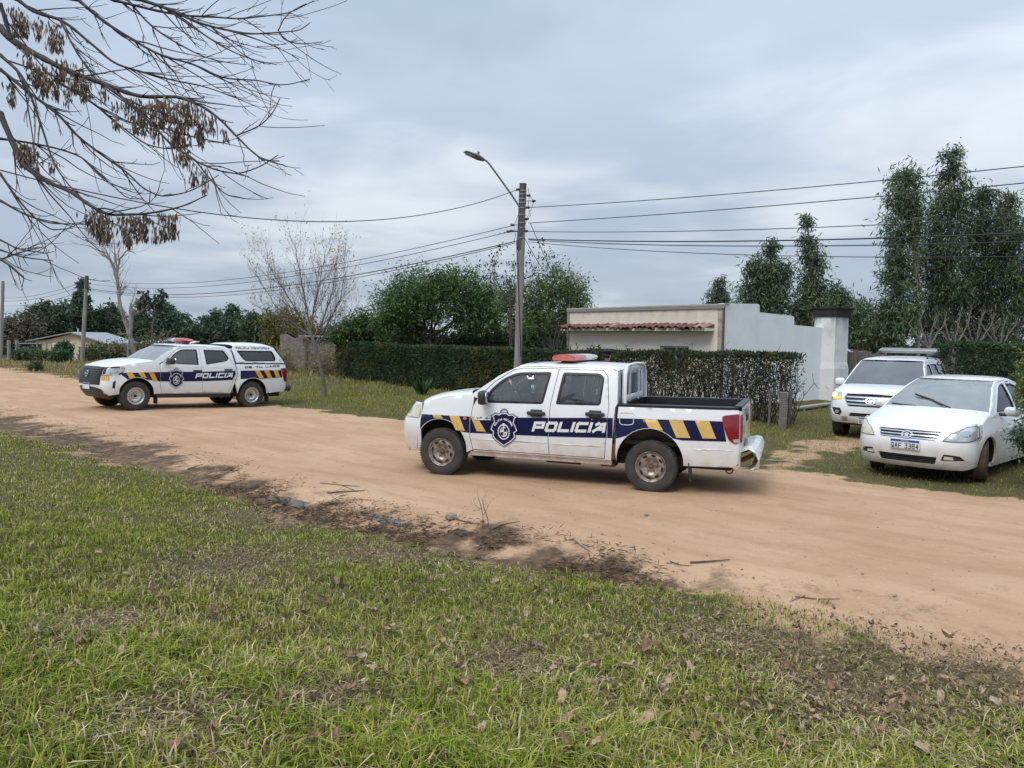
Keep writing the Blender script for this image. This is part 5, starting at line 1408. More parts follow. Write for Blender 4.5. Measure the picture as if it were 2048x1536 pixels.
def chimney():
    e = HA+hv*(hst[4][0]+.10); base = e+hv*.42-hu*.10
    g = gz(*base)
    r = thing('chimney', 'tall whitewashed chimney with soot-blackened cap at the end of the house', 'chimney', (base[0], base[1], g), math.atan2(hu[1], hu[0]))
    top = at_depth(1662, 628, base[1])[2]-g
    mb = MB(); G = []
    for z in np.linspace(-.1, top, 14):
        w, d = (.40, .42) if z > 1.15 else (.44, .46)
        j = lambda s_: .012*(vnoise(z*6, s_, 2)-.5)
        G.append([(sx_*w+j(k), sy_*d+j(k+5), z) for k, (sx_, sy_) in enumerate(((-1, -1), (1, -1), (1, 1), (-1, 1), (-1, -1)))])
    mb.grid(G, flip=True); mb.build('stack', 'plaster_chimney', r)
    mb = MB(); mb.box((0, 0, top+.03), (.86, .90, .30), taper=1.04); mb.build('blackened_collar', 'soot', r)
    MB().box((0, 0, top+.20), (.98, 1.02, .05)).build('cap', 'soot', r)
    MB().tube([(0, .05, top+.2), (0, .05, top+.42)], .07, 8).build('flue', 'soot', r)
    # ragged strip of bare render where chimney and wall part
    R_ = np.random.default_rng(8); G = []
    for z in np.linspace(0, top-.55, 20):
        x = -.53+.03*R_.normal(); y0 = .22 if z > 1.2 else .22
        G.append([(.43, -.45-.05+.03*R_.normal()-.10*(z < 1.3), z), (.455, -.45+.0+.02*R_.normal(), z), (.45, -.36+.02*R_.normal(), z)])
    MB().grid(G, flip=False).build('cement_seam', 'concrete', r)
    for z in (.92, 1.05, 1.18, 1.27, 1.33):
        MB().box((.444 if z < 1.15 else .405, .02*math.sin(z*20), z), (.014, .62, .018), rot=(.05*math.sin(z*9), 0, 0)).build('crack', 'soot', r)
    return base
chb = chimney()
def near_wall_things():
    # plank gate right of the chimney, corrugated sheets heaped above it
    p0 = at_depth(1686, 790, 29.2); p1 = at_depth(1722, 790, 28.6)
    g = gz(p0[0], p0[1])
    r = thing('plank_gate', 'weathered brown plank gate between the chimney and the SUV', 'gate', (p0[0], p0[1], g), math.atan2(p1[1]-p0[1], p1[0]-p0[0]))
    L = float(np.linalg.norm(p1[:2]-p0[:2]))+.9
    R_ = np.random.default_rng(5); n_ = 9
    for i in range(n_):
        h = 1.72+R_.normal(0, .06)
        mb = MB(); mb.box((L*(i+.5)/n_, 0, h/2), (L/n_-.02, .03, h), rot=(0, R_.normal(0, .012), 0)); mb.build('plank', 'plank', r)
    for z in (.4, 1.4): MB().box((L/2, .035, z), (L, .035, .09)).build('rail', 'plank', r)
    c = at_depth(1700, 702, 30.5)
    for k, (a, b_, w_, rot) in enumerate(((1700, 702, .95, (.35, .25, .5)), (1722, 712, .9, (.15, .45, .9)))):
        c = at_depth(a, b_, 30.3+k*.3)
        mb = MB(); G = []
        for i in range(25): G.append([((i/24-.5)*w_, s_*.9, .025*math.sin(i*1.6)) for s_ in (-.5, .5)])
        mb.grid(G); mb.grid([[(x, y, z-.004) for x, y, z in row] for row in G], flip=True)
        o = mb.build('corrugated_sheet', 'zinc')
        o.location = c; o.rotation_euler = rot
        tag(o, ('bent corrugated metal sheet lying on top of the plank gate', 'loose corrugated metal sheet lower and right of the bent one')[k], 'metal sheet')
    # lean-to roof frame they rest on
    q = at_depth(1712, 722, 30.6)
    mb = MB(); mb.box((0, 0, 0), (1.9, 1.6, .06)); mb.tube([(-.85, -.7, 0), (-.85, -.7, -1.9)], .05, 6); mb.tube([(.85, -.7, 0), (.85, -.7, -1.9)], .05, 6); mb.tube([(-.85, .7, 0), (-.85, .7, -1.9)], .05, 6); mb.tube([(.85, .7, 0), (.85, .7, -1.9)], .05, 6)
    o = mb.build('lean_to_shed', 'timber_dark'); o.location = (q[0]+.1, q[1]+.2, q[2]-.05); tag(o, 'dark timber lean-to shed behind the plank gate', 'shed')
    # blue tarp against the chimney foot
    b0 = np.array([chb[0]+.35, chb[1]-.75]); g = gz(*b0)
    mb = MB(); G = []
    for i in range(9):
        z = i*.12
        G.append([(x, -.06*math.sin(x*14+z*5)+.22*(1-z), z*(1-.15*abs(x))) for x in np.linspace(-.22, .22+.1*math.sin(z*4), 7)])
    mb.grid(G); mb.grid([[(x, y+.012, z) for x, y, z in row] for row in G], flip=True)
    o = mb.build('blue_tarp', 'blue_tarp'); o.location = (b0[0]+.25, b0[1], g); o.rotation_euler = (0, 0, .6)
    tag(o, 'crumpled blue tarpaulin leaning at the foot of the chimney', 'tarpaulin')
    # concrete slab and stacked slat post at the end of the hedge
    a, b_ = place(1590, 824), place(1662, 813)
    mb = MB(); mid = (a+b_)/2; L = float(np.linalg.norm(b_-a))
    mb.rbox((0, 0, .10), (L, .22, .07), .012, 1); mb.box((-L*.35, 0, .03), (.16, .2, .10)); mb.box((L*.35, 0, .03), (.16, .2, .10))
    o = mb.build('concrete_slab', 'concrete'); o.location = (mid[0], mid[1], mid[2]); o.rotation_euler = (0, 0, math.atan2(b_[1]-a[1], b_[0]-a[0])); tag(o, 'long pale concrete slab on blocks lying in the grass', 'slab')
    p = place(1565, 856)
    r = thing('stacked_slat_pier', 'narrow pier of stacked grey slats at the right end of the hedge', 'pier', tuple(p), -.25)
    R_ = np.random.default_rng(2); z = .0
    for i in range(21):
        h = .040+R_.normal(0, .002)
        o = MB().rbox((R_.normal(0, .004), R_.normal(0, .004), z+h/2), (.175, .24, h-.006), .006, 1, rot=(0, 0, R_.normal(0, .03))).build('slat', 'block_grey', r); z += h
    MB().box((.135, .02, .44), (.085, .10, .90), rot=(0, .05, 0)).build('post', 'timber_dark', r)
    for k, (px, py, h) in enumerate(((1537, 852, .85), (1498, 842, .8), (1462, 836, .85))):
        p = place(px, py); o = MB().tube([(0, 0, -.1), (.02, 0, h*.5), (.0, 0, h)], (.035, .032, .03), 6).build('stake', 'bark_grey')
        o.location = p; tag(o, ('grey wooden stake nearest the slat pier', 'grey wooden stake second from the slat pier', 'grey wooden stake third from the slat pier, nearest the pickup tailgate')[k], 'stake', 'stakes along the hedge')
near_wall_things()

# ------------------------------------------------------------------ poles, lamp, wires
def pole(px, py, top_px, top_py, Y, r0, r1, label, group='timber power poles'):
    b_ = at_depth(px, py, Y); b_[2] = gz(b_[0], b_[1]); t = at_depth(top_px, top_py, Y)
    r = thing('power_pole', label, 'pole', tuple(b_), 0, group)
    v = t-b_
    R_ = np.random.default_rng(int(px)+3)
    n_ = 14
    P = [v*(i/n_)+np.array([R_.normal(0, .006), 0, 0]) for i in range(n_+1)]; P[0] = P[0]-np.array([0, 0, .2])
    mb = MB(); mb.tube(P, np.linspace(r0, r1, n_+1)*(1+R_.normal(0, .012, n_+1)), 12); mb.build('shaft', 'timber_pole', r, True)
    return r, b_, t
PY = 25.0
pr, pb, pt = pole(1034, 760, 1046, 368, PY, .125, .105, 'tall grey timber power pole carrying the street lamp beside the hedge')
def ppt(px, py, dy=0.0): return at_depth(px, py, PY+dy)
# darker weathered head, steel bands, insulators, down-leads
def rel(p): return tuple(np.array(p)-pb)
mb = MB(); mb.tube([rel(ppt(1040.5, 500)), rel(ppt(1043.5, 430)), rel(ppt(1046, 367))], (.118, .113, .110), 12); mb.build('weathered_head', 'timber_dark', pr, True)
for y in (383, 390, 399, 407, 417, 431, 447, 457, 477):
    a = np.array(rel(ppt(1046-(y-368)*.0306, y)))
    MB().tube([tuple(a), tuple(a+np.array([0.0, 0, .035]))], .122, 12).build('steel_band', 'galvanised', pr)
for px, py in ((1058, 391), (1068, 402), (1056, 415), (1054, 438), (1053, 462), (1036, 379), (1025, 450), (1017, 463), (1024, 462)):
    a = np.array(rel(ppt(px, py, -.06)))
    mb = MB(); mb.lathe([(.0, -.07), (.035, -.06), (.05, -.03), (.03, -.015), (.05, .0), (.03, .02), (.045, .04), (.0, .06)], 10, axis='x', c=tuple(a)); ax = 1046-(py-368)*.0306
    mb.tube([tuple(a), rel(ppt(ax, py, 0))], .012, 5); mb.build('insulator', 'porcelain', pr, True)
def lead(pts, r=.008):
    P = [np.array(rel(ppt(x, y, -.14))) for x, y in pts]
    MB().tube(P, r, 5).build('down_lead', 'wire', pr)
lead([(1056, 375), (1059, 391), (1056, 415), (1062, 430), (1055, 440)]); lead([(1058, 391), (1068, 402), (1062, 420), (1053, 438), (1050, 452)]); lead([(1036, 430), (1029, 450), (1031, 470), (1028, 485)]); lead([(1050, 440), (1047, 455), (1052, 462)])
MB().tube([rel(ppt(1033+k*1.0, 480+k*26, -.13)) for k in range(0, 10)], .014, 5).build('conduit', 'wire', pr)
def street_lamp():
    base = ppt(1039, 413, -.10)
    r = thing('street_lamp', 'grey street lamp head on a long angled arm clamped to the power pole', 'street lamp', tuple(base))
    f = lambda x, y, d=0.0: tuple(ppt(x, y, -.10+d)-base)
    mb = MB(); mb.tube([f(1038, 412), f(1020, 385, -.15), f(1000, 357, -.3), (f(978, 327, -.5)), f(972, 321, -.55), f(963, 318, -.62)], .032, 8); mb.build('arm', 'galvanised', r, True)
    # the head: a flat tapering housing with a knuckle and photocell
    a, b_ = np.array(f(966, 319, -.62)), np.array(f(930, 303, -.9))
    d = b_-a; L = np.linalg.norm(d); d /= L; s_ = np.cross(d, (0, 0, 1)); s_ /= np.linalg.norm(s_); u = np.cross(s_, d)
    G = []
    for t, w, h in ((-.05, .05, .05), (.1, .08, .07), (.3, .13, .085), (.45, .15, .075), (.7, .15, .045), (1.0, .13, .022)):
        c = a+d*L*t
        G.append([tuple(c+s_*w*math.cos(q)+u*h*math.sin(q)) for q in np.linspace(0, 2*math.pi, 11)])
    mb = MB(); mb.grid(G, flip=True); mb.add(G[-1][:10], [tuple(range(10))]); mb.build('lamp_head', 'lamp_grey', r, True)
    c = a+d*L*.32+u*.10; mb = MB(); mb.tube([tuple(c-u*.04), tuple(c+u*.06)], .04, 8); mb.build('photocell', 'lamp_grey', r, True)
    c = a+d*L*.66-u*.045; mb = MB(); mb.box((0, 0, 0), (L*.5, .2, .015)); o = mb.build('lens', 'clear_dome', r); o.matrix_local = Matrix.Translation(c) @ Matrix((d, s_, u)).transposed().to_4x4()
street_lamp()
pr2, pb2, pt2 = pole(164, 718, 173.5, 552, 57.0, .15, .12, 'grey timber power pole standing before the cream farmhouse')
mb = MB(); mb.tube([tuple(at_depth(173, 578, 57)-pb2), tuple(pt2-pb2+np.array([0, 0, .02]))], (.14, .13), 10); mb.build('weathered_head', 'timber_dark', pr2, True)
pr3, pb3, pt3 = pole(1, 712, 6, 562, 75.0, .17, .14, 'grey timber power pole cut by the left edge of the picture')
WG = 'overhead wires'
def wire(name, pts, label, r=.011, group=WG):
    o = MB().tube(np.array(pts), r, 5).build(name, 'wire')
    return tag(o, label, 'wire', group)
def span(A, B, sag, n_=26):
    t = np.linspace(0, 1, n_)[:, None]
    P = np.array(A)*(1-t)+np.array(B)*t; P[:, 2] -= 4*sag*(t*(1-t))[:, 0]; return P
rd = np.array([.70, -.714])
for k, (py, py2, r_) in enumerate(((415, 324, .011), (446, 358, .011), (463, 430, .010), (478, 462, .016), (480, 480, .012), (484, 511, .009))):
    A = ppt(1057, py, -.1); s_ = 13.9; Lw = 40.0
    Pm = np.array([A[0]+rd[0]*s_, A[1]+rd[1]*s_]); q = at_depth(2048, py2, Pm[1])
    sag = (A[2]-q[2])/(4*(s_/Lw)*(1-s_/Lw))
    wire('power_line', span(A, (A[0]+rd[0]*Lw, A[1]+rd[1]*Lw, A[2]), sag, 40), ('uppermost power line running right from the lamp pole', 'second power line from the top running right from the pole', 'third power line from the top running right from the pole', 'thick cable fourth from the top running right from the pole', 'cable just under the thick one running right from the pole', 'lowest sagging cable running right from the pole')[k], r_)
for k, (a, b_, r_, sg) in enumerate((((1022, 452), (176, 559), .011, .9), ((1013, 465), (176, 567), .011, .9), ((1030, 483), (178, 577), .017, .95), ((1030, 486), (178, 579), .012, 1.05))):
    wire('power_line', span(ppt(*a), at_depth(b_[0], b_[1], 57.0), sg), ('uppermost wire running left to the farmhouse pole', 'second wire from the top running left to the farmhouse pole', 'thick cable running left to the farmhouse pole', 'thin cable hugging the thick one towards the farmhouse pole')[k], r_)
for k, (a, b_) in enumerate((((170, 562), (6, 596)), ((170, 570), (6, 602)), ((170, 580), (6, 612)))):
    wire('power_line', span(at_depth(a[0], a[1], 57.0), at_depth(b_[0], b_[1], 75.0), .35, 14), ('upper far wire between the two leftmost poles', 'middle far wire between the two leftmost poles', 'lower far wire between the two leftmost poles')[k], .014)
A = ppt(1036, 379); B = at_depth(-80, 318, 13.0)
wire('power_line', span(A, B, 1.0, 30), 'single wire rising left from the pole top behind the bare branches', .011)
for k, (a, b_, y2) in enumerate((((1060, 445), (1130, 600), 31.0), ((1050, 478), (1100, 560), 31.0))):
    wire('guy_wire', span(ppt(*a), at_depth(b_[0], b_[1], y2), .05, 8), ('longer guy wire slanting down behind the pole to the house', 'shorter guy wire slanting down behind the pole')[k], .010, 'guy wires')

# ------------------------------------------------------------------ far buildings and fences
def farmhouse():
    Y = 80.0
    c0 = at_depth(140, 720, Y); g = gz(c0[0], c0[1])
    r = thing('farmhouse', 'small cream farmhouse with grey metal roof among bushes at the far left', 'house', (c0[0], c0[1], g))
    f = lambda x, y: (at_depth(x, y, Y)[0]-c0[0], at_depth(x, y, Y)[2]-g)
    L, R_, ap = f(72, 683), f(206, 686), f(146, 666.5)
    wall = [(L[0], -.3), (R_[0], -.3), (R_[0], R_[1]), (ap[0], ap[1]), (L[0]+.9, f(86, 681)[1]), (L[0], L[1])]
    D = 6.0
    n_ = len(wall)
    V = [(x, 0, z) for x, z in wall]+[(x, D, z) for x, z in wall]
    F = [tuple(range(n_)), tuple(range(2*n_-1, n_-1, -1))]+[(i, i+n_, (i+1) % n_+n_, (i+1) % n_) for i in range(n_)]
    mk('wall', V, F, 'plaster_farm', r)
    def sheet(a, b_, th=.10):
        V = []
        for y in (-.5, D+.5):
            V += [(a[0], y, a[1]+.03), (b_[0], y, b_[1]+.03), (b_[0], y, b_[1]+.03+th), (a[0], y, a[1]+.03+th)]
        mk('roof', V, [(3, 2, 1, 0), (4, 5, 6, 7), (3, 7, 6, 2), (0, 1, 5, 4), (1, 2, 6, 5), (0, 4, 7, 3)], 'zinc', r)
    sheet((L[0]-.8, f(60, 684)[1]), (ap[0]-.02, ap[1])); sheet((ap[0]+.02, ap[1]), (R_[0]+.9, f(222, 690)[1]))
    w = f(80, 686); mb = MB(); mb.box((w[0], -.03, w[1]-.55), (.55, .06, 1.0)); wo = mb.build('window', 'window_white', r); MB().box((w[0], -.065, w[1]-.55), (.42, .02, .86)).build('window_pane', 'window_dark', wo)
    w = f(115, 692); mb = MB(); mb.rbox((w[0], -.16, w[1]), (.75, .30, .55), .03, 1); ao = mb.build('air_conditioner', 'window_white', r); MB().lathe([(.0, 0), (.20, 0), (.20, .02)], 14, c=(w[0]+.05, -.33, w[1])).build('fan_grille', 'window_dark', ao)
    w = f(199, 690); MB().box((w[0], -.03, w[1]-.6), (.35, .06, 2.2)).build('door', 'rust', r)
    MB().tube([(ap[0]+.3, .4, ap[1]), (ap[0]+.3, .4, ap[1]+.5)], .06, 6).build('flue', 'window_white', r)
    w0 = f(214, 700); mb = MB(); mb.box((w0[0]+2.2, 1.5, .9), (5.2, 3.0, 1.8)); mb.build('annexe', 'block_grey', r)
farmhouse()
def far_shed():
    Y = 86.0; c0 = at_depth(325, 700, Y); g = gz(c0[0], c0[1])
    r = thing('far_shed', 'long low shed with pale sheet roof behind the canopy pickup', 'shed', (c0[0], c0[1], g), -.1)
    zt = at_depth(325, 685, Y)[2]-g
    MB().box((0, 1.5, zt/2-.1), (4.6, 3, zt-.2)).build('wall', 'block_grey', r)
    MB().box((0, 1.2, zt), (5.2, 4.0, .08), rot=(.10, .03, 0)).build('roof', 'window_white', r)
far_shed()
def block_shed():
    Y = 44.0; c0 = at_depth(606, 742, Y); g = gz(c0[0], c0[1])
    r = thing('block_shed', 'grey concrete block shed behind the young tree', 'shed', (c0[0], c0[1], g), -.12)
    W_ = at_depth(705, 700, Y)[0]-c0[0]; H_ = at_depth(606, 672, Y)[2]-g
    R_ = np.random.default_rng(6)
    # courses of blocks laid in running bond
    nrow = int(H_/.20); me = []
    for lw in (.40, .20):
        o = MB().rbox((0, 0, 0), (lw-.012, .19, .188), .008, 1).build('block', 'block_grey'); me.append(o.data); bpy.data.objects.remove(o)
    for j in range(nrow):
        x = 0.0 if j % 2 == 0 else -.0
        if j % 2: o = link_obj('block', me[1], r); o.location = (.10, 0, j*.2+.1); x = .20
        while x+.4 <= W_:
            o = link_obj('block', me[0], r); o.location = (x+.2, R_.normal(0, .004), j*.2+.1); x += .40
    MB().box((W_/2-.1, .02, nrow*.1), (W_-.24, .12, nrow*.2-.02)).build('mortar_core', 'concrete', r)
    MB().box((.1, 2.0, nrow*.1), (.19, 3.7, nrow*.2)).build('side_wall', 'block_grey', r)
    MB().box((W_/2, 1.7, nrow*.2+.06), (W_+.3, 4.1, .09), rot=(-.04, .015, 0)).build('roof', 'concrete', r)
    p = place(613, 744); o = MB().tube([(0, 0, -.1), (.02, 0, .8), (0, 0, 1.72)], (.085, .08, .075), 8).build('fence_post', 'rust'); o.location = p; tag(o, 'rust-brown fence post before the block shed', 'post', 'fence posts')
    o = MB().tube([(0, 0, 1.35), (1.0, -.2, .0)], .05, 6).build('post_brace', 'timber_dark'); o.location = p; tag(o, 'dark slanting brace leaning on the rusty fence post', 'brace')
    # low ruined wall left of it
    p = at_depth(560, 745, 46.0); g2 = gz(p[0], p[1]); q = at_depth(604, 745, 45.0)
    mb = MB(); G = []
    for t in np.linspace(0, 1, 12):
        x = (q[0]-p[0])*t; h = 2.0+.10*math.sin(t*9)-.15*t
        G.append([(x, 0, -.1), (x, 0, h), (x, .2, h), (x, .2, -.1)])
    mb.grid(G, flip=True); o = mb.build('rubble_wall', 'block_grey'); o.location = (p[0], p[1], g2); tag(o, 'low weathered wall overgrown with weeds left of the block shed', 'wall')
block_shed()
for k, (px, top) in enumerate(((18, 680), (34, 680), (93, 684))):
    p = at_depth(px, 716, 66.0); g = gz(p[0], p[1]); h = at_depth(px, top, 66.0)[2]-g
    o = MB().tube([(0, 0, -.1), (.02, 0, h*.5), (0, 0, h)], (.16, .15, .14) if k < 2 else (.08, .08, .07), 8).build('fence_post', 'timber_pole'); o.location = (p[0], p[1], g)
    tag(o, ('thick grey gate post nearest the left edge', 'thick grey gate post second from the left edge', 'thin grey fence post left of the farmhouse')[k], 'post', 'fence posts')
a, b_ = at_depth(34, 687, 66.0), at_depth(93, 687, 66.0)
o = MB().tube([a, (a+b_)/2, b_], .06, 6).build('fence_rail', 'timber_pole'); tag(o, 'pale wooden rail between the gate post and thin post', 'rail')

# ------------------------------------------------------------------ the officer behind the pickup
def officer():
    x, y = at_depth(1213, 720, 19.0)[:2]
    g = gz(x, y)
    r = thing('person', 'person in dark navy uniform and black beret standing behind the pickup cab', 'person', (x, y, g), math.radians(38))
    # facing +y locally before rotation by -50 degrees; joints
    r.rotation_euler = (0, 0, math.radians(-52))
    V, E, Rr = [], [], []
    def j(p, rad, par=None):
        V.append(p); Rr.append(rad)
        if par is not None: E.append((par, len(V)-1))
        return len(V)-1
    pel = j((0, 0, .95), (.150, .115))
    sp1 = j((0, -.01, 1.10), (.140, .105), pel); sp2 = j((0, 0, 1.28), (.165, .115), sp1); ch = j((0, .0, 1.40), (.16, .10), sp2)
    nk = j((0, .01, 1.49), (.060, .060), ch); hd0 = j((0, .03, 1.56), (.068, .078), nk); hd1 = j((0, .035, 1.64), (.078, .095), hd0); hd2 = j((0, .02, 1.71), (.070, .085), hd1)
    for s_ in (1, -1):
        sh = j((s_*.17, -.01, 1.41), (.068, .068), ch); el_ = j((s_*.25, -.03, 1.14), (.050, .050), sh); wr = j((s_*.235, .10, .90), (.032, .036), el_)
        pa = j((s_*.23, .135, .835), (.022, .042), wr)
        for k in range(4):
            a = j((s_*(.23+.002*k), .10+.024*k, .775-.008*(k in (1, 2))), (.010, .010), pa); b2 = j((s_*.222, .108+.024*k, .735-.010*(k in (1, 2))), (.009, .009), a)
        t1 = j((s_*.215, .175, .81), (.011, .011), pa); j((s_*.205, .19, .775), (.010, .010), t1)
        hp = j((s_*.095, 0, .90), (.095, .10), pel); kn = j((s_*.105, .015, .50), (.062, .066), hp); an = j((s_*.11, -.01, .10), (.045, .05), kn); j((s_*.12, .10, .045), (.045, .035), an)
    me = bpy.data.meshes.new('body'); me.from_pydata(V, E, []); o = bpy.data.objects.new('body', me); C.objects.link(o)
    md = o.modifiers.new('skin', 'SKIN'); sk = me.skin_vertices[0].data
    for i, rr in enumerate(Rr): sk[i].radius = rr
    sk[0].use_root = True
    o.modifiers.new('sub', 'SUBSURF').levels = 2
    dg = bpy.context.evaluated_depsgraph_get(); me2 = bpy.data.meshes.new_from_object(o.evaluated_get(dg)); bpy.data.objects.remove(o)
    for m_ in ('uniform', 'skin', 'boot'): me2.materials.append(M[m_])
    for p in me2.polygons:
        c = p.center; p.use_smooth = True
        p.material_index = 1 if (c.z > 1.495 or (c.z < .875 and abs(c.x) > .16)) else (2 if c.z < .12 else 0)
    bo = link_obj('body', me2, r)
    mb = MB()
    G = [[((.094+.020*math.sin(q*1))*k*math.cos(q)+dx, .005+(.118)*k*math.sin(q), z) for q in np.linspace(0, 2*math.pi, 17)] for k, z, dx in ((.92, 1.672, 0), (1.0, 1.690, 0), (1.28, 1.725, .02), (1.25, 1.752, .02), (.9, 1.775, .01), (.3, 1.785, 0), (.02, 1.786, 0))]
    mb.grid(G, flip=True); mb.build('beret', 'beret', r, True)
    mb = MB(); G = [[(.100*k*math.cos(q), .005+.122*k*math.sin(q), z) for q in np.linspace(math.pi*.98, math.pi*2.02, 11)] for k, z in ((.80, 1.585), (.97, 1.62), (1.0, 1.66), (.98, 1.69))]
    mb.grid(G, flip=True); mb.build('hair', 'hair', r, True)
    mb = MB(); mb.rbox((0, .138, 1.625), (.026, .035, .045), .010, 2); mb.build('nose', 'skin', r, True)
    for s_ in (1, -1):
        MB().rbox((s_*.087, .02, 1.635), (.02, .035, .055), .008, 2).build('ear', 'skin', r, True)
        MB().rbox((s_*.033, .117, 1.645), (.022, .014, .010), .004, 2).build('eye', 'hair', r, True)
    MB().rbox((0, .116, 1.582), (.045, .012, .010), .004, 2).build('mouth', 'red_faded', r, True)
    mb = MB(); G = [[(.088*k*math.cos(q), .005+.08*k*math.sin(q), z) for q in np.linspace(0, 2*math.pi, 15)] for k, z in ((1.25, 1.455), (1.0, 1.50), (.98, 1.525), (.9, 1.525))]
    mb.grid(G, flip=True); mb.build('collar', 'uniform', r, True)
officer()

# ------------------------------------------------------------------ foliage
def unit(v): return v/(np.linalg.norm(v, axis=-1, keepdims=True)+1e-9)
def leaves(P, D, L, Wd, col, R_, fold=.25):
    """folded diamond leaves at P growing along D; returns vertices, triangles, colours"""
    n_ = len(P)
    L = np.broadcast_to(L, n_)[:, None]; Wd = np.broadcast_to(Wd, n_)[:, None]
    D = unit(D); S = unit(np.cross(D, R_.normal(size=(n_, 3)))); Nn = np.cross(D, S)
    m_ = P+D*L*.45
    V = np.stack([P, m_+S*Wd*.5+Nn*Wd*fold, P+D*L, m_-S*Wd*.5+Nn*Wd*fold], 1).reshape(-1, 3)
    b_ = np.arange(n_)*4
    T = np.concatenate([np.stack([b_, b_+1, b_+2], 1), np.stack([b_, b_+2, b_+3], 1)])
    return V, T, np.repeat(col, 4, axis=0)
def tint(n_, c0, c1, R_, var=.25, k=None):
    c0, c1 = np.array(c0)*1.0, np.array(c1)*1.0
    t = (R_.random(n_) if k is None else np.clip(k, 0, 1))[:, None]
    c = np.array(c0)*(1-t)+np.array(c1)*t
    return np.clip(c*(1+R_.normal(0, var, (n_, 1))), .004, 1)
def clump_cloud(clumps, n_, R_, sub=34, spread=.20, shell=.45):
    """leaf positions gathered in tufts through the ellipsoids of a crown"""
    cl = np.array(clumps, float)
    w = (cl[:, 3]*cl[:, 4]*cl[:, 5])**(2/3); w /= w.sum()
    cen, rad = [], []
    for c, k in zip(cl, np.maximum(6, (w*sub*len(cl)).astype(int))):
        d = unit(R_.normal(size=(k, 3))); r = (shell+(1-shell)*R_.random((k, 1)))**.7
        cen.append(c[:3]+d*r*c[3:6]); rad.append(np.tile(c[3:6].mean()*spread*(.6+.8*R_.random((k, 1))), (1, 1)))
    cen = np.concatenate(cen); rad = np.concatenate(rad)
    i = R_.integers(0, len(cen), n_)
    return cen[i]+R_.normal(size=(n_, 3))*rad[i], i, cen
def px_clumps(Y, items, depth=1.0):
    out = []
    for px, py, rx, ry in items:
        c = at_depth(px, py, Y); k = Y/FPX
        out.append((c[0], c[1], c[2], rx*k, min(rx, 1.4*ry)*k*depth, ry*k))
    return out
def wander(a, b_, n_, amp, R_, up=0.0):
    a, b_ = np.array(a, float), np.array(b_, float)
    t = np.linspace(0, 1, n_)[:, None]
    L = np.linalg.norm(b_-a)
    P = a+(b_-a)*t; off = np.cumsum(R_.normal(0, amp*L/n_, (n_, 3)), 0); off -= off[-1]*t
    P = P+off; P[:, 2] += up*L*np.sin(t[:, 0]*math.pi); return P
def leafy_tree(name, label, Y, items, n_leaf, L, Wd, c0, c1, seed, trunk_px=None, bark='bark_dark', r0=.16, droop=0.0, group=None, cat='tree', n_limb=22, sub=34, spread=.20, var=.25, shell=.45, twigs=60, depth=1.0, base_px=None):
    R_ = np.random.default_rng(seed)
    cl = px_clumps(Y, items, depth); A = np.array(cl)
    if trunk_px: P = [at_depth(x, y, Y) for x, y in trunk_px]
    else:
        c = A[:, :3].mean(0); lo = A[np.argmin(A[:, 2])]; top = A[np.argmax(A[:, 2])]
        P = [np.array([c[0]+.2, Y, 0]), np.array([c[0], Y, max(.8, lo[2]-lo[5]*.5)]), np.array([top[0], Y, top[2]])]
    g = gz(P[0][0], P[0][1]); P[0][2] = g-.15
    base = np.array([P[0][0], P[0][1], g])
    r = thing(name, label, cat, tuple(base), 0, group)
    P = np.array(P)
    d = np.concatenate([[0], np.cumsum(np.linalg.norm(np.diff(P, axis=0), axis=1))]); tt = np.linspace(0, d[-1], 14)
    TP = np.stack([np.interp(tt, d, P[:, k]) for k in range(3)], 1)+np.cumsum(R_.normal(0, .012*d[-1]/14, (14, 3)), 0)*np.linspace(0, 1, 14)[:, None]
    tubes = [(TP-base, np.linspace(r0, r0*.22, 14))]
    pos, ci, cen = clump_cloud(cl, n_leaf, R_, sub, spread, shell)
    pick = R_.permutation(len(cen))[:n_limb]
    for k in pick:
        e_ = cen[k]; i = int(np.clip(R_.integers(4, 13), 0, 12))
        while i > 3 and TP[i, 2] > e_[2]-.1: i -= 1
        Q = wander(TP[i], e_, 8, .25, R_, .04)
        rr = r0*(.5-.025*i)
        tubes.append((Q-base, np.linspace(max(rr, .02), .012, 8)))
        for _ in range(max(1, twigs//n_limb)):
            e2 = cen[R_.integers(0, len(cen))]
            dd = np.linalg.norm(cen-e_, axis=1); near = np.argsort(dd)[1:9]; e2 = cen[R_.choice(near)]
            tubes.append((wander(Q[R_.integers(3, 7)], e2, 5, .25, R_)-base, np.linspace(.02, .007, 5)))
    tubes_obj('trunk', tubes, 6, bark, r)
    D = R_.normal(size=(n_leaf, 3)); D[:, 2] -= droop
    ck = (R_.random(len(cen))*.8)[ci]+R_.normal(0, .15, n_leaf)
    V, T, col = leaves(pos-base, D, L*(.6+.8*R_.random(n_leaf)), Wd*(.7+.6*R_.random(n_leaf)), tint(n_leaf, c0, c1, R_, var, ck)*np.array([1.35, 1.35, 1.25]), R_)
    mk_np('crown', V, T, 'leaf', r, col)
    return r
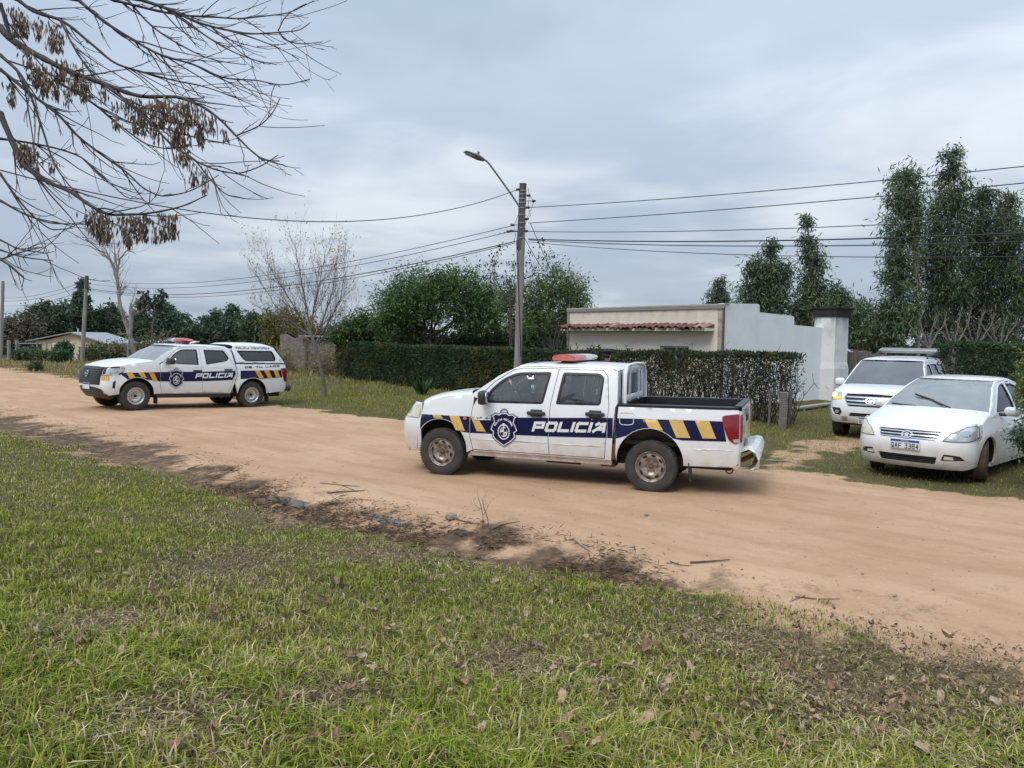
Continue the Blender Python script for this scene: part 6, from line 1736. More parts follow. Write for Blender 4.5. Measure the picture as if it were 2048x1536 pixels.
# tree behind the hedge, left of the pole
leafy_tree('garden_tree', 'broad round-crowned dark green tree behind the hedge left of the lamp pole', 36.0,
           [(795, 612, 52, 40), (850, 572, 62, 34), (925, 576, 66, 36), (980, 615, 34, 40), (790, 652, 42, 28), (885, 605, 90, 34), (955, 640, 50, 26), (830, 640, 60, 24), (760, 640, 22, 26)], 24000, .21, .05, (.042, .085, .030), (.125, .200, .070), 11,
           [(866, 735), (862, 690), (845, 655), (860, 600)], 'bark_dark', .15, .3, None, 'tree', 26, 46, .22, .2)
leafy_tree('garden_tree', 'feathery lighter green tree right of the lamp pole next to the house', 33.0,
           [(1108, 566, 44, 32), (1152, 585, 34, 32), (1062, 592, 36, 36), (1105, 625, 56, 36), (1048, 640, 44, 36), (1150, 632, 30, 34), (1012, 600, 24, 40)], 10500, .18, .045, (.060, .100, .038), (.160, .220, .090), 12,
           [(1100, 735), (1102, 690), (1095, 640), (1110, 580)], 'bark_grey', .13, .2, None, 'tree', 34, 30, .24, .22, twigs=160)
for k, (Y, it, c0, c1, lab) in enumerate(((37, [(712, 652, 34, 32), (690, 668, 30, 24), (735, 668, 30, 26)], (.035, .075, .022), (.085, .135, .040), 'dense green shrub rising over the left end of the long hedge'),
        (38, [(800, 678, 60, 26), (760, 690, 40, 20), (850, 684, 60, 24)], (.045, .05, .022), (.085, .085, .035), 'olive-brown undergrowth shrub beneath the round-crowned tree'),
        (38, [(960, 680, 60, 28), (1005, 672, 40, 30), (920, 690, 40, 20)], (.03, .045, .018), (.06, .08, .03), 'dark undergrowth shrub just left of the lamp pole'),
        (39, [(1085, 680, 52, 34), (1060, 660, 40, 30), (1120, 672, 34, 34)], (.028, .045, .020), (.055, .075, .03), 'dark undergrowth shrub between the lamp pole and the house'))):
    leafy_tree('shrub', lab, Y, it, 5200, .16, .07, c0, c1, 40+k, None, 'bark_dark', .06, .1, 'shrubs behind the hedge', 'shrub', 12, 30, .26)
leafy_tree('small_tree', 'yellowing olive small tree behind the young bare tree', 50.0, [(560, 640, 40, 24), (590, 655, 40, 26), (575, 680, 46, 22), (625, 668, 34, 22)], 4200, .26, .10, (.085, .085, .028), (.21, .18, .055), 51, None, 'bark_grey', .1, .3, None, 'tree', 14, 26, .26)
# eucalypts
EU = dict(c0=(.042, .070, .040), c1=(.135, .175, .098), droop=1.1, bark='bark_pale')
def euc(label, Y, items, n_, seed, trunk=None, r0=.17, L=.33, Wd=.07, c0=None, c1=None, group='eucalypts behind the house', **k):
    a = dict(EU); a['c0'] = c0 or a['c0']; a['c1'] = c1 or a['c1']
    leafy_tree('eucalyptus_tree', label, Y, items, n_, L, Wd, a['c0'], a['c1'], seed, trunk, a['bark'], r0, a['droop'], group, 'tree', 24, 24, .30, .28, **k)
euc('tall slim eucalyptus with bare pale trunk, leftmost of the tall right-hand group', 45.0, [(1814, 352, 24, 28), (1808, 395, 32, 36), (1806, 450, 32, 42), (1810, 505, 30, 40), (1797, 560, 30, 36), (1800, 612, 38, 36), (1790, 655, 38, 32)], 10500, 61, [(1836, 735), (1836, 640), (1834, 540), (1818, 430), (1814, 345)], .15, c1=(.16, .20, .11))
euc('tallest eucalyptus of the right-hand group with pointed top', 46.5, [(1900, 322, 20, 28), (1899, 368, 30, 36), (1893, 425, 42, 42), (1890, 485, 46, 46), (1888, 548, 48, 46), (1885, 610, 48, 44), (1880, 662, 44, 34)], 14500, 62, [(1893, 740), (1894, 600), (1898, 450), (1901, 320)], .2)
euc('dense dark eucalyptus right of the tallest one', 47.5, [(1960, 405, 26, 28), (1963, 450, 38, 40), (1966, 505, 42, 46), (1962, 565, 46, 46), (1958, 625, 48, 44), (1955, 668, 44, 28)], 13000, 63, [(1962, 740), (1963, 600), (1960, 410)], .2, c0=(.030, .052, .034), c1=(.085, .115, .068))
euc('eucalyptus with thin top at the right edge of the picture', 45.5, [(2014, 408, 18, 24), (2020, 455, 28, 36), (2030, 515, 32, 46), (2034, 580, 34, 50), (2030, 645, 36, 40)], 7500, 64, [(2035, 740), (2034, 600), (2015, 400)], .16, c1=(.15, .185, .10))
euc('brownish lower eucalyptus between tall group and chimney', 49.0, [(1745, 665, 32, 26), (1770, 645, 26, 30), (1735, 690, 40, 20), (1770, 690, 34, 20)], 4200, 65, None, .1, c0=(.07, .07, .042), c1=(.15, .14, .085))
euc('bushy eucalyptus just right of the stepped wall, short and rounded', 46.0, [(1543, 498, 15, 18), (1516, 540, 26, 24), (1545, 545, 34, 26), (1530, 588, 46, 34), (1520, 625, 44, 30)], 9000, 66, None, .16, c0=(.034, .058, .036))
euc('slender eucalyptus with tall thin spire behind the chimney', 47.0, [(1614, 442, 10, 18), (1617, 480, 17, 26), (1624, 522, 25, 30), (1632, 568, 28, 32), (1615, 605, 36, 32), (1610, 645, 44, 34)], 7200, 67, [(1622, 740), (1622, 600), (1614, 430)], .14, c1=(.165, .205, .12), shell=.3)
euc('low light eucalyptus clump right of the chimney cap', 45.0, [(1678, 590, 18, 22), (1690, 620, 30, 28), (1722, 622, 18, 24), (1700, 655, 42, 30), (1660, 640, 30, 30)], 6000, 68, None, .1, c1=(.15, .20, .105))
euc('little eucalyptus top showing over the middle of the house roof', 60.0, [(1439, 566, 10, 16), (1437, 585, 18, 16), (1440, 605, 24, 14)], 1700, 69, None, .1, .34)
# far tree line at the left
FAR = [(95, [(38, 655, 30, 22), (20, 675, 26, 22), (60, 672, 34, 24)], (.045, .042, .034), (.08, .074, .058), 'brownish winter tree by the leftmost pole'),
       (97, [(85, 612, 14, 12), (72, 632, 22, 18), (98, 640, 22, 20), (80, 655, 30, 24), (110, 622, 10, 8)], (.035, .05, .034), (.08, .09, .06), 'loose grey-green tree behind the farmhouse roof'),
       (96, [(166, 575, 9, 14), (162, 600, 13, 20), (165, 630, 17, 24)], (.022, .04, .028), (.05, .075, .045), 'narrow tall dark tree right behind the farmhouse pole'),
       (98, [(130, 625, 26, 18), (120, 648, 26, 26), (155, 655, 30, 26), (190, 622, 11, 10), (182, 650, 22, 24)], (.022, .040, .026), (.055, .08, .045), 'wide dark green tree above the farmhouse'),
       (100, [(226, 618, 14, 11), (220, 640, 24, 18), (235, 665, 34, 24)], (.022, .04, .028), (.05, .07, .042), 'dark tree behind the dead forked tree'),
       (101, [(281, 612, 9, 14), (281, 635, 13, 18), (290, 662, 26, 24)], (.026, .045, .03), (.06, .08, .05), 'small pointed tree right of the dead forked tree'),
       (102, [(331, 616, 15, 9), (335, 632, 26, 16), (325, 660, 30, 26)], (.024, .044, .03), (.055, .08, .048), 'flat-topped tree above the canopy pickup hood'),
       (102, [(362, 640, 17, 16), (372, 662, 30, 24), (390, 672, 22, 16)], (.024, .044, .03), (.05, .075, .045), 'rounded tree sloping down to the gap above the canopy pickup roof'),
       (104, [(432, 632, 13, 14), (425, 655, 22, 24), (410, 676, 24, 16)], (.024, .042, .03), (.055, .08, .05), 'dark tree just right of the gap in the tree line'),
       (103, [(466, 625, 14, 14), (470, 648, 24, 24), (455, 672, 30, 22)], (.024, .044, .03), (.06, .085, .05), 'taller dark tree above the pickup canopy'),
       (99, [(505, 650, 22, 22), (520, 670, 36, 24), (545, 645, 14, 20)], (.026, .045, .028), (.06, .08, .045), 'dark tree left of the young bare tree')]
for k, (Y, it, c0, c1, lab) in enumerate(FAR):
    leafy_tree('far_tree', lab, Y, it, 3600, .50, .20, tuple(1.7*v for v in c0), tuple(1.9*v for v in c1), 80+k, None, 'bark_dark', .22, .4, 'far tree line', 'tree', 12, 26, .24, .22, twigs=24)
# hedgerow mass closing the view under the far trees
R_ = np.random.default_rng(99); n_ = 26000
xs = R_.uniform(-95, 20, n_); ys = R_.uniform(100, 112, n_); hh = 1.2+2.6*fbm(xs*.16, ys*.1, 4)+1.2*fbm(xs*.8, ys*.3, 6)
zz = ground_z(xs, ys)+hh*R_.random(n_)**.7
V, T, col = leaves(np.stack([xs, ys, zz], 1), R_.normal(size=(n_, 3)), .8*(.6+.8*R_.random(n_)), .4, tint(n_, (.036, .056, .038), (.100, .112, .070), R_, .25, fbm(xs*.12, ys*.1, 12)), R_)
tag(mk_np('far_woodland', V, T, 'leaf', None, col), 'dark unbroken woodland closing the view below the far trees', 'woodland', kind='stuff')
n_ = 16000
xs = R_.uniform(6, 75, n_); ys = R_.uniform(56, 66, n_); hh = 1.4+2.2*fbm(xs*.2, ys*.1, 14)
zz = ground_z(xs, ys)+hh*R_.random(n_)**.7
V, T, col = leaves(np.stack([xs, ys, zz], 1), R_.normal(size=(n_, 3)), .5*(.6+.8*R_.random(n_)), .22, tint(n_, (.026, .036, .022), (.075, .075, .042), R_, .25, fbm(xs*.2, ys*.1, 15)), R_)
tag(mk_np('rear_thicket', V, T, 'leaf', None, col), 'dark thicket closing the view under the eucalypts', 'thicket', kind='stuff')

# ------------------------------------------------------------------ bare trees
def grow(tubes, tips, p, d, L, r, lvl, R_, bend=.18, up=.12, kids=(3, 5), shrink=.62, spread=.75, curl=0.0):
    n_ = 6
    P = [np.array(p, float)]; d = unit(np.array(d, float))
    for i in range(n_-1):
        d = unit(d+R_.normal(0, bend, 3)+np.array([0, 0, up+curl*(i/n_)])); P.append(P[-1]+d*L/(n_-1))
    P = np.array(P); tubes.append((P, np.linspace(r, r*.5, n_)))
    tips.append((P[-1], d))
    if lvl <= 0: return
    for _ in range(int(R_.integers(*kids))):
        i = int(R_.integers(2, n_)); q = unit(P[min(i+1, n_-1)]-P[i-1])
        nd = unit(q+unit(R_.normal(size=3))*spread)
        grow(tubes, tips, P[i], nd, L*shrink*(.7+.6*R_.random()), r*.55*(1-.06*i), lvl-1, R_, bend, up, kids, shrink, spread, curl)
def bare_tree(name, label, Y, limbs, r0, lvl, seed, bark, twigL, group=None, up=.12, kids=(3, 5), spread=.7, leaf=None, sides=5, every=1, rscale=1.0):
    R_ = np.random.default_rng(seed)
    b0 = at_depth(*limbs[0][0][:2], Y); g = gz(b0[0], b0[1]); base = np.array([b0[0], b0[1], g])
    r = thing(name, label, 'tree', tuple(base), 0, group)
    tubes, fine, tips = [], [], []
    for k, lp in enumerate(limbs):
        P = np.array([at_depth(q[0], q[1], Y+(q[3] if len(q) > 3 else 0)) for q in lp])
        if k == 0: P[0, 2] = g-.1
        rad = np.array([q[2] for q in lp])
        d = np.concatenate([[0], np.cumsum(np.linalg.norm(np.diff(P, axis=0), axis=1))]); n_ = max(6, len(lp)*4); tt = np.linspace(0, d[-1], n_)
        PP = np.stack([np.interp(tt, d, P[:, c]) for c in range(3)], 1); PP[1:-1] += R_.normal(0, .004*d[-1], (n_-2, 3))
        RR = np.interp(tt, d, rad)*rscale
        tubes.append((PP-base, RR))
        if k == 0 and len(limbs) > 1: continue
        for i in range(2, n_, every):
            dr = unit(PP[i]-PP[i-1])
            for _ in range(int(R_.integers(1, 3))):
                grow(fine, tips, PP[i]-base, unit(dr+unit(R_.normal(size=3))*spread), twigL*(.5+.8*R_.random()), max(RR[i]*.38, .005), lvl, R_, .16, up, kids, .62, spread)
    tubes_obj('trunk', tubes, 8, bark, r)
    tubes_obj('branches', fine, sides, bark, r)
    if leaf:
        nl, L, Wd, c0, c1 = leaf
        tp = np.array([t[0] for t in tips]); k = R_.integers(0, len(tp), nl)
        D = R_.normal(size=(nl, 3)); D[:, 2] -= 1.2
        V, T, col = leaves(tp[k]+R_.normal(0, .06, (nl, 3)), D, L*(.6+.8*R_.random(nl)), Wd, tint(nl, c0, c1, R_, .2), R_)
        mk_np('leaves', V, T, 'leaf', r, col)
    return r
bare_tree('dead_tree', 'tall forked leafless tree with pale trunk left of the canopy pickup', 60.0,
          [[(272, 722, .28), (262, 680, .27), (250, 640, .26), (240, 612, .24)], [(240, 612, .22), (236, 560, .15), (228, 530, .12), (205, 505, .09), (180, 492, .05), (145, 485, .025)], [(240, 612, .2), (233, 555, .14), (238, 520, .10), (255, 500, .07), (272, 508, .03)],
           [(233, 560, .12), (222, 520, .09), (205, 490, .07), (185, 478, .05), (150, 470, .02)], [(236, 555, .1), (230, 510, .07), (228, 480, .03)], [(262, 660, .26), (262, 630, .24), (261, 612, .22)], [(262, 650, .24), (258, 700, .2), (256, 722, .2)]],
          .28, 3, 21, 'bark_pale', 1.0, None, .08, (2, 4), .6, every=2, rscale=.62)
bare_tree('thin_tree', 'thin young tree with a few dark leaf tufts on the skyline', 72.0, [[(302, 715, .09), (305, 660, .07), (308, 620, .05), (306, 600, .03)], [(308, 640, .05), (318, 615, .03), (325, 600, .02)], [(307, 635, .04), (296, 612, .03), (290, 602, .02)]], .1, 1, 22, 'bark_grey', .9, None, .2, (2, 4), .7, (260, .45, .2, (.03, .045, .03), (.06, .08, .05)))
bare_tree('young_tree', 'young leaning tree with many upright twigs and sparse yellow leaves on the verge', 25.5,
          [[(650, 800, .085), (648, 770, .08), (640, 725, .07), (630, 690, .065), (622, 668, .06)], [(622, 668, .05), (606, 640, .035), (580, 600, .025), (555, 560, .015), (530, 520, .007)], [(622, 668, .045), (612, 610, .03), (600, 550, .02), (590, 490, .007)], [(622, 668, .045), (628, 610, .03), (640, 560, .018), (650, 515, .007)],
           [(630, 690, .045), (655, 650, .03), (680, 600, .02), (690, 545, .007)], [(626, 680, .04), (650, 630, .025), (668, 570, .015), (672, 530, .007)], [(622, 670, .04), (590, 650, .025), (550, 610, .015), (520, 560, .007)], [(630, 690, .03), (600, 665, .02), (570, 640, .012), (535, 620, .007)], [(630, 688, .03), (670, 660, .02), (700, 630, .007)]],
          .085, 2, 23, 'bark_grey', .80, None, .17, (3, 5), .52, (1300, .10, .026, (.26, .19, .06), (.40, .31, .10)), sides=4, rscale=.8)
bare_tree('thin_tree', 'sparse dark-leaved twiggy tree tops just behind the lamp pole', 31.5, [[(1020, 735, .07), (1022, 660, .06), (1020, 600, .04), (1018, 560, .02)], [(1020, 610, .035), (1000, 575, .02), (988, 552, .01)], [(1020, 590, .03), (1045, 560, .02), (1075, 545, .01)]], .07, 2, 24, 'bark_dark', .75, None, .12, (2, 4), .8, (420, .13, .06, (.03, .035, .022), (.06, .065, .04)))
for k, (x0, lab) in enumerate(((1855, 'pale bare fig-like shrub at the left of the row above the right-hand hedge'), (1905, 'pale bare fig-like shrub in the middle of the row above the right-hand hedge'), (1950, 'pale bare fig-like shrub third along above the right-hand hedge'), (1998, 'pale bare fig-like shrub nearest the right picture edge'))):
    R_ = np.random.default_rng(30+k)
    lim = [[(x0, 760, .10), (x0+2, 715, .09), (x0+3, 695, .08)]]
    for a in (-34, -14, 10, 30): lim.append([(x0+3, 700, .055), (x0+a*.6, 676-R_.random()*12, .04), (x0+a*1.1, 655-R_.random()*18, .026), (x0+a*1.0+8, 635-R_.random()*20, .012)])
    bare_tree('fig_shrub', lab, 24.0+k*.5, lim, .1, 1, 33+k, 'bark_fig', .42, 'bare fig shrubs', .16, (1, 2), .9, every=5, rscale=.62)

# ------------------------------------------------------------------ hedges
def hedge(name, label, A, B, width, h0, h1, n_, c0, c1, seed, L, Wd, sparse=None, stems=60, group=None):
    R_ = np.random.default_rng(seed)
    A, B = np.array(A, float), np.array(B, float); d = B-A; Ln = np.linalg.norm(d); d /= Ln; nn = np.array([-d[1], d[0]])
    g = gz(*A); r = thing(name, label, 'hedge', (A[0], A[1], g), 0, group)
    s_ = R_.random(n_)*Ln; t = s_/Ln
    hgt = h0+(h1-h0)*t+.10*(fbm(s_*1.2, s_*0+3, seed)-.5)+.07*(fbm(s_*5, s_*0+7, seed)-.5)
    # leaves sit mostly in the outer skin: front, back and top faces
    f = R_.random(n_); w = width/2*(1+.25*(fbm(s_*1.6, f*2, seed+1)-.5))
    skin = np.abs(R_.normal(0, .09, n_))
    z = R_.random(n_)**.8*hgt; side = np.where(R_.random(n_) < .68, -1, 1)
    o_ = side*(w-skin)
    top = f < .27
    z = np.where(top, hgt-np.abs(R_.normal(0, .06, n_))+.02, z); o_ = np.where(top, (R_.random(n_)*2-1)*w, o_)
    inner = (f > .27) & (f < .40); o_ = np.where(inner, (R_.random(n_)*2-1)*w, o_)
    keep = np.ones(n_, bool)
    if sparse is not None: keep = R_.random(n_) < sparse(t, z/hgt, s_)
    s_, z, o_, t, hgt = s_[keep], z[keep], o_[keep], t[keep], hgt[keep]
    x = A[0]+d[0]*s_+nn[0]*o_; y = A[1]+d[1]*s_+nn[1]*o_
    P = np.stack([x-A[0], y-A[1], ground_z(x, y)-g+z+.04], 1); k = len(P)
    out = np.stack([nn[0]*o_, nn[1]*o_, (z/hgt-.3)*.6], 1)*1.2+R_.normal(0, .7, (k, 3))
    c = tint(k, c0, c1, R_, .3, fbm(s_*1.5, z*1.8, seed+4)*1.1-.1)
    brown = (fbm(s_*1.1, z*1.5, seed+9) > .66)[:, None]
    c = np.where(brown, c*np.array([2.0, 1.25, .9]), c)*1.3
    V, T, col = leaves(P, out, L*(.6+.8*R_.random(k)), Wd*(.7+.6*R_.random(k)), c, R_)
    mk_np('foliage', V, T, 'leaf', r, col)
    tubes = []
    for i in range(stems):
        s0 = (i+R_.random())/stems*Ln; o0 = R_.normal(0, width*.14); p = A+d*s0+nn*o0; z0 = gz(*p)-g
        b_ = np.array([p[0]-A[0], p[1]-A[1], z0-.05]); hh = (h0+(h1-h0)*s0/Ln)
        for _ in range(4):
            e_ = b_+np.array([d[0]*R_.normal(0, .22)+nn[0]*R_.normal(0, .18), d[1]*R_.normal(0, .22)+nn[1]*R_.normal(0, .18), hh*(.7+.35*R_.random())])
            Q = wander(b_, e_, 7, .3, R_); tubes.append((Q, np.linspace(.016, .005, 7)))
            for _ in range(3):
                q = Q[R_.integers(2, 6)]; e2 = q+R_.normal(0, .16, 3)+np.array([0, 0, .18]); tubes.append((wander(q, e2, 4, .3, R_), np.linspace(.008, .003, 4)))
    tubes_obj('stems', tubes, 4, 'bark_dark', r)
    return r
H0, H1 = place(690, 757)[:2], place(1590, 851)[:2]
split = H0+(H1-H0)*.66
hedge('long_hedge', 'long clipped dark green hedge running from the young tree to the pickup cab', H0, split, 1.0, 1.62, 1.55, 66000, (.020, .040, .021), (.072, .105, .046), 5, .085, .045, None, 90, 'garden hedges')
hedge('sparse_hedge', 'thinner see-through hedge with bare lower stems before the white side wall', split+(H1-H0)*.004, H1, .7, 1.58, 1.68, 26000, (.026, .040, .022), (.085, .102, .052), 6, .080, .040, lambda t, zr, s_: np.clip(.12+1.15*zr**1.25+.22*(fbm(s_*2.2, zr*3, 3)-.5), 0, 1), 80, 'garden hedges')
hedge('right_hedge', 'tall thick dark hedge behind the white saloon', (9.0, 16.35), (14.5, 17.4), .75, 1.98, 2.05, 26000, (.019, .040, .021), (.070, .105, .048), 7, .075, .04, None, 40, 'garden hedges')
# shoots standing up out of the hedge top by the house
R_ = np.random.default_rng(17); tubes, PP, DD = [], [], []
s0 = H0+(H1-H0)*.60
for i in range(26):
    p = H0+(H1-H0)*(.62+.16*R_.random())+R_.normal(0, .15, 2); g = gz(*p); b_ = np.array([p[0], p[1], g+1.5]); e_ = b_+np.array([R_.normal(0, .12), R_.normal(0, .1), .12+.22*R_.random()])
    Q = wander(b_, e_, 5, .2, R_); tubes.append((Q-np.array([s0[0], s0[1], 0]), np.linspace(.006, .003, 5)))
    for q in Q[1:]:
        for _ in range(3): PP.append(q); DD.append(R_.normal(0, .6, 3)+np.array([0, 0, .5]))
r = thing('hedge_shoots', 'leafy shoots growing up from the hedge top in front of the house windows', 'shrub', (s0[0], s0[1], 0))
tubes_obj('stems', tubes, 4, 'bark_dark', r); PP = np.array(PP); V, T, col = leaves(PP-np.array([s0[0], s0[1], 0]), np.array(DD), .11, .04, tint(len(PP), (.02, .035, .016), (.05, .07, .03), R_), R_); mk_np('foliage', V, T, 'leaf', r, col)
# spiky plant and dry weeds at the hedge foot
p = place(845, 790); r = thing('spiky_plant', 'green spiky-leaved plant at the foot of the long hedge', 'plant', tuple(p))
R_ = np.random.default_rng(18); k = 70; a = R_.random(k)*2*math.pi; D = np.stack([np.cos(a)*.5, np.sin(a)*.5, .6+.6*R_.random(k)], 1)
V, T, col = leaves(R_.normal(0, .06, (k, 3))*np.array([1, 1, 0]), D, .75*(.6+.5*R_.random(k)), .07, tint(k, (.035, .07, .025), (.08, .13, .05), R_), R_, .1); mk_np('foliage', V, T, 'leaf', r, col)
# shrub at the right edge, close to the saloon
Y = 11.3
leafy_tree('edge_shrub', 'bright green feathery shrub reaching in at the right edge before the saloon', Y, [(2078, 735, 36, 45), (2064, 775, 32, 36), (2090, 800, 36, 60)], 3800, .085, .022, (.07, .12, .03), (.20, .24, .07), 71, [(2085, 985), (2080, 900), (2065, 780), (2058, 730)], 'bark_grey', .03, .2, None, 'shrub', 24, 30, .22, .2, .3, 90)
leafy_tree('edge_shrub', 'blue-green feathery shrub low at the right edge beside the saloon door', Y-.3, [(2060, 862, 30, 30), (2082, 880, 40, 46), (2052, 885, 22, 22)], 2900, .075, .020, (.035, .07, .045), (.10, .15, .10), 72, [(2092, 990), (2085, 930), (2060, 870)], 'bark_grey', .025, .1, None, 'shrub', 20, 30, .22, .2, .3, 70)
# bushes and weeds along the far verge
for k, (px, py, w, h, c0, c1, lab) in enumerate(((60, 715, 36, 13, (.03, .05, .028), (.07, .095, .05), 'green bush beside the gate posts'), (92, 718, 24, 10, (.035, .055, .03), (.08, .10, .05), 'low green bush before the thin fence post'), (128, 706, 15, 17, (.025, .048, .028), (.06, .09, .045), 'dark bush covering the farmhouse wall centre'), (122, 720, 16, 12, (.022, .05, .03), (.05, .085, .045), 'small dark round bush left of the farmhouse pole'),
        (188, 712, 28, 16, (.045, .055, .028), (.10, .11, .055), 'yellow-green bush right of the farmhouse pole'), (240, 710, 40, 20, (.06, .055, .035), (.12, .105, .065), 'brownish weedy bush at the dead tree foot'), (310, 702, 60, 28, (.055, .052, .034), (.11, .10, .062), 'wide brown weed thicket behind the canopy pickup hood'), (560, 728, 40, 30, (.10, .085, .05), (.20, .165, .10), 'dry straw-coloured weeds behind the canopy pickup tail'), (655, 728, 40, 34, (.10, .085, .05), (.19, .155, .095), 'dry reddish weeds between block shed and hedge'))):
    Y = (58, 57, 62, 54, 60, 66, 70, 42, 40)[k]
    leafy_tree('bush', lab, Y, [(px, py-h*.3, w*.8, h*.8), (px-w*.4, py, w*.5, h*.6), (px+w*.4, py, w*.5, h*.6)], 2600, .30 if k < 7 else .20, .10 if k < 7 else .03, tuple(1.5*v for v in c0), tuple(1.5*v for v in c1), 110+k, None, 'bark_grey', .04, -.3, 'bushes along the far verge', 'bush', 10, 30, .28, twigs=20)
# young plant on the far verge beside the road
leafy_tree('bush', 'small dark weed bush alone in the dry grass left of the canopy pickup', 40.0, [(70, 738, 14, 10), (74, 730, 8, 8)], 900, .14, .04, (.03, .05, .026), (.07, .09, .045), 130, None, 'bark_grey', .02, -.3, 'bushes along the far verge', 'bush', 8, 24, .28, twigs=16)

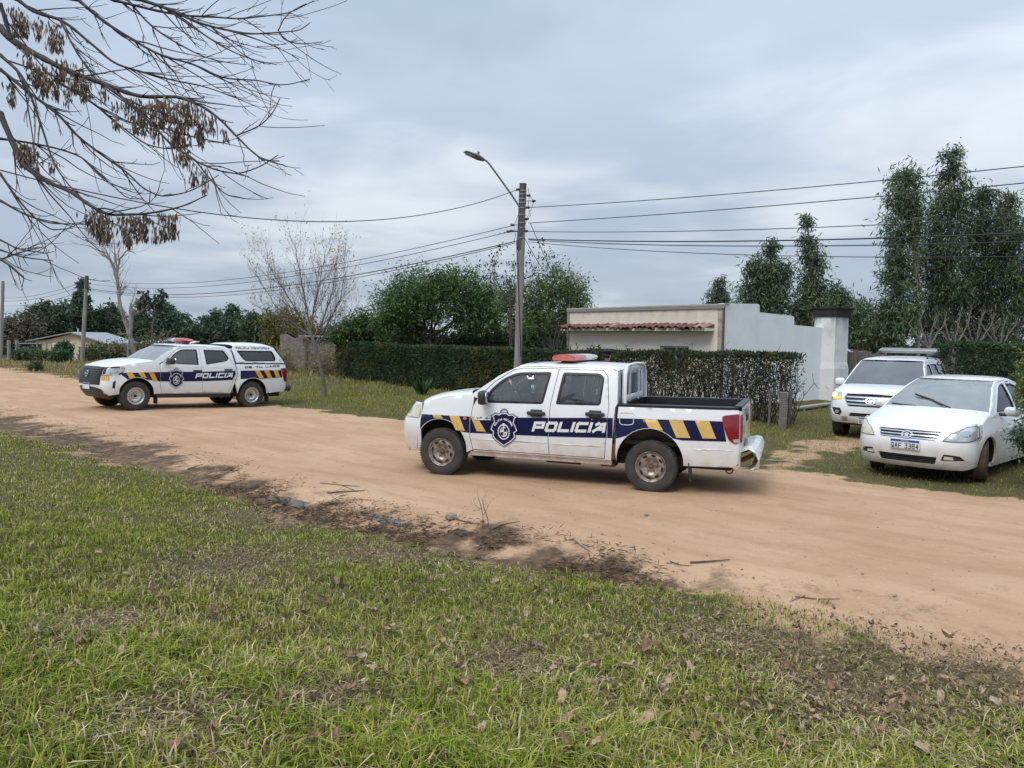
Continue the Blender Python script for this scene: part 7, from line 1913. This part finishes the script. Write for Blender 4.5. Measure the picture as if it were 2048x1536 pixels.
# ------------------------------------------------------------------ the leafless tree overhead
def overhead_tree():
    R_ = np.random.default_rng(77)
    zf = lambda a, b_: (a/2.742, b_/2.742)
    tb = np.array([-5.2, 4.3]); g = gz(*tb); base = np.array([tb[0], tb[1], g])
    r = thing('seed_tree', 'leafless tree overhead with drooping twigs and hanging brown seed bunches', 'tree', tuple(base))
    trunk = [(np.array([[0, 0, -.2], [.03, .02, 1.0], [.08, 0, 2.2], [.2, -.05, 3.0], [.5, -.15, 3.8], [.8, -.2, 4.6]]), np.array([.20, .17, .15, .13, .10, .07]))]
    fork = base+np.array([.2, -.05, 3.0]); fork2 = base+np.array([.62, -.17, 4.1])
    limbs = [  # zoom pixels, start radius, end radius (m), depth start, depth end
        ([(0, 150), (60, 215), (200, 300), (400, 400), (560, 455), (720, 515), (800, 530), (950, 530), (1080, 570), (1200, 650), (1300, 750), (1400, 845), (1460, 880), (1530, 883)], .017, .0026, 3.9, 3.5, fork2),
        ([(1300, 742), (1420, 690), (1500, 610), (1535, 540)], .0035, .002, 3.5, 3.5, None),
        ([(0, 620), (60, 760), (120, 890), (250, 990), (400, 1060), (500, 1130), (620, 1178), (750, 1175), (900, 1155), (1000, 1130), (1135, 1070)], .014, .0024, 3.7, 3.4, fork),
        ([(100, 0), (180, 60), (330, 110), (500, 240), (640, 350), (800, 400), (950, 440), (1100, 470), (1300, 540), (1385, 575)], .010, .002, 4.4, 4.2, fork2),
        ([(430, 0), (560, 110), (700, 200), (880, 300), (1050, 350), (1250, 430), (1400, 440), (1560, 465), (1700, 435)], .009, .002, 4.2, 3.9, fork2),
        ([(780, 0), (950, 60), (1080, 120), (1250, 165), (1400, 185), (1560, 175), (1640, 165), (1700, 125)], .009, .002, 4.1, 3.8, fork2),
        ([(620, 0), (980, 80), (1200, 95), (1350, 100), (1560, 75), (1720, 5)], .008, .002, 4.3, 4.0, fork2),
        ([(0, 380), (150, 500), (330, 640), (420, 740), (560, 850), (700, 950), (800, 1040), (900, 1075), (1000, 1060), (1100, 1020), (1200, 960)], .009, .002, 4.1, 3.7, fork2),
        ([(300, 440), (500, 560), (700, 720), (830, 800), (950, 815), (1040, 800)], .007, .002, 3.9, 3.7, None),
        ([(560, 455), (700, 560), (850, 700), (960, 810), (1060, 870), (1150, 980), (1250, 1070), (1350, 1090)], .008, .002, 3.7, 3.5, None),
        ([(1030, 860), (1120, 905), (1200, 935), (1300, 950), (1420, 915), (1525, 850)], .0045, .002, 3.5, 3.4, None),
        ([(0, 1420), (60, 1460), (130, 1520)], .006, .002, 3.2, 3.1, None), ([(0, 1315), (120, 1370), (240, 1385)], .004, .002, 3.2, 3.1, None), ([(0, 1425), (110, 1385), (230, 1355)], .004, .002, 3.2, 3.1, None), ([(0, 1370), (130, 1410), (290, 1430)], .004, .002, 3.3, 3.2, None),
        ([(0, 950), (90, 1080), (200, 1200), (300, 1260), (400, 1250)], .006, .002, 3.6, 3.5, fork), ([(0, 1100), (150, 1180), (300, 1225), (480, 1230)], .006, .002, 3.7, 3.6, fork),
        ([(0, 20), (40, 140), (60, 215)], .010, .009, 3.8, 3.8, None), ([(0, 300), (120, 420), (230, 700), (300, 900), (420, 1060), (520, 1140)], .008, .002, 3.8, 3.6, fork2), ([(330, 110), (430, 300), (560, 470), (740, 600), (850, 700)], .006, .002, 4.1, 3.8, None), ([(0, 760), (200, 790), (420, 850), (600, 1000), (720, 1090), (780, 1090)], .006, .002, 3.8, 3.7, fork),
        ([(700, 0), (830, 140), (960, 230), (1180, 330), (1350, 355)], .006, .002, 4.3, 4.1, fork2), ([(900, 40), (1060, 150), (1250, 270), (1400, 330), (1520, 355)], .006, .002, 4.2, 4.0, None), ([(1250, 165), (1420, 220), (1560, 280), (1640, 325)], .004, .0016, 3.9, 3.8, None), ([(1530, 175), (1560, 215), (1650, 240), (1768, 230)], .004, .0016, 3.8, 3.8, None), ([(1525, 170), (1560, 100), (1620, 50), (1680, 20)], .003, .0016, 3.8, 3.8, None)]
    main, twig = [], []
    for pts, r0, r1, y0, y1, fk in limbs:
        n0 = len(pts)
        P = np.array([at_depth(*zf(*p), y0+(y1-y0)*i/(n0-1)) for i, p in enumerate(pts)])
        d = np.concatenate([[0], np.cumsum(np.linalg.norm(np.diff(P, axis=0), axis=1))]); n_ = n0*4; tt = np.linspace(0, d[-1], n_)
        f = [pchip(d, P[:, c]) for c in range(3)]
        PP = np.stack([q(tt) for q in f], 1); RR = r0+(r1-r0)*(tt/d[-1])**.8
        RR = RR*(1+.18*(np.arange(n_) % 5 == 0))                       # nodes
        if fk is not None:
            Q = wander(fk, PP[0], 8, .12, R_, -.05); main.append((Q-base, np.linspace(r0*1.9, r0, 8)))
        main.append((PP-base, RR))
        L = d[-1]; nt = int(L*16)
        for _ in range(nt):
            i = int(R_.integers(1, n_-1)); dr = unit(PP[i+1]-PP[i]); sd = unit(np.cross(dr, R_.normal(size=3)))
            dd = unit(dr*.95+sd*.55+np.array([.04, 0, -.10])); ln = (.08+.42*R_.random()**1.5)*(1.0 if RR[i] > .004 else .65)
            Q = [PP[i]]
            for s_ in range(7): dd = unit(dd+R_.normal(0, .07, 3)+np.array([.02, 0, -.05+.028*s_])); Q.append(Q[-1]+dd*ln/7)
            Q = np.array(Q); rr = min(.0042, RR[i]*.6); twig.append((Q-base, np.linspace(rr, .0012, 8)))
            for _ in range(int(R_.integers(0, 3))):
                k = int(R_.integers(2, 7)); d2 = unit(unit(Q[k]-Q[k-1])+R_.normal(0, .45, 3)); e_ = Q[k]+d2*ln*.3*(.4+R_.random()); twig.append((wander(Q[k], e_, 4, .15, R_, -.05)-base, np.linspace(rr*.6, .001, 4)))
    tubes_obj('trunk', trunk, 12, 'bark_dark', r); tubes_obj('branches', main, 7, 'bark_twig', r); tubes_obj('twigs', twig, 4, 'bark_twig', r)['kind'] = 'stuff'
    seeds = [(85, 30, 3.9, 150, 26), (130, 70, 3.9, 110, 20), (210, 90, 3.9, 110, 14), (290, 110, 3.85, 150, 26), (330, 180, 3.85, 90, 10), (150, 250, 3.8, 110, 16), (190, 330, 3.8, 130, 22), (240, 350, 3.8, 160, 28), (300, 370, 3.78, 150, 24), (340, 320, 3.78, 110, 14), (400, 340, 3.76, 150, 22), (450, 420, 3.75, 110, 14), (480, 440, 3.75, 90, 8), (570, 460, 3.72, 80, 8), (640, 540, 3.7, 150, 10), (690, 530, 3.7, 90, 6), (740, 530, 3.68, 180, 24), (785, 560, 3.68, 160, 22),
             (850, 530, 3.66, 230, 26), (890, 520, 3.65, 160, 30), (960, 535, 3.63, 250, 40), (1000, 545, 3.62, 330, 50), (1040, 550, 3.62, 130, 20), (1090, 580, 3.6, 180, 22), (1110, 640, 3.6, 150, 12), (1160, 620, 3.58, 90, 8), (1240, 700, 3.55, 60, 5), (120, 770, 3.65, 130, 26), (160, 790, 3.65, 90, 14), (200, 820, 3.64, 90, 8), (280, 870, 3.6, 60, 4), (505, 1140, 3.52, 130, 18), (545, 1150, 3.52, 150, 24), (590, 1165, 3.5, 150, 18), (695, 1170, 3.5, 160, 26), (740, 1170, 3.48, 130, 14), (785, 1170, 3.48, 130, 20), (850, 1170, 3.46, 140, 8), (900, 1160, 3.45, 140, 18), (950, 1160, 3.45, 140, 16), (1060, 890, 3.55, 110, 12), (1120, 920, 3.55, 120, 9), (60, 440, 3.9, 130, 12), (370, 480, 3.75, 90, 6)]
    for (a, b_, Y, ln, n_) in seeds:
        o_ = at_depth(*zf(a, b_), Y); Lm = ln/2.742*Y/FPX; k = int(n_*4.6)
        z = -Lm*R_.random(k)**.9; wd = .010+.017*min(1, n_/40)
        P = np.stack([R_.normal(0, wd, k), R_.normal(0, wd, k), z], 1)*np.array([1, 1, 1]); P[:, :2] *= (1-.55*(-z/Lm))[:, None]
        D = np.stack([R_.normal(0, .14, k), R_.normal(0, .14, k), np.full(k, -1.0)], 1)
        V, T, col = leaves(P, D, .034*(.7+.6*R_.random(k)), .0085, tint(k, (.125, .09, .063), (.30, .225, .165), R_, .25), R_, .2)
        o = mk_np('seed_bunch', V, T, 'dry_leaf', r, col); o.location = tuple(o_-base); o['kind'] = 'stuff'
overhead_tree()

# ------------------------------------------------------------------ grass
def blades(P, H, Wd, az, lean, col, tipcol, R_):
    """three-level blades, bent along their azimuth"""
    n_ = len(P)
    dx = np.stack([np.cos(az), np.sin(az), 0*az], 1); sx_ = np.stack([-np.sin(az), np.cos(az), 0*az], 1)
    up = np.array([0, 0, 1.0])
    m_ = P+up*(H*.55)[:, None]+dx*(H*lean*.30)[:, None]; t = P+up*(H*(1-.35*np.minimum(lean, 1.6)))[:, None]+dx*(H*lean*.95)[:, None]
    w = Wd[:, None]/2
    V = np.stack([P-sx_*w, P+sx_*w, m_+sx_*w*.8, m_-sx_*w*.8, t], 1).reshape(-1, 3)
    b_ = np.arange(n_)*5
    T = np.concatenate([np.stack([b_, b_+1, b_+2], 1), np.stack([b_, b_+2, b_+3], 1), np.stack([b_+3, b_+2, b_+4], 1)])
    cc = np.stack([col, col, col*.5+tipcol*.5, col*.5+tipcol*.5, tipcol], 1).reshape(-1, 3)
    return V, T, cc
def near_grass():
    R_ = np.random.default_rng(101)
    pts = []
    # candidate points, denser close to the camera
    for (y0, y1, dens) in ((2.3, 3.6, 7200), (3.6, 5.0, 5200), (5.0, 7.0, 3400), (7.0, 10.0, 1900), (10.0, 16.5, 900)):
        xl, xr = -.70*y1-.4, .70*y1+.4
        k = int((xr-xl)*(y1-y0)*dens); x = R_.uniform(xl, xr, k); y = R_.uniform(y0, y1, k); pts.append(np.stack([x, y], 1)[(np.abs(x) < .70*y+.4)])
    XY = np.concatenate(pts); x, y = XY[:, 0], XY[:, 1]
    dn = d_near(x, y)
    w = fbm(x*1.6, y*1.6, 31)-.5; w2 = fbm(x*5, y*5, 37)-.5
    dry = dry_mask(x, y); tuft = fbm(x*7, y*7, 41); big = fbm(x*.9, y*.9, 43)
    edge = sstep(.20, .70, dn+w*1.0+w2*.5+.10)
    worn = 1-(1-sstep(.5, 2.2, dn+w*1.6+w2*.7))*sstep(.9, 2.8, x)*.86
    pr_ = edge*worn*(1-.42*dry)*np.clip(.42+1.25*(tuft-.22)+.5*(big-.35), .18, 1)
    keep = (dn > .0) & (R_.random(len(x)) < pr_)
    x, y, dn, dry, tuft, big, worn = (a[keep] for a in (x, y, dn, dry, tuft, big, worn))
    n_ = len(x)
    P = np.stack([x, y, ground_z(x, y)-.006], 1)
    lush = np.clip((tuft-.35)*2.0+(big-.45)*1.4, 0, 1)*(1-.7*dry)
    H = (.026+.070*R_.random(n_)**1.6+.048*lush)*(1-.40*dry)*(.55+.45*worn)*np.clip(.75+.05*(5-y), .6, 1.05)
    Wd = (.0036+.0044*R_.random(n_)**1.3)*np.clip(.72+.095*y, .9, 2.4)
    nr = 1-sstep(3.0, 5.6, y); H = H*(1+.55*nr*R_.random(n_)); Wd = Wd*(1+.45*nr*R_.random(n_))
    lean = np.abs(R_.normal(.70, .45, n_))+.5*dry+.35*nr*R_.random(n_)
    green0, green1, yel, strw = np.array((.125, .185, .016)), np.array((.410, .490, .070)), np.array((.64, .57, .13)), np.array((.78, .66, .38))
    k = R_.random((n_, 1)); lu = lush[:, None]
    c = (green0*(1-k)+green1*k)*(1-.22*(1-lu))+.14*(yel*k)
    yl = (R_.random(n_) < .16+.26*(big < .45))[:, None]; c = np.where(yl, c*.45+yel*.55, c)
    st = (R_.random(n_) < .13+.13*(big < .47)+.50*dry+.18*(1-worn))[:, None]; c = np.where(st, strw*(.45+.8*R_.random((n_, 1))), c)
    brn = (R_.random(n_) < .08+.20*dry)[:, None]; c = np.where(brn, np.array((.13, .095, .055))*(.6+.8*R_.random((n_, 1))), c)
    V, T, cc = blades(P, H, Wd, R_.random(n_)*2*math.pi, lean, c*.55, c*1.12, R_)  # roots darkened, tips brightened: shade between blades painted into their colour
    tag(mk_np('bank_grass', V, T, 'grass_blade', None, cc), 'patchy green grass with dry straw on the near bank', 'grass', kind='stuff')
    # flattened straw and clippings in the worn patches
    k = 15000; dx_ = R_.integers(0, len(DRYW), k); A = np.array(DRYW)[dx_]
    sx_ = A[:, 0]+R_.normal(0, .62, k)*A[:, 2]; sy_ = A[:, 1]+R_.normal(0, .62, k)*A[:, 3]
    ok = d_near(sx_, sy_) > .4; sx_, sy_ = sx_[ok], sy_[ok]; k = len(sx_); D = R_.normal(size=(k, 3)); D[:, 2] = np.abs(D[:, 2])*.28+.10
    V, T, cc = leaves(np.stack([sx_, sy_, ground_z(sx_, sy_)+.004+.014*R_.random(k)], 1), D, .055*(.5+R_.random(k)), .0048, tint(k, (.19, .145, .085), (.43, .35, .21), R_, .3), R_, .05)
    tag(mk_np('straw', V, T, 'dry_leaf', None, cc), 'flattened dry straw lying in the worn patches of the bank', 'straw', kind='stuff')
near_grass()
def far_grass():
    R_ = np.random.default_rng(103); out = []
    for (n_, x0, x1, y0, y1, hh, ww) in ((120000, -12, 13, 9.5, 27, .055, .011), (60000, -34, 6, 20, 48, .10, .022), (26000, -62, -6, 34, 78, .22, .045)):
        x, y = R_.uniform(x0, x1, n_), R_.uniform(y0, y1, n_)
        df = d_far(x, y); di_, mu_ = [], []
        for i in range(0, n_, 8000): a, b_ = masks(x[i:i+8000], y[i:i+8000]); di_.append(a)
        di_ = np.concatenate(di_); tu = fbm(x*2.2, y*2.2, 51)
        keep = (df > -.05) & (R_.random(n_) < (1-di_)*(.35+.9*tu)) & (np.abs(x) < .70*y+1.5)
        x, y, df, tu = x[keep], y[keep], df[keep], tu[keep]; k = len(x)
        dryf = np.clip(sstep(-4, -16, x)*sstep(28, 38, y)+sstep(33, 40, y)*.8, 0, 1)[:, None]
        shag = 1+1.4*sstep(.5, .75, fbm(x*.6, y*.6, 57))*sstep(1.5, 4, df)
        H = hh*(.5+.9*R_.random(k))*(.7+.5*tu)*shag*(.55+.45*sstep(.2, 2.2, df)); t = R_.random((k, 1)); bg_ = fbm(x*.35, y*.35, 55)[:, None]
        c = np.array((.21, .24, .036))*(1-t)+np.array((.40, .40, .085))*t
        c = c*(.75+.5*bg_); st = (R_.random(k) < .20)[:, None]; c = np.where(st, np.array((.40, .33, .16))*(.6+.6*t), c)
        c = c*(1-dryf*.8)+np.array((.44, .34, .165))*(.55+.7*t)*dryf*.8
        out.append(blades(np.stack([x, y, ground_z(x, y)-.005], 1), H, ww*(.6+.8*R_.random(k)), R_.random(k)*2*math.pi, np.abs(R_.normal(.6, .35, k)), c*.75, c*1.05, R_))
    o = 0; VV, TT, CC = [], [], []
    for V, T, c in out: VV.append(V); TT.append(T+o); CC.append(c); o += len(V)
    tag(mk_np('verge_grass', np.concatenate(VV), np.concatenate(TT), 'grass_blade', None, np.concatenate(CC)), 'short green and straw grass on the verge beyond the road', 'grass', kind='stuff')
far_grass()

# ------------------------------------------------------------------ litter
def litter():
    R_ = np.random.default_rng(105); mes = []
    for v in range(6):
        n1, n2 = 7, 4; G = []
        L, W_ = .060+.020*R_.random(), .026+.014*R_.random(); curl, roll_ = R_.normal(0, .5)+.4, R_.normal(0, .6)+.6
        for i in range(n1):
            t = i/(n1-1); w = W_*math.sin(math.pi*min(1, .08+t*.90))**.7*(1-.25*t)
            row = []
            for j in range(n2):
                s_ = (j/(n2-1)-.5)*2; a = s_*roll_
                row.append(((t-.5)*L, w*.5*s_*math.cos(a*.8), .012*curl*(t-.5)**2*8+w*.5*abs(s_)*math.sin(abs(a))*.9+R_.normal(0, .0055)))
            G.append(row)
        mb = MB(); mb.grid(G); mb.tube([(-L*.5, 0, .012*curl*2), (-L*.5-.02, .004, .012*curl*2.6)], .0012, 4)
        o = mb.build('fallen_leaf', ('leaf_brown', 'leaf_tan', 'leaf_grey')[v % 3]); mes.append(o.data); bpy.data.objects.remove(o)
    spots = []
    for px, py in ((340, 1525), (970, 1490), (1370, 1495), (1160, 1495), (700, 1395), (830, 1460), (1290, 1480), (640, 1505), (450, 1235), (610, 1240), (750, 1358), (1180, 1300), (1250, 1345), (1295, 1360), (1400, 1260), (1415, 1275), (1440, 1315), (1360, 1300), (1230, 1245), (1290, 1255), (1330, 1220), (1560, 1210), (1670, 1230), (1480, 1300), (1545, 1305), (1590, 1298), (1640, 1325), (1700, 1335), (1850, 1375), (1960, 1405), (1990, 1420), (1800, 1425), (1300, 1170), (1220, 1240), (1090, 1190), (1050, 1160), (880, 1165), (985, 1175), (240, 1330), (150, 1300), (60, 1340), (95, 1490), (200, 1500), (420, 1490), (520, 1270), (905, 1130), (800, 1105), (560, 1500), (1120, 1420), (1420, 1430), (1620, 1440), (1760, 1490), (1880, 1510), (1560, 1500), (1330, 1390), (1110, 1360), (1900, 1290), (1760, 1300), (1480, 1225), (1600, 1260)):
        spots.append((px+R_.normal(0, 6), py+R_.normal(0, 4)))
    while len(spots) < 190:
        px, py = R_.uniform(10, 2040), R_.uniform(1090, 1530)
        w = .25+.9*(px/2048)**1.2
        p = place(px, py)
        if d_near(p[0], p[1]) > .7 and R_.random() < w: spots.append((px, py))
    for px, py in spots:
        v = int(R_.integers(0, 6)); p = place(px, py); o = link_obj('fallen_leaf', mes[v]); o.location = (p[0], p[1], p[2]+.036+.03*R_.random()); s_ = .7+.7*R_.random(); o.scale = (s_, s_*(.8+.6*R_.random()), s_)
        o.rotation_euler = (R_.normal(0, .35), R_.normal(0, .35), R_.random()*6.28)
        tag(o, ('dark brown', 'pale tan', 'dull fawn')[v % 3]+' dry curled leaf fallen on the near bank, '+('left third of the picture' if px < 683 else ('middle third of the picture' if px < 1366 else 'right third of the picture')), 'leaf', 'fallen leaves on the near bank')
    # leaf crumbs
    k = 12000; px, py = R_.uniform(0, 2048, k), R_.uniform(1000, 1536, k)
    P = []
    for a, b_ in zip(px, py):
        q = on_ground(a, b_, .25); P.append((q[0], q[1]))
    P = np.array(P); ok = (d_near(P[:, 0], P[:, 1]) > .25) & (R_.random(k) < .22+.75*sstep(-1, 2.5, P[:, 0])*(1-.4*sstep(2, 4, d_near(P[:, 0], P[:, 1])))); P = P[ok]; k = len(P)
    D = R_.normal(size=(k, 3)); D[:, 2] *= .4
    V, T, cc = leaves(np.column_stack([P, ground_z(P[:, 0], P[:, 1])+.012+.025*R_.random(k)]), D, .036*(.4+R_.random(k)), .020, tint(k, (.10, .068, .042), (.36, .27, .175), R_, .3), R_, .5)
    tag(mk_np('leaf_litter', V, T, 'dry_leaf', None, cc), 'crumbled dry leaf litter scattered through the bank grass', 'leaf litter', kind='stuff')
    # sticks, clods and pebbles
    sticks = [((640, 968), (720, 975), .012, 'stick_pale'), ((655, 988), (730, 983), .010, 'stick'), ((715, 985), (665, 965), .006, 'stick'), ((375, 940), (405, 930), .009, 'stick'), ((530, 973), (560, 975), .012, 'stick_pale'), ((1150, 1083), (1178, 1103), .012, 'stick_pale'), ((1380, 1128), (1460, 1122), .010, 'stick'), ((1340, 1125), (1378, 1134), .006, 'stick'), ((1590, 1195), (1680, 1200), .005, 'stick'), ((985, 1062), (1040, 1045), .008, 'stick'), ((900, 1045), (970, 1052), .007, 'stick'), ((420, 955), (470, 962), .006, 'stick'), ((1610, 1193), (1580, 1205), .004, 'stick'), ((778, 1528), (815, 1510), .006, 'stick')]
    sl = ('pale stick lying across the gutter mud', 'dark stick below the pale one in the gutter', 'thin twig crossing the two gutter sticks', 'short stick at the grass edge left of the gutter', 'short pale stick by the first puddle', 'pale curved stick right of the last puddle', 'stick lying on the track edge at centre right', 'small twig left of the track-edge stick', 'long thin twig on the bare soil at right', 'twig in the mud under the upright dead stalk', 'twig beside the largest puddle', 'thin twig among gutter debris at left', 'tiny twig near the long thin one at right', 'dark twig in the grass at the bottom edge')
    for (a, b_, rr, mt), lb in zip(sticks, sl):
        p, q = place(*a), place(*b_); m_ = (p+q)/2+np.array([R_.normal(0, .02), R_.normal(0, .02), 0]); L = np.linalg.norm(q-p)
        Q = np.array([(0, 0, 0), (m_-p)*.6, (m_-p)*1.2, q-p])+np.array([0, 0, rr*.8+.004])
        Q[:, 2] = [gz(*(p+v)[:2])-p[2]+rr+.004 for v in Q]
        o = MB().tube(Q, (rr, rr*.9, rr*.8, rr*.5), 6).build('stick', mt); o.location = p; tag(o, lb, 'stick', 'sticks on the ground')
    for k_, (px, py) in enumerate(((980, 1065), (965, 1062))):
        p = place(px, py); tb = []; grow(tb, [], (0, 0, 0), (R_.normal(0, .3), .1, 1), .34, .005, 2, R_, .15, .05, (2, 4), .55, .8)
        o = tubes_obj('dead_stalk', tb, 4, 'stick'); o.location = p; tag(o, ('upright branching dead stalk in the mud right of the puddles', 'smaller dead stalk just left of the upright one')[k_], 'stalk')
    # mud debris mat
    k = 13000; x = np.where(R_.random(k) < .55, R_.uniform(-4.2, 1.2, k), R_.uniform(-15, 1.6, k)); dn_ = R_.normal(.0, .30, k)*(1+.9*(x < -4))-.12*(x < -4); y = near_y(x)-dn_/.76; dens = fbm(x*2, y*2, 66) > .44
    P = np.stack([x, y], 1)[dens]; k = len(P); D = R_.normal(size=(k, 3)); D[:, 2] = D[:, 2]*.22
    V, T, cc = leaves(np.column_stack([P, ground_z(P[:, 0], P[:, 1])+.008]), D, .10*(.3+R_.random(k)), .008, tint(k, (.045, .032, .022), (.16, .11, .07), R_, .3), R_, .1)
    tag(mk_np('gutter_debris', V, T, 'dry_leaf', None, cc), 'dark twigs and rotting stems matted in the muddy gutter', 'debris', kind='stuff')
    # grains and small stones on the road
    me = []
    for v in range(3):
        bm = bmesh.new(); bmesh.ops.create_icosphere(bm, subdivisions=1, radius=1)
        for q in bm.verts: q.co = q.co*(1+R_.normal(0, .16)); q.co.z *= .6
        m_ = bpy.data.meshes.new('pebble'); bm.to_mesh(m_); bm.free(); m_.materials.append(M['stone']); me.append(m_)
    VV, TT, o_ = [], [], 0
    bv = np.array([v.co[:] for v in me[0].vertices]); bt = np.array([p.vertices[:] for p in me[0].polygons])
    k = 700; x = R_.uniform(-10, 6, k); t = R_.random(k); ny, fy = near_y(x), far_y(x); y = ny+.3+(fy-ny-.6)*np.where(R_.random(k) < .6, t**2.2*.5, t)
    for i in range(k):
        VV.append(bv*(.004+.010*R_.random()**4)+np.array([x[i], y[i], gz(x[i], y[i])+.009])); TT.append(bt+o_); o_ += len(bv)
    tag(mk_np('road_gravel', np.concatenate(VV), np.concatenate(TT), 'stone'), 'small stones and clods strewn on the dirt road', 'gravel', kind='stuff')
    p = place(1292, 1033); o = link_obj('stone', me[1]); o.location = (p[0], p[1], p[2]+.02); o.scale = (.028, .022, .024); tag(o, 'single dark pebble on the road in front of the pickup', 'stone')
    p = place(902, 1045); o = link_obj('stone', me[2]); o.location = (p[0], p[1], p[2]+.03); o.scale = (.07, .05, .08); tag(o, 'pale pointed stone standing at the puddle edge', 'stone')
mat('leaf_brown', (.20, .125, .07), (.33, .215, .13), .85, 60); mat('leaf_tan', (.54, .40, .26), (.32, .22, .14), .85, 60); mat('leaf_grey', (.46, .355, .25), (.27, .20, .14), .85, 60)
litter()
